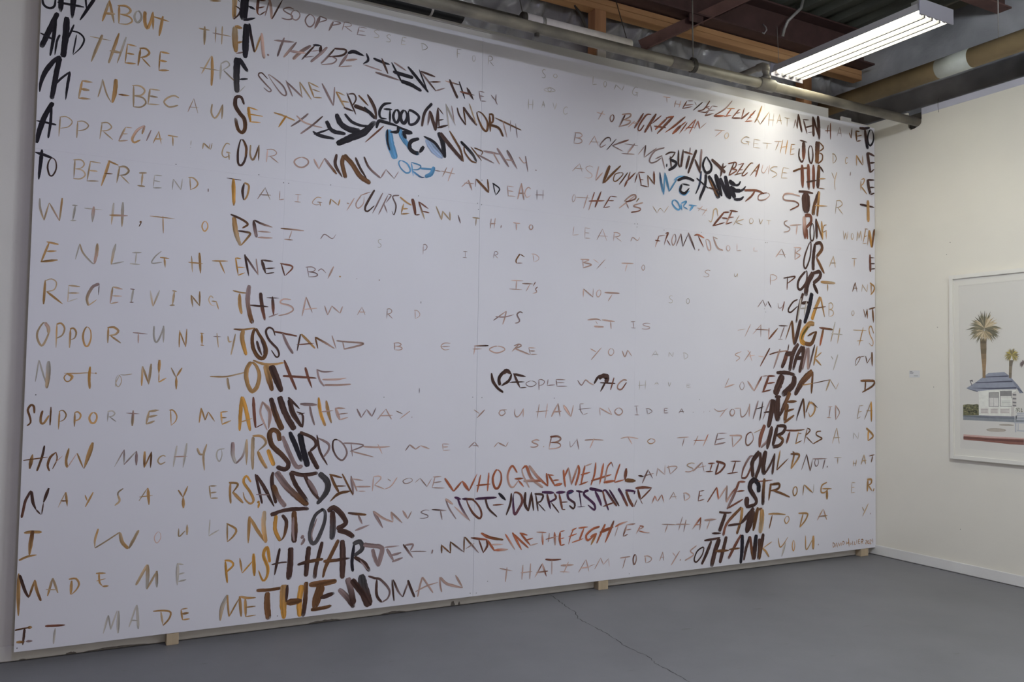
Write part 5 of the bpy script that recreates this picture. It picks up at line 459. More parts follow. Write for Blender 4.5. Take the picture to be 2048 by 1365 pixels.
r17|16 o 7,435 9,330 13,232;14 n 11,427 35,352 53,315;11 m/o 55,319 75,396;13 o/m 75,397 86,346 105,293;11 t/o 151,398 132,314;11 t 152,398 176,324;5 t 124,346 174,340;13 o 234,378 232,311;9 o 221,386 252,386 267,357 254,329 235,310;9 o 340,403 384,400;9 o 354,399 358,358 372,337;5 o 344,365 385,373;10 o 372,336 400,335;15 t 576,425 550,375 525,326;17 t/g 577,425 579,362 577,300;11 t 577,300 622,389;14 t/g 621,389 624,305;15 g 721,419 722,306;10 g 722,416 751,409;9 g 727,361 756,366;9 g 728,324 765,330;12 y 959,408 965,354 973,292;11 y 955,413 987,406 1000,383 964,348;11 o 1033,419 1048,337;9 y 1049,337 1101,396;19 y 1105,436 1113,315;17 y 1193,381 1177,463 1158,424 1183,355 1180,306 1159,286 1134,343;16 n 1245,453 1233,384 1221,309;31 n 1306,453 1305,367 1298,276;10 n 1203,367 1249,374 1288,374;27 n 1407,451 1399,369 1394,284;22 n 1482,471 1451,336 1443,268;19 n/m 1345,354 1408,366 1490,373;22 m 1576,475 1509,337 1490,269;33 n 1597,472 1603,375 1603,252;19 m/n 1491,360 1566,360 1645,365;18 k 1668,445 1658,346 1664,286;25 d 1660,444 1703,453 1717,411 1669,375;23 n 1670,369 1731,328 1764,277;9 v 1705,348 1756,285;23 v 1779,406 1793,358 1818,301;26 v 1723,435 1778,424 1835,408 1830,355 1815,302;18 v 1867,399 1913,322;9 v 1847,409 1943,411;15 v 1894,358 1957,370;15 v 1901,321 1967,339;13 n/v 1968,417 2032,332;11 v 1974,411 2030,412 2014,376;7 v 2014,371 2067,368 2117,363;10 v 2158,370 2152,346;11 m 2214,398 2218,344;10 m 2217,391 2275,340;10 m 2273,411 2276,339;11 m/v 2273,408 2366,338;10 m 2366,432 2366,334;11 m/v 2371,429 2467,326;7 p 2378,358 2435,386;14 s/r 2411,422 2526,401;10 s 2468,403 2500,321;15 s 2519,399 2527,366 2499,323;18 r/m 2481,446 2539,415 2638,392;14 r 2527,398 2577,329;10 p 2554,369 2636,364;15 r/p 2577,333 2673,329;12 r/p 2652,427 2723,324;15 r 2703,433 2772,317;13 r 2703,429 2822,326;14 r 2760,425 2837,340;13 r 2755,426 2813,408;9 r 2801,377 2854,386;8 p 2832,341 2890,350;10 p/r 2879,423 2953,414;16 p/r 2922,413 2928,337;9 p 2976,409 2970,353;16 r/p 3015,413 3021,327;7 r/p 2949,371 3044,385;16 r 3058,410 3055,367 3064,323;8 r 3059,413 3094,417;7 r 3063,366 3091,371;8 r 3064,323 3095,327;9 r 3162,423 3139,377 3124,324;10 r 3146,414 3186,428;9 r 3123,375 3187,390;12 r 3200,426 3275,429;15 r 3244,423 3205,341;9 r 3150,335 3239,354;16 r 3369,424 3312,411 3262,373 3276,340 3332,373;13 r 3295,362 3345,382;17 r/o 3345,381 3300,307;17 r 3414,437 3381,380 3346,314;21 s/r 3486,456 3451,385 3414,312;20 r 3370,385 3484,414;13 r/p 3496,413 3535,429 3601,443;7 p 3523,422 3494,349;13 p/s 3595,422 3563,347;10 p/s 3595,421 3664,422;7 p/s 3582,386 3631,388;7 p/s 3563,344 3602,355;9 r/p 3708,404 3671,352;8 r/p 3700,407 3735,397 3688,379;7 r/p 3695,373 3741,359 3789,352;6 p 3894,404 4022,392;10 p 3947,398 3922,342;7 p 4080,444 4044,350;9 p 4112,420 4091,335;7 p 4022,395 4152,386;14 r/p 4249,428 4170,349;12 r/p 4250,430 4239,338;7 r/p 4188,378 4257,379;15 p 4283,406 4397,406;10 p 4334,400 4305,339;15 n 4421,456 4485,447 4543,446;30 n 4484,442 4456,380 4424,315;15 n 4355,307 4441,301;23 m/s 4640,478 4501,372 4461,282;26 o/m 4648,476 4636,386 4595,284;17 n 4509,353 4633,357;33 n 4766,464 4633,357;64 n 4756,448 4725,368 4690,284;32 m 4805,468 4758,295;46 o/t 4848,451 4844,360 4828,272;19 m 4804,450 4852,459;14 o 4912,411 4998,408 5094,396;13 m 4954,402 4922,301;8 o 5110,382 5091,370 5084,350 5095,330 5111,330 5131,350 5129,372 5110,382;14 o 5284,391 5245,288;14 o 5231,397 5325,390 5330,370 5299,330 5245,288;12 p/o 5437,328 5504,413;13 p/o 5508,413 5545,326;9 p/o 5451,358 5554,360;8 t 5960,402 5988,365;11 t 6036,427 5964,326;18 v 6056,344 6062,340
r18|7 m -5,165 33,170 73,172;15 m/o 54,172 71,172;12 n 41,170 39,132 36,92;12 o/m 9,109 44,106;10 v 48,107 76,106;12 s 127,170 167,167 213,165;10 g 171,155 168,120 166,79;10 g 403,189 383,101;8 g 404,188 416,117;8 g 416,117 442,207;14 g 449,206 450,94;9 g 531,226 500,118;13 g 533,226 544,103;6 g 509,152 541,146;9 o 610,185 663,182 695,169 687,136 660,106;10 t 648,177 660,108;6 o 745,179 777,181;10 o 745,177 754,123;11 o 748,155 783,156;8 o 754,124 789,125;20 g/t 978,228 950,166 942,96;11 o 975,226 980,168 987,112;9 o 987,112 1037,205;15 o 1039,215 1050,105;14 o 1068,202 1074,102;13 o 1039,213 1084,200 1125,198;8 o 1070,152 1124,152;6 o 1072,102 1128,104;18 m 1126,236 1198,232 1265,236;30 m 1185,221 1186,145 1196,71;35 o/y 1275,252 1272,157 1279,66;16 n 1293,249 1289,155;29 y 1372,241 1361,147 1366,67;24 m/n 1397,255 1394,155 1383,65;36 m 1290,152 1375,154;32 m 1413,237 1493,238 1571,243;50 m 1484,230 1465,170 1444,101;24 n 1479,156 1560,177;22 m 1427,97 1485,99 1545,106;29 v/n 1584,196 1632,146 1677,82;34 v/n 1635,254 1655,184 1675,100;53 d/n 1715,265 1734,176 1768,78;34 n 1659,242 1716,166 1775,82;18 n 1809,227 1811,138 1843,92;14 n/v 1757,252 1796,236 1834,223 1888,159 1880,113 1843,92;12 n 1903,217 1910,157 1919,90;13 n/v 1910,217 1942,148 1972,108;11 n/v 1972,108 2009,201;16 n 2002,204 2026,147 2048,99;12 p 2094,213 2078,154 2067,99;12 p 2096,213 2166,113;9 p 2052,131 2124,158 2198,172;11 p 2207,202 2212,152 2223,111;16 p 2211,200 2251,160 2306,139 2359,122;13 p 2312,204 2363,121;7 p 2615,216 2708,191;9 p 2668,217 2658,128;9 p 2783,222 2777,130;9 p 2839,226 2834,128;7 p 2766,174 2851,175;9 p/s 2872,135 2927,219;13 p/s 2925,219 2958,133;11 p/s 2883,165 2969,166;13 s 2948,243 3006,234 3070,233;7 p 2998,235 2999,142;13 p 3066,193 3166,188;9 p 3126,212 3087,141;6 p 3059,154 3135,144;7 p 3204,134 3261,213;8 p 3264,213 3288,132;8 p 3217,161 3301,163;4 p 3290,169 3335,176;7 p 3332,144 3381,216;7 p 3381,213 3403,169;5 p 3403,169 3445,205;4 p 3445,205 3452,149;9 p 3539,199 3624,203;8 p 3585,196 3562,128;10 s/p 3665,213 3653,198 3649,175 3655,149 3664,149 3675,173 3675,199 3665,214;8 p 3752,194 3758,146;7 p 3741,195 3777,193 3807,175 3796,156 3758,146;7 p 3877,150 3905,211;6 p 3905,211 3914,150;4 p 3884,173 3921,173;6 p 3993,198 4022,167;10 p 4057,204 3980,111;8 p 4064,146 4060,135;10 p 4211,230 4154,196 4183,166 4104,133;12 n 4277,212 4219,190 4190,134 4211,113 4263,159 4277,212;17 n 4282,260 4356,263 4434,269;26 n 4350,252 4305,166 4259,91;38 n 4425,264 4386,176 4351,66;30 n 4494,274 4464,181 4431,85;20 m 4389,175 4519,170;23 s 4637,276 4571,190 4512,108;32 k 4649,275 4648,172 4634,63;15 m 4517,176 4626,178;26 n 4726,257 4687,169 4665,84;25 s/m 4727,257 4742,170 4759,80;37 k/n 4790,265 4777,173 4767,80;30 n 4822,233 4821,158 4813,76;32 n/m 4862,268 4841,173 4823,75;8 o 4951,200 4854,157;15 o 4854,157 4885,135 4922,87;9 o 5016,224 5033,155 5066,166 5119,222;18 g 5094,183 5053,79;9 o 5180,192 5169,172 5166,146 5173,115 5183,116 5192,144 5190,175 5180,193;12 o/t 5310,219 5318,111 5387,183;25 o 5396,212 5394,104;18 v 5448,140 5455,137
sig|5 j 5618,136 5619,100;6 j 5613,137 5627,136 5638,123 5633,109 5619,101;5 j 5641,96 5659,137;7 j 5660,137 5673,94;3 j 5646,110 5676,111;6 j 5680,137 5693,105;5 j 5705,136 5693,105;6 j 5713,135 5713,104;5 j 5732,140 5732,111;6 j 5728,141 5741,140 5750,130 5746,119 5732,111;6 j 5777,140 5775,109;10 j 5801,161 5806,91;8 j 5775,121 5807,126;4 j 5825,121 5819,118 5817,114 5821,109 5826,109 5832,113 5831,118 5825,121;6 j 5848,137 5846,102;4 j 5846,102 5858,106;6 j 5871,131 5870,102;5 j 5869,102 5884,106;6 j 5898,141 5898,105;7 j 5918,144 5917,106;5 j 5918,143 5937,142;4 j 5917,126 5933,126;5 j 5917,107 5938,108;6 j 5951,139 5948,100;7 j 5949,139 5963,140 5973,132 5965,122 5951,118;4 j 5956,118 5977,100;6 j 5996,127 6016,127 6019,119 5999,101 6023,99;7 j 6037,122 6029,117 6027,108 6032,100 6038,99 6045,108 6044,118 6037,122;6 j 6049,126 6067,127 6069,117 6052,96 6073,96;6 j 6088,139 6091,95
"""
def catmull(P, step):
    if len(P) == 2:
        k = max(3, int((P[1]-P[0]).length/step)); return [P[0].lerp(P[1], i/k) for i in range(k+1)]
    closed = (P[0]-P[-1]).length < .012
    out = []; n = len(P)
    for i in range(n-1):
        p1, p2 = P[i], P[i+1]
        p0 = P[i-1] if i > 0 else (P[-2] if closed else p1*2-p2)
        p3 = P[i+2] if i+2 < n else (P[1] if closed else p2*2-p1)
        k = max(3, int((p2-p1).length/step))
        for j in range(k):
            t = j/k; t2 = t*t; t3 = t2*t
            out.append(.5*((2*p1)+(-p0+p2)*t+(2*p0-5*p1+4*p2-p3)*t2+(-p0+3*p1-3*p2+p3)*t3))
    out.append(P[-1]); return out

def new_layer():
    bm = bmesh.new(); return bm, bm.loops.layers.uv.new('Stroke'), bm.loops.layers.float_color.new('Pigment')
def paint_row(lay, items, idx):
    rnd = random.Random(idx*7+3); bm, uvl, cl = lay
    off = Vector(mu.location)
    for si, it in enumerate(items):
        tk = it.split(); w = int(tk[0])/1000; w = w*.96+.0004+max(0, w-.012)*.14; ct = tk[1].split('/')
        c0 = Vector(PALL[ct[0]]); c1 = Vector(PALL[ct[-1]])
        P = [Vector([int(v)/1000 for v in s.split(',')]) for s in tk[2:]]
        jit = rnd.uniform(.88, 1.12); c0 = c0*jit; c1 = c1*jit
        S = catmull(P, .009 if len(P) > 2 else .02)
        L = [0]
        for a, b in zip(S, S[1:]): L.append(L[-1]+(b-a).length)
        T = max(L[-1], 1e-4); y = -.0004-.00002*si; so = rnd.uniform(0, 90); tail, head = (rnd.uniform(.22, .9), rnd.uniform(.4, 1.0)) if w < .022 else (rnd.uniform(.5, 1.0), rnd.uniform(.7, 1.0))
        dt, dh = (rnd.uniform(.1, .5), rnd.uniform(0, .3)) if w > .018 else (rnd.uniform(0, .25), 0); wash = ct[0] in 'gtpl'; a0 = rnd.uniform(.92, 1.02) if wash else rnd.uniform(.95, 1.05)
        prev = None
        for i, p in enumerate(S):
            d = S[min(i+1, len(S)-1)]-S[max(i-1, 0)]
            if d.length < 1e-6: d = Vector((0, 1))
            d.normalize(); nr = Vector((-d.y, d.x)); t = L[i]/T
            env = min(1, head+(1-head)*min(1, t/.25))*(1 if t < .55 else 1-(1-tail)*((t-.55)/.45)**1.3)
            e0 = min(1, (L[i]+w*.16)/(w*.42)); e1 = min(1, (T-L[i]+w*.12)/(w*.42))
            hw = w*.5*env*math.sqrt(max(.02, e0))*math.sqrt(max(.02, e1))*(1+.16*noise.noise(Vector((L[i]*9+so, so, 0))))
            rl = hw*(1+.14*noise.noise(Vector((L[i]*60, so, 1)))); rr = hw*(1+.14*noise.noise(Vector((L[i]*60, so, 5))))
            A = p+nr*rl; B = p-nr*rr
            A.x = min(max(A.x, .001), MW-.001); B.x = min(max(B.x, .001), MW-.001)
            A.y = min(max(A.y, H0+.001), H1-.001); B.y = min(max(B.y, H0+.001), H1-.001)
            cur = (bm.verts.new((A.x-off.x, y-off.y, A.y-off.z)), bm.verts.new((B.x-off.x, y-off.y, B.y-off.z)), L[i], c0.lerp(c1, min(1, max(0, (t-.2)/.6))), a0*(1-dt*max(0, (t-.7)/.3)**1.2)*(1-dh*max(0, 1-t/.1)))
            if prev:
                f = bm.faces.new((prev[0], cur[0], cur[1], prev[1]))
                wv = w*28
                for lp, (u, v, c, al) in zip(f.loops, ((prev[2], 0, prev[3], prev[4]), (cur[2], 0, cur[3], cur[4]), (cur[2], wv, cur[3], cur[4]), (prev[2], wv, prev[3], prev[4]))):
                    lp[uvl].uv = (u+so, v*.2+so); lp[cl] = (*c, al)
            prev = cur
LETTERS, SIGN = new_layer(), new_layer()
for idx, line in enumerate(STROKES.strip().split('\n')):
    key, rest = line.split('|'); paint_row(SIGN if key == 'sig' else LETTERS, rest.split(';'), idx)
tag(obj('lettering', LETTERS[0], M_paint, mu), 'rows of brush lettering in brown, ochre, black and blue')
tag(obj('signature', SIGN[0], M_paint, mu), 'small brown painted signature and year')
# filled screw holes and pencil specks
MARKS = [(646, 2511), (1073, 2511), (1209, 2484), (1237, 2484), (1477, 2505), (2018, 2506), (2416, 2507), (2445, 2501), (2444, 2657), (2423, 2469), (3637, 2502), (3662, 2504), (3657, 2482), (3895, 2484), (4241, 2501), (4881, 2485), (4897, 2486), (2407, 1289), (2471, 1286), (3000, 1284), (47, 1292), (13, 80), (1828, 1287), (1243, 85), (2533, 144), (2414, 83), (2456, 80), (3618, 86), (4232, 1277), (4884, 1949), (4870, 1973)]
M_pencil = mat('pencil grey', (.16, .16, .18), .8)
for mx_, mz_ in MARKS:
    bm = bmesh.new(); off = Vector(mu.location)
    bmesh.ops.create_circle(bm, cap_ends=True, segments=8, radius=.003, matrix=Matrix.Translation((mx_/1000-off.x, -.0003-off.y, mz_/1000-off.z)) @ Matrix.Rotation(math.pi/2, 4, 'X'))
    obj('screw_hole', bm, M_pencil, mu)

# ------------------------------------------------------------------ framed print
AX = 6.105
ar = empty('framed_print', (XR, -1.25, 1.55), 'white framed print of palm trees and a blue-roofed kiosk on the right wall', 'picture')
y0, y1, z0, z1 = -.676, -1.95, .855, 2.249; fw = .03
bxo('backing', (XR-.012, XR-.001, y1+.01, y0-.01, z0+.01, z1-.01), M_frame, ar)
for n, d in (('frame', (AX, XR-.001, y0-fw, y0, z0, z1)), ('frame', (AX, XR-.001, y1, y1+fw, z0, z1)), ('frame', (AX, XR-.001, y1+fw, y0-fw, z0, z0+fw)), ('frame', (AX, XR-.001, y1+fw, y0-fw, z1-fw, z1))):
    bxo(n, d, M_frame, ar, .0015)
# mat with a window
mw = (-.749, -1.88, .937, 2.165)
for d in ((y0-fw, mw[0], z0+fw, z1-fw), (mw[1], y1+fw, z0+fw, z1-fw), (mw[0], mw[1], z0+fw, mw[2]), (mw[0], mw[1], mw[3], z1-fw)):
    bxo('mat_board', (XR-.017, XR-.0125, min(d[0], d[1]), max(d[0], d[1]), d[2], d[3]), M_mat, ar)
pr = bxo('print', (XR-.0155, XR-.0125, mw[1], mw[0], mw[2], mw[3]), M_print, ar)
PCOL = {}
def pc(c):
    if c not in PCOL: PCOL[c] = mat('print ink %d' % len(PCOL), c, .7, var=.06, scale=40)
    return PCOL[c]
ink = {}
lay = [0]
def shape(name, pts, col):
    col = tuple(min(.8, c*1.42) for c in col)
    bm = ink.setdefault((name, col), bmesh.new()); lay[0] += 1
    x = XR-.0157-.000004*lay[0]; off = Vector(ar.location)
    vs = [bm.verts.new((x-off.x, y/1000-off.y, z/1000-off.z)) for y, z in pts]
    bm.faces.new(vs)
def ellipse(cy, cz, ry, rz, n=24): return [(cy+ry*math.cos(2*math.pi*k/n), cz+rz*math.sin(2*math.pi*k/n)) for k in range(n)]
shape('road', [(-774, 1186), (-899, 1191), (-1082, 1189), (-1224, 1191), (-1224, 1153), (-1081, 1155), (-774, 1152)], (0.188, 0.202, 0.216))
shape('road', [(-774, 1186), (-899, 1191), (-1082, 1189), (-1175, 1188), (-1175, 1180), (-969, 1175), (-774, 1177)], (0.122, 0.138, 0.156))
shape('hedge', [(-775, 1265), (-811, 1272), (-853, 1270), (-882, 1275), (-895, 1271), (-896, 1192), (-774, 1186)], (0.117, 0.112, 0.065))
shape('hedge', [(-801, 1260), (-813, 1259), (-811, 1254), (-801, 1255)], (0.107, 0.107, 0.054))
shape('hedge', [(-776, 1229), (-788, 1227), (-785, 1214), (-776, 1217)], (0.107, 0.107, 0.054))
shape('hedge', [(-799, 1230), (-810, 1229), (-808, 1223), (-799, 1225)], (0.107, 0.107, 0.054))
shape('hedge', [(-803, 1203), (-811, 1201), (-809, 1191), (-803, 1193)], (0.195, 0.181, 0.089))
shape('hedge', [(-863, 1256), (-874, 1255), (-872, 1245), (-863, 1247)], (0.195, 0.181, 0.089))
shape('hedge', [(-784, 1225), (-800, 1224), (-797, 1215), (-784, 1217)], (0.065, 0.068, 0.034))
shape('hedge', [(-802, 1248), (-822, 1247), (-818, 1236), (-802, 1238)], (0.195, 0.181, 0.089))
shape('hedge', [(-775, 1246), (-792, 1245), (-788, 1238), (-775, 1239)], (0.065, 0.068, 0.034))
shape('hedge', [(-820, 1227), (-833, 1226), (-831, 1220), (-820, 1221)], (0.195, 0.181, 0.089))
shape('hedge', [(-803, 1213), (-811, 1211), (-810, 1203), (-803, 1205)], (0.195, 0.181, 0.089))
shape('hedge', [(-832, 1224), (-848, 1223), (-845, 1218), (-832, 1218)], (0.065, 0.068, 0.034))
shape('hedge', [(-781, 1204), (-797, 1203), (-794, 1194), (-781, 1196)], (0.065, 0.068, 0.034))
shape('hedge', [(-814, 1217), (-825, 1215), (-823, 1206), (-814, 1208)], (0.195, 0.181, 0.089))
shape('hedge', [(-786, 1263), (-796, 1261), (-794, 1250), (-786, 1252)], (0.065, 0.068, 0.034))
shape('hedge', [(-788, 1202), (-799, 1201), (-797, 1197), (-788, 1198)], (0.195, 0.181, 0.089))
shape('hedge', [(-851, 1208), (-871, 1207), (-867, 1196), (-851, 1198)], (0.195, 0.181, 0.089))
shape('hedge', [(-776, 1247), (-797, 1246), (-792, 1234), (-776, 1236)], (0.045, 0.045, 0.027))
shape('hedge', [(-870, 1211), (-885, 1210), (-882, 1205), (-869, 1205)], (0.065, 0.068, 0.034))
shape('hedge', [(-873, 1250), (-884, 1249), (-882, 1239), (-873, 1241)], (0.065, 0.068, 0.034))
shape('hedge', [(-812, 1267), (-819, 1266), (-818, 1260), (-812, 1261)], (0.195, 0.181, 0.089))
shape('hedge', [(-885, 1232), (-895, 1230), (-895, 1224), (-884, 1225)], (0.065, 0.068, 0.034))
shape('hedge', [(-787, 1263), (-804, 1262), (-801, 1252), (-787, 1254)], (0.065, 0.068, 0.034))
shape('hedge', [(-842, 1231), (-856, 1230), (-853, 1223), (-842, 1225)], (0.107, 0.107, 0.054))
shape('hedge', [(-788, 1230), (-805, 1229), (-802, 1222), (-788, 1223)], (0.065, 0.068, 0.034))
shape('hedge', [(-828, 1252), (-840, 1251), (-838, 1246), (-828, 1247)], (0.045, 0.045, 0.027))
shape('hedge', [(-824, 1224), (-836, 1223), (-834, 1217), (-824, 1218)], (0.065, 0.068, 0.034))
shape('hedge', [(-778, 1249), (-788, 1248), (-786, 1242), (-778, 1243)], (0.065, 0.068, 0.034))
shape('hedge', [(-821, 1250), (-832, 1249), (-830, 1237), (-821, 1239)], (0.195, 0.181, 0.089))
shape('hedge', [(-837, 1201), (-849, 1200), (-847, 1189), (-837, 1190)], (0.107, 0.107, 0.054))
shape('hedge', [(-830, 1262), (-840, 1261), (-837, 1249), (-830, 1251)], (0.065, 0.068, 0.034))
shape('hedge', [(-812, 1223), (-830, 1222), (-826, 1212), (-812, 1213)], (0.045, 0.045, 0.027))
shape('hedge', [(-833, 1224), (-849, 1223), (-846, 1216), (-833, 1217)], (0.045, 0.045, 0.027))
shape('hedge', [(-880, 1265), (-895, 1264), (-895, 1251), (-880, 1254)], (0.065, 0.068, 0.034))
shape('hedge', [(-779, 1205), (-788, 1203), (-786, 1190), (-779, 1193)], (0.107, 0.107, 0.054))
shape('hedge', [(-871, 1223), (-884, 1222), (-881, 1213), (-870, 1215)], (0.045, 0.045, 0.027))
shape('hedge', [(-877, 1255), (-884, 1254), (-883, 1241), (-877, 1244)], (0.107, 0.107, 0.054))
shape('hedge', [(-842, 1251), (-855, 1250), (-852, 1239), (-842, 1241)], (0.045, 0.045, 0.027))
shape('hedge', [(-872, 1232), (-890, 1231), (-886, 1225), (-871, 1226)], (0.195, 0.181, 0.089))
shape('hedge', [(-865, 1231), (-882, 1230), (-879, 1218), (-865, 1220)], (0.045, 0.045, 0.027))
shape('hedge', [(-778, 1264), (-793, 1263), (-790, 1254), (-777, 1256)], (0.195, 0.181, 0.089))
shape('hedge', [(-842, 1259), (-854, 1258), (-852, 1247), (-842, 1249)], (0.107, 0.107, 0.054))
shape('hedge', [(-808, 1244), (-816, 1242), (-814, 1230), (-807, 1232)], (0.045, 0.045, 0.027))
shape('hedge', [(-817, 1214), (-828, 1213), (-826, 1206), (-817, 1208)], (0.045, 0.045, 0.027))
shape('hedge', [(-869, 1243), (-877, 1241), (-875, 1229), (-869, 1231)], (0.195, 0.181, 0.089))
shape('hedge', [(-831, 1239), (-850, 1238), (-846, 1227), (-831, 1229)], (0.107, 0.107, 0.054))
shape('hedge', [(-844, 1205), (-859, 1204), (-856, 1191), (-844, 1193)], (0.045, 0.045, 0.027))
shape('hedge', [(-821, 1213), (-831, 1212), (-829, 1200), (-821, 1202)], (0.065, 0.068, 0.034))
shape('hedge', [(-853, 1247), (-871, 1246), (-867, 1239), (-853, 1241)], (0.107, 0.107, 0.054))
shape('hedge', [(-854, 1269), (-865, 1268), (-862, 1259), (-853, 1260)], (0.045, 0.045, 0.027))
shape('hedge', [(-861, 1229), (-875, 1227), (-873, 1219), (-861, 1220)], (0.045, 0.045, 0.027))
shape('hedge', [(-868, 1245), (-885, 1244), (-882, 1231), (-868, 1234)], (0.107, 0.107, 0.054))
shape('hedge', [(-849, 1227), (-861, 1226), (-858, 1214), (-849, 1216)], (0.045, 0.045, 0.027))
shape('hedge', [(-861, 1231), (-880, 1230), (-876, 1221), (-861, 1223)], (0.045, 0.045, 0.027))
shape('hedge', [(-843, 1239), (-851, 1237), (-850, 1226), (-842, 1228)], (0.195, 0.181, 0.089))
shape('hedge', [(-883, 1247), (-895, 1246), (-893, 1236), (-883, 1238)], (0.065, 0.068, 0.034))
shape('hedge', [(-806, 1203), (-816, 1202), (-814, 1190), (-806, 1193)], (0.107, 0.107, 0.054))
shape('hedge', [(-783, 1222), (-802, 1221), (-798, 1214), (-783, 1215)], (0.195, 0.181, 0.089))
shape('hedge', [(-811, 1247), (-818, 1246), (-817, 1241), (-811, 1242)], (0.107, 0.107, 0.054))
shape('hedge', [(-863, 1215), (-882, 1214), (-878, 1208), (-863, 1209)], (0.045, 0.045, 0.027))
shape('hedge', [(-847, 1201), (-856, 1200), (-854, 1190), (-847, 1190)], (0.107, 0.107, 0.054))
shape('kiosk', [(-896, 1384), (-1171, 1384), (-1170, 1259), (-1134, 1194), (-899, 1192)], (0.617, 0.591, 0.515))
shape('kiosk', [(-1171, 1384), (-1196, 1376), (-1196, 1362), (-1171, 1368)], (0.491, 0.479, 0.434))
shape('kiosk', [(-1134, 1194), (-1136, 1356), (-1171, 1379), (-1171, 1267), (-1157, 1258), (-1150, 1197)], (0.434, 0.413, 0.381))
shape('kiosk_shadow', [(-899, 1193), (-1134, 1196), (-1156, 1199), (-1156, 1187), (-1026, 1182), (-899, 1188)], (0.175, 0.175, 0.202))
shape('shutter', [(-973, 1363), (-1047, 1366), (-1046, 1261), (-972, 1258)], (0.188, 0.181, 0.175))
shape('shutter_panel', [(-977, 1324), (-1042, 1326), (-1042, 1265), (-977, 1262)], (0.515, 0.503, 0.468))
shape('shutter', [(-1055, 1376), (-1141, 1379), (-1140, 1266), (-1053, 1263)], (0.188, 0.181, 0.175))
shape('shutter_panel', [(-1059, 1338), (-1137, 1340), (-1136, 1270), (-1058, 1267)], (0.515, 0.503, 0.468))
shape('shutter_panel', [(-979, 1359), (-1041, 1362), (-1041, 1329), (-979, 1326)], (0.287, 0.279, 0.262))
shape('sign_panel', [(-1061, 1323), (-1141, 1325), (-1140, 1271), (-1060, 1268)], (0.578, 0.565, 0.515))
shape('sign_lines', [(-1067, 1305), (-1132, 1307), (-1132, 1304), (-1067, 1302)], (0.262, 0.254, 0.238))
shape('sign_lines', [(-1067, 1293), (-1132, 1296), (-1132, 1293), (-1067, 1291)], (0.262, 0.254, 0.238))
shape('sign_lines', [(-1067, 1282), (-1132, 1285), (-1132, 1282), (-1067, 1280)], (0.262, 0.254, 0.238))
shape('shutter', [(-1009, 1325), (-1011, 1325), (-1011, 1264), (-1008, 1264)], (0.223, 0.216, 0.209))
shape('lower_sign', [(-908, 1246), (-972, 1248), (-972, 1206), (-908, 1206)], (0.515, 0.497, 0.456))
shape('sign_lines', [(-913, 1239), (-965, 1241), (-965, 1237), (-913, 1235)], (0.314, 0.270, 0.254))
shape('sign_lines', [(-913, 1230), (-965, 1232), (-965, 1228), (-913, 1226)], (0.314, 0.270, 0.254))
shape('sign_lines', [(-913, 1221), (-965, 1223), (-965, 1219), (-913, 1217)], (0.314, 0.270, 0.254))
shape('sign_lines', [(-913, 1214), (-965, 1216), (-965, 1213), (-913, 1210)], (0.314, 0.270, 0.254))
shape('lower_sign', [(-984, 1249), (-1044, 1251), (-1044, 1210), (-983, 1209)], (0.515, 0.497, 0.456))
shape('sign_lines', [(-988, 1242), (-1037, 1244), (-1037, 1240), (-988, 1238)], (0.314, 0.270, 0.254))
shape('sign_lines', [(-988, 1233), (-1037, 1235), (-1037, 1231), (-988, 1229)], (0.314, 0.270, 0.254))
shape('sign_lines', [(-988, 1224), (-1037, 1226), (-1037, 1223), (-988, 1220)], (0.314, 0.270, 0.254))
shape('sign_lines', [(-988, 1217), (-1037, 1219), (-1037, 1216), (-988, 1214)], (0.314, 0.270, 0.254))
shape('lower_sign', [(-1053, 1251), (-1128, 1254), (-1127, 1213), (-1053, 1212)], (0.515, 0.497, 0.456))
shape('sign_lines', [(-1058, 1244), (-1121, 1247), (-1121, 1244), (-1058, 1241)], (0.314, 0.270, 0.254))
shape('sign_lines', [(-1058, 1236), (-1121, 1238), (-1121, 1235), (-1058, 1232)], (0.314, 0.270, 0.254))
shape('sign_lines', [(-1057, 1227), (-1121, 1229), (-1121, 1226), (-1057, 1223)], (0.314, 0.270, 0.254))
shape('sign_lines', [(-1057, 1220), (-1121, 1223), (-1121, 1220), (-1057, 1217)], (0.314, 0.270, 0.254))
shape('shutter', [(-1147, 1356), (-1172, 1354), (-1172, 1345), (-1147, 1344)], (0.156, 0.150, 0.150))
shape('shutter', [(-1146, 1329), (-1172, 1326), (-1172, 1318), (-1146, 1317)], (0.156, 0.150, 0.150))
shape('shutter', [(-1146, 1302), (-1172, 1299), (-1172, 1290), (-1146, 1290)], (0.156, 0.150, 0.150))
shape('shutter', [(-1146, 1280), (-1171, 1277), (-1171, 1269), (-1146, 1268)], (0.156, 0.150, 0.150))
shape('roof', [(-972, 1505), (-1088, 1512), (-1121, 1488), (-932, 1477)], (0.216, 0.231, 0.275))
shape('roof', [(-932, 1477), (-1121, 1488), (-1145, 1447), (-873, 1434)], (0.216, 0.231, 0.275))
shape('roof', [(-873, 1434), (-1145, 1447), (-1183, 1406), (-1172, 1390), (-1028, 1386), (-889, 1370), (-801, 1391)], (0.216, 0.231, 0.275))
shape('roof', [(-801, 1391), (-889, 1370), (-889, 1364), (-848, 1374), (-809, 1387)], (0.089, 0.093, 0.117))
shape('roof_band', [(-932, 1477), (-1121, 1488), (-1134, 1481), (-1132, 1478), (-934, 1471)], (0.065, 0.068, 0.093))
shape('roof_band', [(-872, 1435), (-1140, 1451), (-1151, 1445), (-1148, 1441), (-875, 1429)], (0.065, 0.068, 0.093))
shape('roof_band', [(-809, 1393), (-1022, 1398), (-1183, 1406), (-1177, 1396), (-1028, 1388), (-948, 1388)], (0.065, 0.068, 0.093))
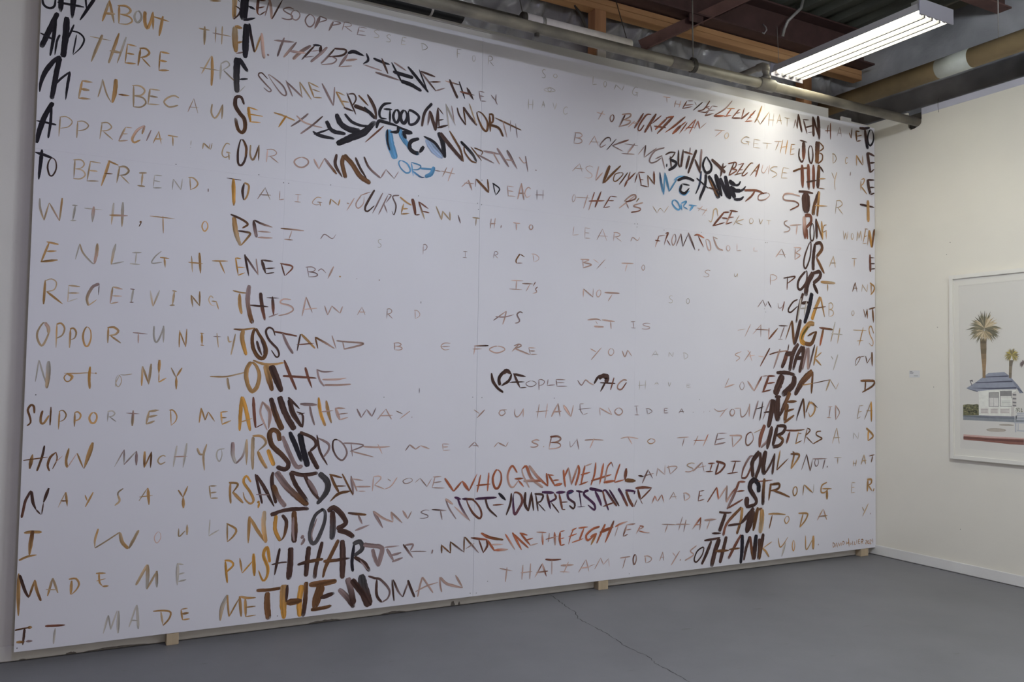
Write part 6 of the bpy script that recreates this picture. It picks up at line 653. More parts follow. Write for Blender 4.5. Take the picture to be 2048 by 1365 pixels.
shape('roof', [(-1088, 1512), (-1121, 1488), (-1183, 1421), (-1174, 1401), (-1145, 1447)], (0.162, 0.175, 0.216))
shape('roof', [(-1183, 1421), (-1222, 1366), (-1196, 1362), (-1174, 1401)], (0.162, 0.175, 0.216))
shape('roof_band', [(-1182, 1401), (-1222, 1366), (-1220, 1363), (-1180, 1394)], (0.065, 0.068, 0.093))
shape('floodlight', [(-827, 1449), (-851, 1455), (-853, 1439), (-836, 1443), (-848, 1412), (-843, 1410)], (0.098, 0.093, 0.098))
shape('ground_cover', [(-1096, 1094), (-1094, 1091), (-1087, 1087), (-1075, 1084), (-1060, 1082), (-1043, 1080), (-1024, 1079), (-1006, 1079), (-988, 1079), (-973, 1081), (-961, 1083), (-954, 1086), (-952, 1090), (-954, 1093), (-962, 1097), (-973, 1100), (-988, 1102), (-1006, 1104), (-1025, 1105), (-1043, 1105), (-1061, 1105), (-1075, 1103), (-1087, 1101), (-1094, 1098)], (0.287, 0.254, 0.209))
shape('ground_cover', [(-1087, 1094), (-1085, 1091), (-1079, 1088), (-1069, 1086), (-1056, 1084), (-1041, 1082), (-1024, 1081), (-1008, 1081), (-993, 1082), (-980, 1083), (-969, 1085), (-963, 1087), (-961, 1089), (-963, 1092), (-969, 1095), (-980, 1097), (-993, 1099), (-1008, 1101), (-1025, 1101), (-1041, 1102), (-1056, 1101), (-1069, 1100), (-1079, 1098), (-1085, 1096)], (0.352, 0.314, 0.262))
shape('ground_cover', [(-1154, 1134), (-1152, 1132), (-1147, 1130), (-1138, 1128), (-1127, 1127), (-1114, 1126), (-1100, 1125), (-1086, 1125), (-1073, 1125), (-1062, 1126), (-1053, 1128), (-1048, 1129), (-1046, 1131), (-1048, 1133), (-1053, 1135), (-1062, 1136), (-1073, 1138), (-1086, 1139), (-1100, 1140), (-1114, 1140), (-1127, 1139), (-1138, 1138), (-1147, 1137), (-1152, 1136)], (0.314, 0.283, 0.238))
shape('kerb', [(-776, 1045), (-967, 1044), (-1222, 1048), (-1222, 1037), (-967, 1030), (-776, 1031)], (0.445, 0.296, 0.262))
shape('kerb', [(-776, 1032), (-967, 1031), (-1222, 1039), (-1222, 999), (-1124, 997), (-967, 1002), (-775, 1005)], (0.195, 0.089, 0.068))
shape('kerb', [(-775, 1025), (-967, 1026), (-1222, 1032), (-1222, 1018), (-967, 1013), (-775, 1014)], (0.117, 0.051, 0.042))
shape('bench', [(-1175, 1224), (-1245, 1228), (-1245, 1219), (-1175, 1214)], (0.342, 0.352, 0.371))
shape('bench', [(-1174, 1210), (-1245, 1214), (-1244, 1206), (-1174, 1200)], (0.342, 0.352, 0.371))
shape('bench', [(-1173, 1196), (-1244, 1200), (-1244, 1191), (-1173, 1185)], (0.342, 0.352, 0.371))
shape('bench', [(-1171, 1182), (-1244, 1186), (-1244, 1177), (-1171, 1171)], (0.342, 0.352, 0.371))
shape('bench', [(-1155, 1157), (-1244, 1160), (-1244, 1151), (-1155, 1148)], (0.342, 0.352, 0.371))
shape('bench', [(-1161, 1149), (-1170, 1150), (-1169, 1085), (-1160, 1084)], (0.342, 0.352, 0.371))
shape('bench', [(-1174, 1101), (-1243, 1101), (-1243, 1094), (-1174, 1093)], (0.342, 0.352, 0.371))
shape('bench', [(-1180, 1148), (-1186, 1148), (-1186, 1102), (-1179, 1102)], (0.342, 0.352, 0.371))
shape('bench', [(-1157, 1193), (-1164, 1203), (-1175, 1207), (-1175, 1200), (-1167, 1195), (-1165, 1161), (-1157, 1160)], (0.342, 0.352, 0.371))
shape('shrub', [(-1172, 1247), (-1184, 1250), (-1179, 1239)], (0.188, 0.195, 0.150))
shape('shrub', [(-1203, 1256), (-1211, 1259), (-1207, 1247)], (0.188, 0.195, 0.150))
shape('shrub', [(-1203, 1251), (-1211, 1249), (-1207, 1244)], (0.117, 0.117, 0.089))
shape('shrub', [(-1175, 1235), (-1184, 1235), (-1183, 1228)], (0.188, 0.195, 0.150))
shape('shrub', [(-1192, 1258), (-1196, 1255), (-1200, 1248)], (0.188, 0.195, 0.150))
shape('shrub', [(-1204, 1240), (-1212, 1240), (-1209, 1232)], (0.117, 0.117, 0.089))
shape('shrub', [(-1171, 1254), (-1178, 1252), (-1174, 1245)], (0.188, 0.195, 0.150))
shape('shrub', [(-1165, 1254), (-1176, 1257), (-1174, 1249)], (0.188, 0.195, 0.150))
shape('shrub', [(-1167, 1232), (-1174, 1229), (-1174, 1223)], (0.188, 0.195, 0.150))
shape('shrub', [(-1205, 1237), (-1216, 1237), (-1212, 1228)], (0.117, 0.117, 0.089))
shape('shrub', [(-1186, 1257), (-1198, 1259), (-1189, 1252)], (0.188, 0.195, 0.150))
shape('shrub', [(-1187, 1246), (-1194, 1248), (-1190, 1241)], (0.117, 0.117, 0.089))
shape('shrub', [(-1177, 1241), (-1183, 1240), (-1179, 1237)], (0.117, 0.117, 0.089))
shape('shrub', [(-1175, 1245), (-1183, 1244), (-1178, 1235)], (0.188, 0.195, 0.150))
shape('shrub', [(-1179, 1257), (-1188, 1260), (-1184, 1247)], (0.188, 0.195, 0.150))
shape('shrub', [(-1178, 1242), (-1190, 1243), (-1180, 1234)], (0.188, 0.195, 0.150))
shape('shrub', [(-1189, 1238), (-1199, 1237), (-1195, 1229)], (0.117, 0.117, 0.089))
shape('shrub', [(-1203, 1236), (-1215, 1236), (-1209, 1228)], (0.188, 0.195, 0.150))
shape('shrub', [(-1207, 1252), (-1212, 1252), (-1212, 1245)], (0.117, 0.117, 0.089))
shape('shrub', [(-1166, 1241), (-1173, 1241), (-1169, 1235)], (0.117, 0.117, 0.089))
shape('shrub', [(-1168, 1255), (-1174, 1252), (-1176, 1244)], (0.117, 0.117, 0.089))
shape('shrub', [(-1185, 1258), (-1193, 1256), (-1192, 1248)], (0.188, 0.195, 0.150))
shape('shrub', [(-1202, 1244), (-1209, 1247), (-1207, 1239)], (0.188, 0.195, 0.150))
shape('shrub', [(-1189, 1254), (-1195, 1253), (-1193, 1248)], (0.188, 0.195, 0.150))
shape('shrub', [(-1203, 1235), (-1209, 1234), (-1207, 1227)], (0.188, 0.195, 0.150))
shape('shrub', [(-1178, 1243), (-1185, 1244), (-1181, 1237)], (0.188, 0.195, 0.150))
shape('palm_trunk', [(-910, 1761), (-961, 1759), (-959, 1722), (-912, 1723)], (0.107, 0.084, 0.054))
shape('palm_trunk', [(-912, 1723), (-959, 1722), (-959, 1684), (-914, 1685)], (0.150, 0.117, 0.076))
shape('palm_trunk', [(-914, 1685), (-959, 1684), (-957, 1647), (-917, 1647)], (0.127, 0.098, 0.061))
shape('palm_trunk', [(-917, 1647), (-957, 1647), (-957, 1609), (-920, 1609)], (0.181, 0.133, 0.080))
shape('palm_trunk', [(-920, 1609), (-957, 1609), (-955, 1571), (-924, 1571)], (0.223, 0.156, 0.089))
shape('palm_trunk', [(-924, 1571), (-955, 1571), (-951, 1523), (-927, 1523)], (0.254, 0.168, 0.093))
shape('palm_trunk', [(-927, 1523), (-951, 1523), (-949, 1469), (-927, 1469)], (0.209, 0.144, 0.080))
shape('palm_trunk', [(-1124, 1596), (-1153, 1596), (-1146, 1554), (-1123, 1554)], (0.138, 0.117, 0.089))
shape('palm_trunk', [(-1123, 1554), (-1146, 1554), (-1142, 1507), (-1121, 1507)], (0.188, 0.156, 0.112))
shape('palm_trunk', [(-1121, 1507), (-1142, 1507), (-1140, 1470), (-1121, 1470)], (0.150, 0.122, 0.089))
shape('palm_crown', [(-945, 1836), (-969, 1902), (-994, 1937), (-980, 1897)], (0.238, 0.209, 0.138))
shape('palm_crown', [(-945, 1836), (-967, 1913), (-992, 1956), (-979, 1909)], (0.122, 0.114, 0.076))
shape('palm_crown', [(-945, 1836), (-951, 1909), (-965, 1954), (-963, 1907)], (0.238, 0.209, 0.138))
shape('palm_crown', [(-945, 1836), (-941, 1915), (-949, 1967), (-953, 1914)], (0.098, 0.091, 0.065))
shape('palm_crown', [(-945, 1836), (-931, 1908), (-931, 1955), (-942, 1909)], (0.175, 0.156, 0.102))
shape('palm_crown', [(-945, 1836), (-921, 1915), (-916, 1967), (-933, 1917)], (0.122, 0.114, 0.076))
shape('palm_crown', [(-945, 1836), (-918, 1901), (-909, 1944), (-929, 1904)], (0.175, 0.156, 0.102))
shape('palm_crown', [(-945, 1836), (-989, 1873), (-1024, 1879), (-996, 1864)], (0.305, 0.238, 0.144))
shape('palm_crown', [(-945, 1836), (-980, 1875), (-1010, 1884), (-988, 1867)], (0.305, 0.238, 0.144))
shape('palm_crown', [(-945, 1836), (-985, 1891), (-1018, 1913), (-993, 1884)], (0.305, 0.238, 0.144))
shape('palm_crown', [(-945, 1836), (-972, 1886), (-998, 1906), (-981, 1879)], (0.456, 0.381, 0.254))
shape('palm_crown', [(-945, 1836), (-970, 1899), (-996, 1930), (-980, 1894)], (0.456, 0.381, 0.254))
shape('palm_crown', [(-945, 1836), (-955, 1890), (-971, 1919), (-966, 1886)], (0.305, 0.238, 0.144))
shape('palm_crown', [(-945, 1836), (-953, 1888), (-967, 1916), (-963, 1885)], (0.305, 0.238, 0.144))
shape('palm_crown', [(-945, 1836), (-921, 1889), (-915, 1922), (-933, 1892)], (0.238, 0.209, 0.138))
shape('palm_crown', [(-945, 1836), (-910, 1901), (-895, 1942), (-920, 1905)], (0.098, 0.091, 0.065))
shape('palm_crown', [(-945, 1836), (-911, 1888), (-897, 1920), (-921, 1892)], (0.122, 0.114, 0.076))
shape('palm_crown', [(-945, 1836), (-897, 1890), (-872, 1924), (-906, 1897)], (0.098, 0.091, 0.065))
shape('palm_crown', [(-945, 1836), (-894, 1879), (-866, 1905), (-902, 1887)], (0.098, 0.091, 0.065))
shape('palm_crown', [(-945, 1836), (-879, 1877), (-841, 1901), (-886, 1886)], (0.175, 0.156, 0.102))
shape('palm_crown', [(-945, 1836), (-886, 1867), (-851, 1885), (-892, 1877)], (0.238, 0.209, 0.138))
shape('palm_crown', [(-945, 1836), (-903, 1875), (-882, 1898), (-912, 1882)], (0.456, 0.381, 0.254))
shape('palm_crown', [(-945, 1836), (-893, 1876), (-865, 1899), (-901, 1884)], (0.371, 0.305, 0.195))
shape('palm_crown', [(-945, 1836), (-894, 1862), (-864, 1875), (-900, 1871)], (0.456, 0.381, 0.254))
shape('palm_crown', [(-945, 1836), (-885, 1863), (-850, 1877), (-891, 1872)], (0.371, 0.305, 0.195))
shape('palm_crown', [(-945, 1836), (-890, 1853), (-857, 1861), (-895, 1863)], (0.456, 0.381, 0.254))
shape('palm_crown', [(-945, 1836), (-881, 1843), (-839, 1843), (-883, 1853)], (0.371, 0.305, 0.195))
shape('palm_crown', [(-945, 1836), (-874, 1835), (-826, 1830), (-874, 1846)], (0.202, 0.168, 0.107))
shape('palm_crown', [(-945, 1836), (-1015, 1834), (-1060, 1811), (-1014, 1823)], (0.456, 0.381, 0.254))
shape('palm_crown', [(-945, 1836), (-1010, 1839), (-1053, 1819), (-1010, 1828)], (0.305, 0.238, 0.144))
shape('palm_crown', [(-945, 1836), (-1016, 1849), (-1064, 1835), (-1018, 1838)], (0.202, 0.168, 0.107))
shape('palm_crown', [(-945, 1836), (-1004, 1854), (-1045, 1844), (-1007, 1843)], (0.371, 0.305, 0.195))
shape('palm_crown', [(-945, 1836), (-1002, 1867), (-1044, 1866), (-1007, 1856)], (0.371, 0.305, 0.195))
shape('palm_crown', [(-945, 1836), (-1003, 1871), (-1046, 1875), (-1009, 1861)], (0.456, 0.381, 0.254))
shape('palm_crown', [(-945, 1836), (-998, 1882), (-1039, 1896), (-1005, 1874)], (0.371, 0.305, 0.195))
shape('palm_crown', [(-945, 1836), (-875, 1863), (-833, 1878), (-881, 1873)], (0.175, 0.156, 0.102))
shape('palm_crown', [(-945, 1836), (-872, 1855), (-826, 1864), (-876, 1866)], (0.122, 0.114, 0.076))
shape('palm_crown', [(-945, 1836), (-878, 1842), (-835, 1843), (-880, 1854)], (0.238, 0.209, 0.138))
shape('palm_crown', [(-945, 1836), (-877, 1835), (-832, 1831), (-878, 1847)], (0.238, 0.209, 0.138))
shape('palm_crown', [(-945, 1836), (-879, 1826), (-833, 1816), (-878, 1838)], (0.175, 0.156, 0.102))
shape('palm_crown', [(-945, 1836), (-881, 1816), (-835, 1799), (-878, 1828)], (0.122, 0.114, 0.076))
shape('palm_crown', [(-945, 1836), (-872, 1804), (-820, 1780), (-868, 1815)], (0.175, 0.156, 0.102))
shape('palm_crown', [(-945, 1836), (-857, 1832), (-797, 1827), (-857, 1845)], (0.122, 0.114, 0.076))
shape('palm_crown', [(-945, 1836), (-882, 1824), (-838, 1812), (-880, 1836)], (0.175, 0.156, 0.102))
shape('palm_crown', [(-945, 1836), (-879, 1815), (-831, 1797), (-876, 1827)], (0.175, 0.156, 0.102))
shape('palm_crown', [(-945, 1836), (-891, 1808), (-850, 1787), (-886, 1820)], (0.122, 0.114, 0.076))
shape('palm_crown', [(-945, 1836), (-889, 1800), (-846, 1773), (-883, 1811)], (0.175, 0.156, 0.102))
shape('palm_crown', [(-945, 1836), (-880, 1785), (-829, 1748), (-872, 1795)], (0.238, 0.209, 0.138))
shape('palm_crown', [(-945, 1836), (-895, 1785), (-854, 1748), (-887, 1794)], (0.238, 0.209, 0.138))
shape('palm_crown', [(-945, 1836), (-897, 1807), (-860, 1785), (-891, 1817)], (0.122, 0.114, 0.076))
shape('palm_crown', [(-945, 1836), (-892, 1799), (-851, 1771), (-886, 1809)], (0.175, 0.156, 0.102))
shape('palm_crown', [(-945, 1836), (-894, 1789), (-853, 1755), (-886, 1798)], (0.238, 0.209, 0.138))
shape('palm_crown', [(-945, 1836), (-902, 1787), (-867, 1752), (-894, 1795)], (0.175, 0.156, 0.102))
shape('palm_crown', [(-945, 1836), (-909, 1772), (-876, 1728), (-899, 1779)], (0.175, 0.156, 0.102))
shape('palm_crown', [(-945, 1836), (-913, 1768), (-883, 1722), (-903, 1774)], (0.122, 0.114, 0.076))
shape('palm_crown', [(-945, 1836), (-932, 1779), (-914, 1739), (-921, 1782)], (0.175, 0.156, 0.102))
shape('palm_crown', [(-945, 1836), (-994, 1800), (-1019, 1760), (-986, 1792)], (0.238, 0.209, 0.138))
shape('palm_crown', [(-945, 1836), (-1011, 1802), (-1049, 1760), (-1005, 1792)], (0.175, 0.156, 0.102))
shape('palm_crown', [(-945, 1836), (-1016, 1806), (-1059, 1766), (-1011, 1796)], (0.122, 0.114, 0.076))
shape('palm_crown', [(-945, 1836), (-1017, 1820), (-1061, 1788), (-1014, 1809)], (0.175, 0.156, 0.102))
shape('palm_crown', [(-945, 1836), (-1006, 1832), (-1045, 1806), (-1004, 1820)], (0.098, 0.091, 0.065))
shape('palm_crown', [(-945, 1836), (-1028, 1841), (-1082, 1822), (-1028, 1829)], (0.238, 0.209, 0.138))
shape('palm_crown', [(-945, 1836), (-1021, 1848), (-1071, 1832), (-1022, 1836)], (0.122, 0.114, 0.076))
shape('palm_crown', [(-945, 1836), (-986, 1774), (-1005, 1723), (-976, 1769)], (0.175, 0.156, 0.102))
shape('palm_crown', [(-945, 1836), (-986, 1795), (-1006, 1754), (-977, 1788)], (0.175, 0.156, 0.102))
shape('palm_crown', [(-945, 1836), (-1002, 1792), (-1033, 1746), (-994, 1783)], (0.098, 0.091, 0.065))
shape('palm_crown', [(-945, 1836), (-1008, 1798), (-1044, 1755), (-1001, 1789)], (0.122, 0.114, 0.076))
shape('palm_crown', [(-945, 1836), (-1010, 1806), (-1048, 1766), (-1004, 1796)], (0.122, 0.114, 0.076))
shape('palm_crown', [(-945, 1836), (-1012, 1818), (-1053, 1785), (-1008, 1807)], (0.098, 0.091, 0.065))
shape('palm_crown', [(-945, 1836), (-1016, 1826), (-1062, 1797), (-1014, 1815)], (0.175, 0.156, 0.102))
shape('palm_crown', [(-945, 1836), (-959, 1782), (-960, 1743), (-949, 1781)], (0.098, 0.091, 0.065))
shape('palm_crown', [(-945, 1836), (-968, 1786), (-974, 1746), (-958, 1783)], (0.122, 0.114, 0.076))
shape('palm_crown', [(-945, 1836), (-972, 1784), (-982, 1742), (-962, 1781)], (0.238, 0.209, 0.138))
shape('palm_crown', [(-945, 1836), (-983, 1785), (-1001, 1739), (-974, 1779)], (0.238, 0.209, 0.138))
shape('palm_crown', [(-945, 1836), (-992, 1782), (-1016, 1733), (-984, 1776)], (0.122, 0.114, 0.076))
shape('palm_crown', [(-945, 1836), (-999, 1788), (-1028, 1742), (-991, 1781)], (0.238, 0.209, 0.138))
shape('palm_crown', [(-945, 1836), (-993, 1807), (-1020, 1770), (-987, 1798)], (0.098, 0.091, 0.065))
shape('palm_crown', [(-945, 1814), (-895, 1799), (-859, 1785), (-893, 1806)], (0.371, 0.305, 0.195))
shape('palm_crown', [(-945, 1814), (-913, 1797), (-888, 1781), (-909, 1804)], (0.371, 0.305, 0.195))
shape('palm_crown', [(-945, 1814), (-907, 1786), (-879, 1764), (-903, 1793)], (0.305, 0.238, 0.144))
shape('palm_crown', [(-945, 1814), (-915, 1788), (-891, 1767), (-910, 1794)], (0.202, 0.168, 0.107))
shape('palm_crown', [(-945, 1814), (-915, 1780), (-891, 1754), (-910, 1785)], (0.202, 0.168, 0.107))
shape('palm_crown', [(-945, 1814), (-925, 1783), (-907, 1760), (-919, 1788)], (0.371, 0.305, 0.195))
shape('palm_crown', [(-945, 1814), (-929, 1782), (-913, 1758), (-922, 1786)], (0.371, 0.305, 0.195))
shape('palm_crown', [(-945, 1814), (-966, 1782), (-975, 1753), (-960, 1779)], (0.371, 0.305, 0.195))
shape('palm_crown', [(-945, 1814), (-978, 1775), (-996, 1739), (-972, 1771)], (0.456, 0.381, 0.254))
shape('palm_crown', [(-945, 1814), (-982, 1780), (-1002, 1746), (-977, 1775)], (0.305, 0.238, 0.144))
shape('palm_crown', [(-945, 1814), (-978, 1789), (-996, 1759), (-973, 1783)], (0.202, 0.168, 0.107))
shape('palm_crown', [(-945, 1814), (-984, 1794), (-1007, 1767), (-980, 1788)], (0.202, 0.168, 0.107))
shape('palm_crown', [(-945, 1814), (-980, 1802), (-1001, 1778), (-977, 1795)], (0.305, 0.238, 0.144))
shape('palm_crown', [(-945, 1814), (-985, 1803), (-1010, 1780), (-983, 1796)], (0.305, 0.238, 0.144))
shape('palm_crown', [(-945, 1814), (-929, 1784), (-914, 1761), (-923, 1787)], (0.371, 0.305, 0.195))
shape('palm_crown', [(-945, 1814), (-929, 1778), (-913, 1752), (-923, 1781)], (0.456, 0.381, 0.254))
shape('palm_crown', [(-945, 1814), (-934, 1769), (-922, 1738), (-928, 1772)], (0.456, 0.381, 0.254))
shape('palm_crown', [(-945, 1814), (-940, 1777), (-932, 1751), (-934, 1778)], (0.202, 0.168, 0.107))
shape('palm_crown', [(-945, 1814), (-947, 1770), (-943, 1741), (-940, 1771)], (0.456, 0.381, 0.254))
shape('palm_crown', [(-945, 1814), (-953, 1767), (-953, 1734), (-946, 1767)], (0.371, 0.305, 0.195))
shape('palm_crown', [(-945, 1814), (-957, 1776), (-959, 1748), (-950, 1775)], (0.456, 0.381, 0.254))
shape('palm_crown', [(-945, 1814), (-946, 1773), (-941, 1745), (-939, 1773)], (0.305, 0.238, 0.144))
shape('palm_crown', [(-945, 1814), (-951, 1777), (-949, 1752), (-944, 1777)], (0.456, 0.381, 0.254))
shape('palm_crown', [(-945, 1814), (-955, 1774), (-956, 1745), (-948, 1774)], (0.305, 0.238, 0.144))
shape('palm_crown', [(-945, 1814), (-962, 1772), (-967, 1740), (-955, 1771)], (0.305, 0.238, 0.144))
shape('palm_crown', [(-945, 1814), (-965, 1781), (-973, 1752), (-959, 1778)], (0.202, 0.168, 0.107))
shape('palm_crown', [(-945, 1814), (-969, 1781), (-981, 1750), (-963, 1777)], (0.371, 0.305, 0.195))
shape('palm_crown', [(-945, 1814), (-977, 1779), (-995, 1746), (-972, 1775)], (0.202, 0.168, 0.107))
shape('palm_crown', [(-945, 1814), (-904, 1819), (-877, 1818), (-905, 1826)], (0.456, 0.381, 0.254))
shape('palm_crown', [(-945, 1814), (-906, 1816), (-880, 1812), (-906, 1823)], (0.305, 0.238, 0.144))
shape('palm_crown', [(-945, 1814), (-900, 1811), (-870, 1803), (-900, 1818)], (0.202, 0.168, 0.107))
shape('palm_crown', [(-945, 1814), (-900, 1803), (-869, 1790), (-899, 1810)], (0.202, 0.168, 0.107))
shape('palm_crown', [(-945, 1814), (-904, 1797), (-874, 1780), (-901, 1803)], (0.456, 0.381, 0.254))
shape('palm_crown', [(-945, 1814), (-905, 1792), (-875, 1773), (-901, 1799)], (0.371, 0.305, 0.195))
shape('palm_crown', [(-945, 1814), (-910, 1788), (-884, 1767), (-906, 1794)], (0.456, 0.381, 0.254))
shape('palm_crown', [(-1144, 1633), (-1152, 1665), (-1162, 1682), (-1157, 1663)], (0.392, 0.314, 0.076))
shape('palm_crown', [(-1144, 1633), (-1147, 1663), (-1153, 1681), (-1152, 1662)], (0.117, 0.098, 0.065))
shape('palm_crown', [(-1144, 1633), (-1144, 1658), (-1149, 1674), (-1150, 1657)], (0.392, 0.314, 0.076))
shape('palm_crown', [(-1144, 1633), (-1139, 1659), (-1141, 1677), (-1145, 1660)], (0.117, 0.098, 0.065))
shape('palm_crown', [(-1144, 1633), (-1135, 1663), (-1133, 1683), (-1140, 1664)], (0.117, 0.098, 0.065))
shape('palm_crown', [(-1144, 1633), (-1131, 1663), (-1126, 1682), (-1136, 1665)], (0.305, 0.254, 0.089))
shape('palm_crown', [(-1144, 1633), (-1128, 1662), (-1120, 1680), (-1132, 1664)], (0.392, 0.314, 0.076))
shape('palm_crown', [(-1144, 1633), (-1173, 1651), (-1194, 1652), (-1175, 1647)], (0.305, 0.254, 0.089))
shape('palm_crown', [(-1144, 1633), (-1164, 1651), (-1179, 1653), (-1167, 1647)], (0.392, 0.314, 0.076))
shape('palm_crown', [(-1144, 1633), (-1163, 1653), (-1178, 1657), (-1166, 1649)], (0.392, 0.314, 0.076))
shape('palm_crown', [(-1144, 1633), (-1158, 1654), (-1170, 1660), (-1162, 1651)], (0.181, 0.150, 0.076))
shape('palm_crown', [(-1144, 1633), (-1156, 1658), (-1168, 1668), (-1161, 1656)], (0.181, 0.150, 0.076))
shape('palm_crown', [(-1144, 1633), (-1154, 1665), (-1165, 1681), (-1159, 1663)], (0.117, 0.098, 0.065))
shape('palm_crown', [(-1144, 1633), (-1150, 1666), (-1157, 1684), (-1155, 1664)], (0.117, 0.098, 0.065))
shape('palm_crown', [(-1144, 1633), (-1133, 1656), (-1130, 1670), (-1138, 1658)], (0.117, 0.098, 0.065))
shape('palm_crown', [(-1144, 1633), (-1129, 1654), (-1122, 1665), (-1133, 1656)], (0.181, 0.150, 0.076))
shape('palm_crown', [(-1144, 1633), (-1124, 1659), (-1113, 1675), (-1128, 1662)], (0.305, 0.254, 0.089))
shape('palm_crown', [(-1144, 1633), (-1122, 1653), (-1110, 1663), (-1126, 1656)], (0.305, 0.254, 0.089))
shape('palm_crown', [(-1144, 1633), (-1115, 1651), (-1098, 1660), (-1118, 1655)], (0.305, 0.254, 0.089))
shape('palm_crown', [(-1144, 1633), (-1114, 1647), (-1095, 1653), (-1116, 1652)], (0.181, 0.150, 0.076))
shape('palm_crown', [(-1144, 1633), (-1115, 1642), (-1098, 1644), (-1117, 1647)], (0.181, 0.150, 0.076))
shape('palm_crown', [(-1144, 1633), (-1171, 1632), (-1188, 1618), (-1170, 1627)], (0.392, 0.314, 0.076))
shape('palm_crown', [(-1144, 1633), (-1177, 1632), (-1198, 1619), (-1176, 1627)], (0.181, 0.150, 0.076))
shape('palm_crown', [(-1144, 1633), (-1173, 1639), (-1192, 1629), (-1174, 1634)], (0.181, 0.150, 0.076))
shape('palm_crown', [(-1144, 1633), (-1175, 1641), (-1197, 1634), (-1176, 1636)], (0.117, 0.098, 0.065))
shape('palm_crown', [(-1144, 1633), (-1170, 1645), (-1188, 1640), (-1171, 1640)], (0.117, 0.098, 0.065))
shape('palm_crown', [(-1144, 1633), (-1167, 1649), (-1185, 1648), (-1170, 1644)], (0.305, 0.254, 0.089))
shape('palm_crown', [(-1144, 1633), (-1171, 1653), (-1191, 1656), (-1174, 1649)], (0.392, 0.314, 0.076))
shape('palm_crown', [(-1144, 1633), (-1119, 1650), (-1106, 1657), (-1123, 1654)], (0.392, 0.314, 0.076))
shape('palm_crown', [(-1144, 1633), (-1115, 1648), (-1098, 1654), (-1118, 1652)], (0.392, 0.314, 0.076))
shape('palm_crown', [(-1144, 1633), (-1119, 1642), (-1105, 1643), (-1122, 1646)], (0.305, 0.254, 0.089))
shape('palm_crown', [(-1144, 1633), (-1119, 1638), (-1103, 1636), (-1120, 1643)], (0.181, 0.150, 0.076))
shape('palm_crown', [(-1144, 1633), (-1111, 1636), (-1090, 1633), (-1112, 1641)], (0.305, 0.254, 0.089))
shape('palm_crown', [(-1144, 1633), (-1109, 1633), (-1086, 1628), (-1110, 1638)], (0.392, 0.314, 0.076))
shape('palm_crown', [(-1144, 1633), (-1116, 1629), (-1097, 1622), (-1116, 1634)], (0.181, 0.150, 0.076))
shape('palm_crown', [(-1144, 1633), (-1171, 1609), (-1186, 1584), (-1167, 1605)], (0.305, 0.254, 0.089))
shape('palm_crown', [(-1144, 1633), (-1169, 1616), (-1182, 1594), (-1165, 1612)], (0.392, 0.314, 0.076))
shape('palm_crown', [(-1144, 1633), (-1174, 1620), (-1191, 1599), (-1171, 1615)], (0.117, 0.098, 0.065))
shape('palm_crown', [(-1144, 1633), (-1177, 1624), (-1197, 1605), (-1175, 1619)], (0.181, 0.150, 0.076))
shape('palm_crown', [(-1144, 1633), (-1171, 1630), (-1188, 1614), (-1170, 1625)], (0.392, 0.314, 0.076))
shape('palm_crown', [(-1144, 1633), (-1170, 1632), (-1186, 1617), (-1169, 1626)], (0.392, 0.314, 0.076))
shape('palm_crown', [(-1144, 1633), (-1175, 1635), (-1196, 1622), (-1175, 1629)], (0.117, 0.098, 0.065))
shape('palm_crown', [(-1144, 1633), (-1117, 1634), (-1099, 1630), (-1117, 1639)], (0.117, 0.098, 0.065))
shape('palm_crown', [(-1144, 1633), (-1114, 1629), (-1093, 1622), (-1114, 1635)], (0.181, 0.150, 0.076))
shape('palm_crown', [(-1144, 1633), (-1108, 1625), (-1083, 1615), (-1107, 1630)], (0.305, 0.254, 0.089))
shape('palm_crown', [(-1144, 1633), (-1116, 1621), (-1095, 1608), (-1114, 1626)], (0.117, 0.098, 0.065))
shape('palm_crown', [(-1144, 1633), (-1114, 1618), (-1092, 1603), (-1112, 1623)], (0.117, 0.098, 0.065))
shape('palm_crown', [(-1144, 1633), (-1115, 1611), (-1094, 1593), (-1113, 1616)], (0.181, 0.150, 0.076))
shape('palm_crown', [(-1144, 1633), (-1122, 1611), (-1105, 1593), (-1119, 1615)], (0.117, 0.098, 0.065))
shape('palm_crown', [(-1144, 1633), (-1156, 1603), (-1159, 1579), (-1151, 1602)], (0.117, 0.098, 0.065))
shape('palm_crown', [(-1144, 1633), (-1158, 1609), (-1163, 1588), (-1153, 1607)], (0.392, 0.314, 0.076))
shape('palm_crown', [(-1144, 1633), (-1163, 1608), (-1172, 1584), (-1159, 1605)], (0.305, 0.254, 0.089))
shape('palm_crown', [(-1144, 1633), (-1166, 1609), (-1178, 1584), (-1162, 1606)], (0.181, 0.150, 0.076))
shape('palm_crown', [(-1144, 1633), (-1166, 1616), (-1178, 1595), (-1163, 1612)], (0.181, 0.150, 0.076))
shape('palm_crown', [(-1144, 1633), (-1168, 1618), (-1182, 1597), (-1165, 1614)], (0.181, 0.150, 0.076))
shape('palm_crown', [(-1144, 1633), (-1174, 1619), (-1191, 1597), (-1171, 1614)], (0.305, 0.254, 0.089))
shape('palm_crown', [(-1144, 1633), (-1116, 1617), (-1096, 1603), (-1114, 1622)], (0.305, 0.254, 0.089))
shape('palm_crown', [(-1144, 1633), (-1120, 1616), (-1102, 1600), (-1118, 1620)], (0.305, 0.254, 0.089))
shape('palm_crown', [(-1144, 1633), (-1125, 1616), (-1109, 1600), (-1121, 1620)], (0.181, 0.150, 0.076))
shape('palm_crown', [(-1144, 1633), (-1125, 1610), (-1109, 1591), (-1121, 1614)], (0.117, 0.098, 0.065))
shape('palm_crown', [(-1144, 1633), (-1128, 1607), (-1113, 1588), (-1124, 1611)], (0.305, 0.254, 0.089))
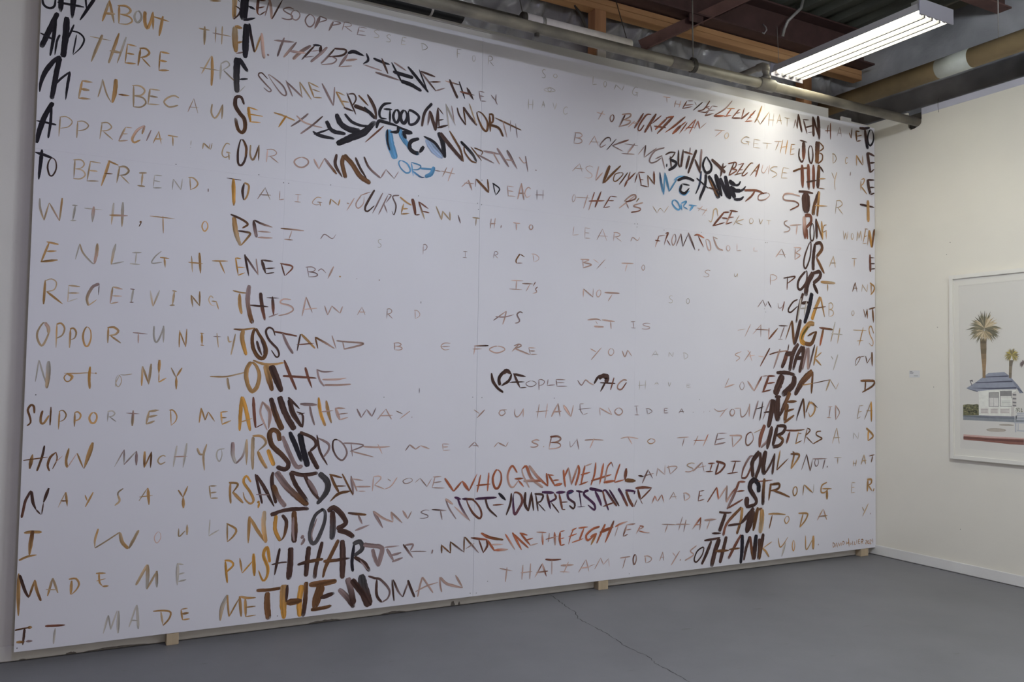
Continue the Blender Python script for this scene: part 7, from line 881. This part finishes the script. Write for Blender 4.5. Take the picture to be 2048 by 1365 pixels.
shape('palm_crown', [(-1144, 1633), (-1133, 1608), (-1121, 1590), (-1128, 1611)], (0.181, 0.150, 0.076))
shape('palm_crown', [(-1144, 1633), (-1135, 1606), (-1125, 1586), (-1131, 1608)], (0.392, 0.314, 0.076))
shape('palm_crown', [(-1144, 1633), (-1179, 1642), (-1202, 1635), (-1180, 1637)], (0.181, 0.150, 0.076))
shape('palm_crown', [(-1144, 1633), (-1171, 1644), (-1190, 1639), (-1173, 1639)], (0.305, 0.254, 0.089))
shape('palm_crown', [(-1144, 1633), (-1167, 1647), (-1184, 1645), (-1170, 1643)], (0.117, 0.098, 0.065))
shape('palm_crown', [(-1144, 1633), (-1169, 1652), (-1187, 1653), (-1171, 1648)], (0.392, 0.314, 0.076))
shape('palm_crown', [(-1144, 1633), (-1169, 1655), (-1187, 1659), (-1172, 1651)], (0.305, 0.254, 0.089))
shape('palm_crown', [(-1144, 1633), (-1164, 1660), (-1180, 1669), (-1168, 1656)], (0.392, 0.314, 0.076))
shape('palm_crown', [(-1144, 1633), (-1155, 1655), (-1166, 1663), (-1160, 1653)], (0.181, 0.150, 0.076))
shape('palm_crown', [(-1228, 1569), (-1225, 1585), (-1225, 1595), (-1228, 1585)], (0.181, 0.138, 0.127))
shape('palm_crown', [(-1228, 1569), (-1222, 1589), (-1220, 1602), (-1225, 1590)], (0.127, 0.102, 0.098))
shape('palm_crown', [(-1228, 1569), (-1218, 1588), (-1214, 1599), (-1221, 1589)], (0.181, 0.138, 0.127))
shape('palm_crown', [(-1228, 1569), (-1218, 1582), (-1214, 1590), (-1221, 1584)], (0.127, 0.102, 0.098))
shape('palm_crown', [(-1228, 1569), (-1218, 1580), (-1214, 1586), (-1221, 1582)], (0.127, 0.102, 0.098))
shape('palm_crown', [(-1228, 1569), (-1216, 1580), (-1209, 1586), (-1218, 1582)], (0.127, 0.102, 0.098))
shape('palm_crown', [(-1228, 1569), (-1213, 1580), (-1204, 1585), (-1215, 1582)], (0.127, 0.102, 0.098))
shape('palm_crown', [(-1228, 1569), (-1214, 1581), (-1207, 1588), (-1216, 1583)], (0.181, 0.138, 0.127))
shape('palm_crown', [(-1228, 1569), (-1216, 1578), (-1209, 1582), (-1217, 1580)], (0.127, 0.102, 0.098))
shape('palm_crown', [(-1228, 1569), (-1211, 1578), (-1201, 1583), (-1213, 1581)], (0.127, 0.102, 0.098))
shape('palm_crown', [(-1228, 1569), (-1212, 1575), (-1202, 1578), (-1213, 1578)], (0.127, 0.102, 0.098))
shape('palm_crown', [(-1228, 1569), (-1208, 1573), (-1195, 1575), (-1209, 1576)], (0.127, 0.102, 0.098))
shape('palm_crown', [(-1228, 1569), (-1212, 1570), (-1201, 1569), (-1212, 1573)], (0.127, 0.102, 0.098))
shape('palm_crown', [(-1228, 1569), (-1209, 1567), (-1197, 1565), (-1209, 1570)], (0.181, 0.138, 0.127))
shape('palm_crown', [(-1228, 1569), (-1211, 1573), (-1200, 1575), (-1212, 1576)], (0.181, 0.138, 0.127))
shape('palm_crown', [(-1228, 1569), (-1209, 1571), (-1197, 1571), (-1210, 1574)], (0.127, 0.102, 0.098))
shape('palm_crown', [(-1228, 1569), (-1211, 1569), (-1199, 1567), (-1211, 1572)], (0.127, 0.102, 0.098))
shape('palm_crown', [(-1228, 1569), (-1209, 1567), (-1195, 1564), (-1209, 1570)], (0.127, 0.102, 0.098))
shape('palm_crown', [(-1228, 1569), (-1209, 1564), (-1195, 1558), (-1208, 1567)], (0.127, 0.102, 0.098))
shape('palm_crown', [(-1228, 1569), (-1214, 1563), (-1203, 1557), (-1213, 1566)], (0.127, 0.102, 0.098))
shape('palm_crown', [(-1228, 1569), (-1210, 1558), (-1197, 1549), (-1209, 1561)], (0.127, 0.102, 0.098))
shape('palm_crown', [(-1228, 1569), (-1213, 1564), (-1202, 1559), (-1212, 1567)], (0.127, 0.102, 0.098))
shape('palm_crown', [(-1228, 1569), (-1211, 1562), (-1199, 1555), (-1210, 1565)], (0.127, 0.102, 0.098))
shape('palm_crown', [(-1228, 1569), (-1213, 1561), (-1202, 1553), (-1212, 1563)], (0.127, 0.102, 0.098))
shape('palm_crown', [(-1228, 1569), (-1213, 1556), (-1202, 1547), (-1212, 1559)], (0.127, 0.102, 0.098))
shape('palm_crown', [(-1228, 1569), (-1217, 1557), (-1208, 1548), (-1215, 1560)], (0.127, 0.102, 0.098))
shape('palm_crown', [(-1228, 1569), (-1217, 1555), (-1208, 1545), (-1215, 1557)], (0.181, 0.138, 0.127))
shape('palm_crown', [(-1228, 1569), (-1217, 1551), (-1207, 1538), (-1215, 1553)], (0.181, 0.138, 0.127))
shape('palm_crown', [(-1228, 1569), (-1233, 1586), (-1239, 1595), (-1236, 1585)], (0.127, 0.102, 0.098))
shape('palm_crown', [(-1228, 1569), (-1230, 1585), (-1233, 1594), (-1233, 1584)], (0.181, 0.138, 0.127))
shape('palm_crown', [(-1228, 1569), (-1228, 1585), (-1230, 1595), (-1231, 1585)], (0.127, 0.102, 0.098))
shape('palm_crown', [(-1228, 1569), (-1226, 1584), (-1226, 1594), (-1229, 1585)], (0.181, 0.138, 0.127))
shape('palm_crown', [(-1228, 1569), (-1224, 1586), (-1223, 1598), (-1227, 1587)], (0.127, 0.102, 0.098))
shape('palm_crown', [(-1228, 1569), (-1221, 1587), (-1219, 1599), (-1224, 1588)], (0.181, 0.138, 0.127))
shape('palm_crown', [(-1228, 1569), (-1220, 1586), (-1216, 1597), (-1222, 1587)], (0.127, 0.102, 0.098))
for (n, c), bm in ink.items():
    bmesh.ops.triangulate(bm, faces=bm.faces[:])
    me = obj(n, bm, pc(c), pr)
    me.location = (0, 0, 0)

# wall label card
wc = empty('wall_label', (XR, -.36, 1.50), 'small white label card on the right wall beside the framed print', 'label')
bxo('card', (XR-.003, XR, -.405, -.315, 1.468, 1.524), M_card, wc)
def textline(y0, y1, z, h=.0028): bxo('text_line', (XR-.0034, XR-.0029, y1, y0, z, z+h), M_text, wc)
textline(-.320, -.342, 1.513, .005); textline(-.320, -.354, 1.505, .0032); textline(-.320, -.350, 1.499, .0032); textline(-.356, -.392, 1.480, .0032)
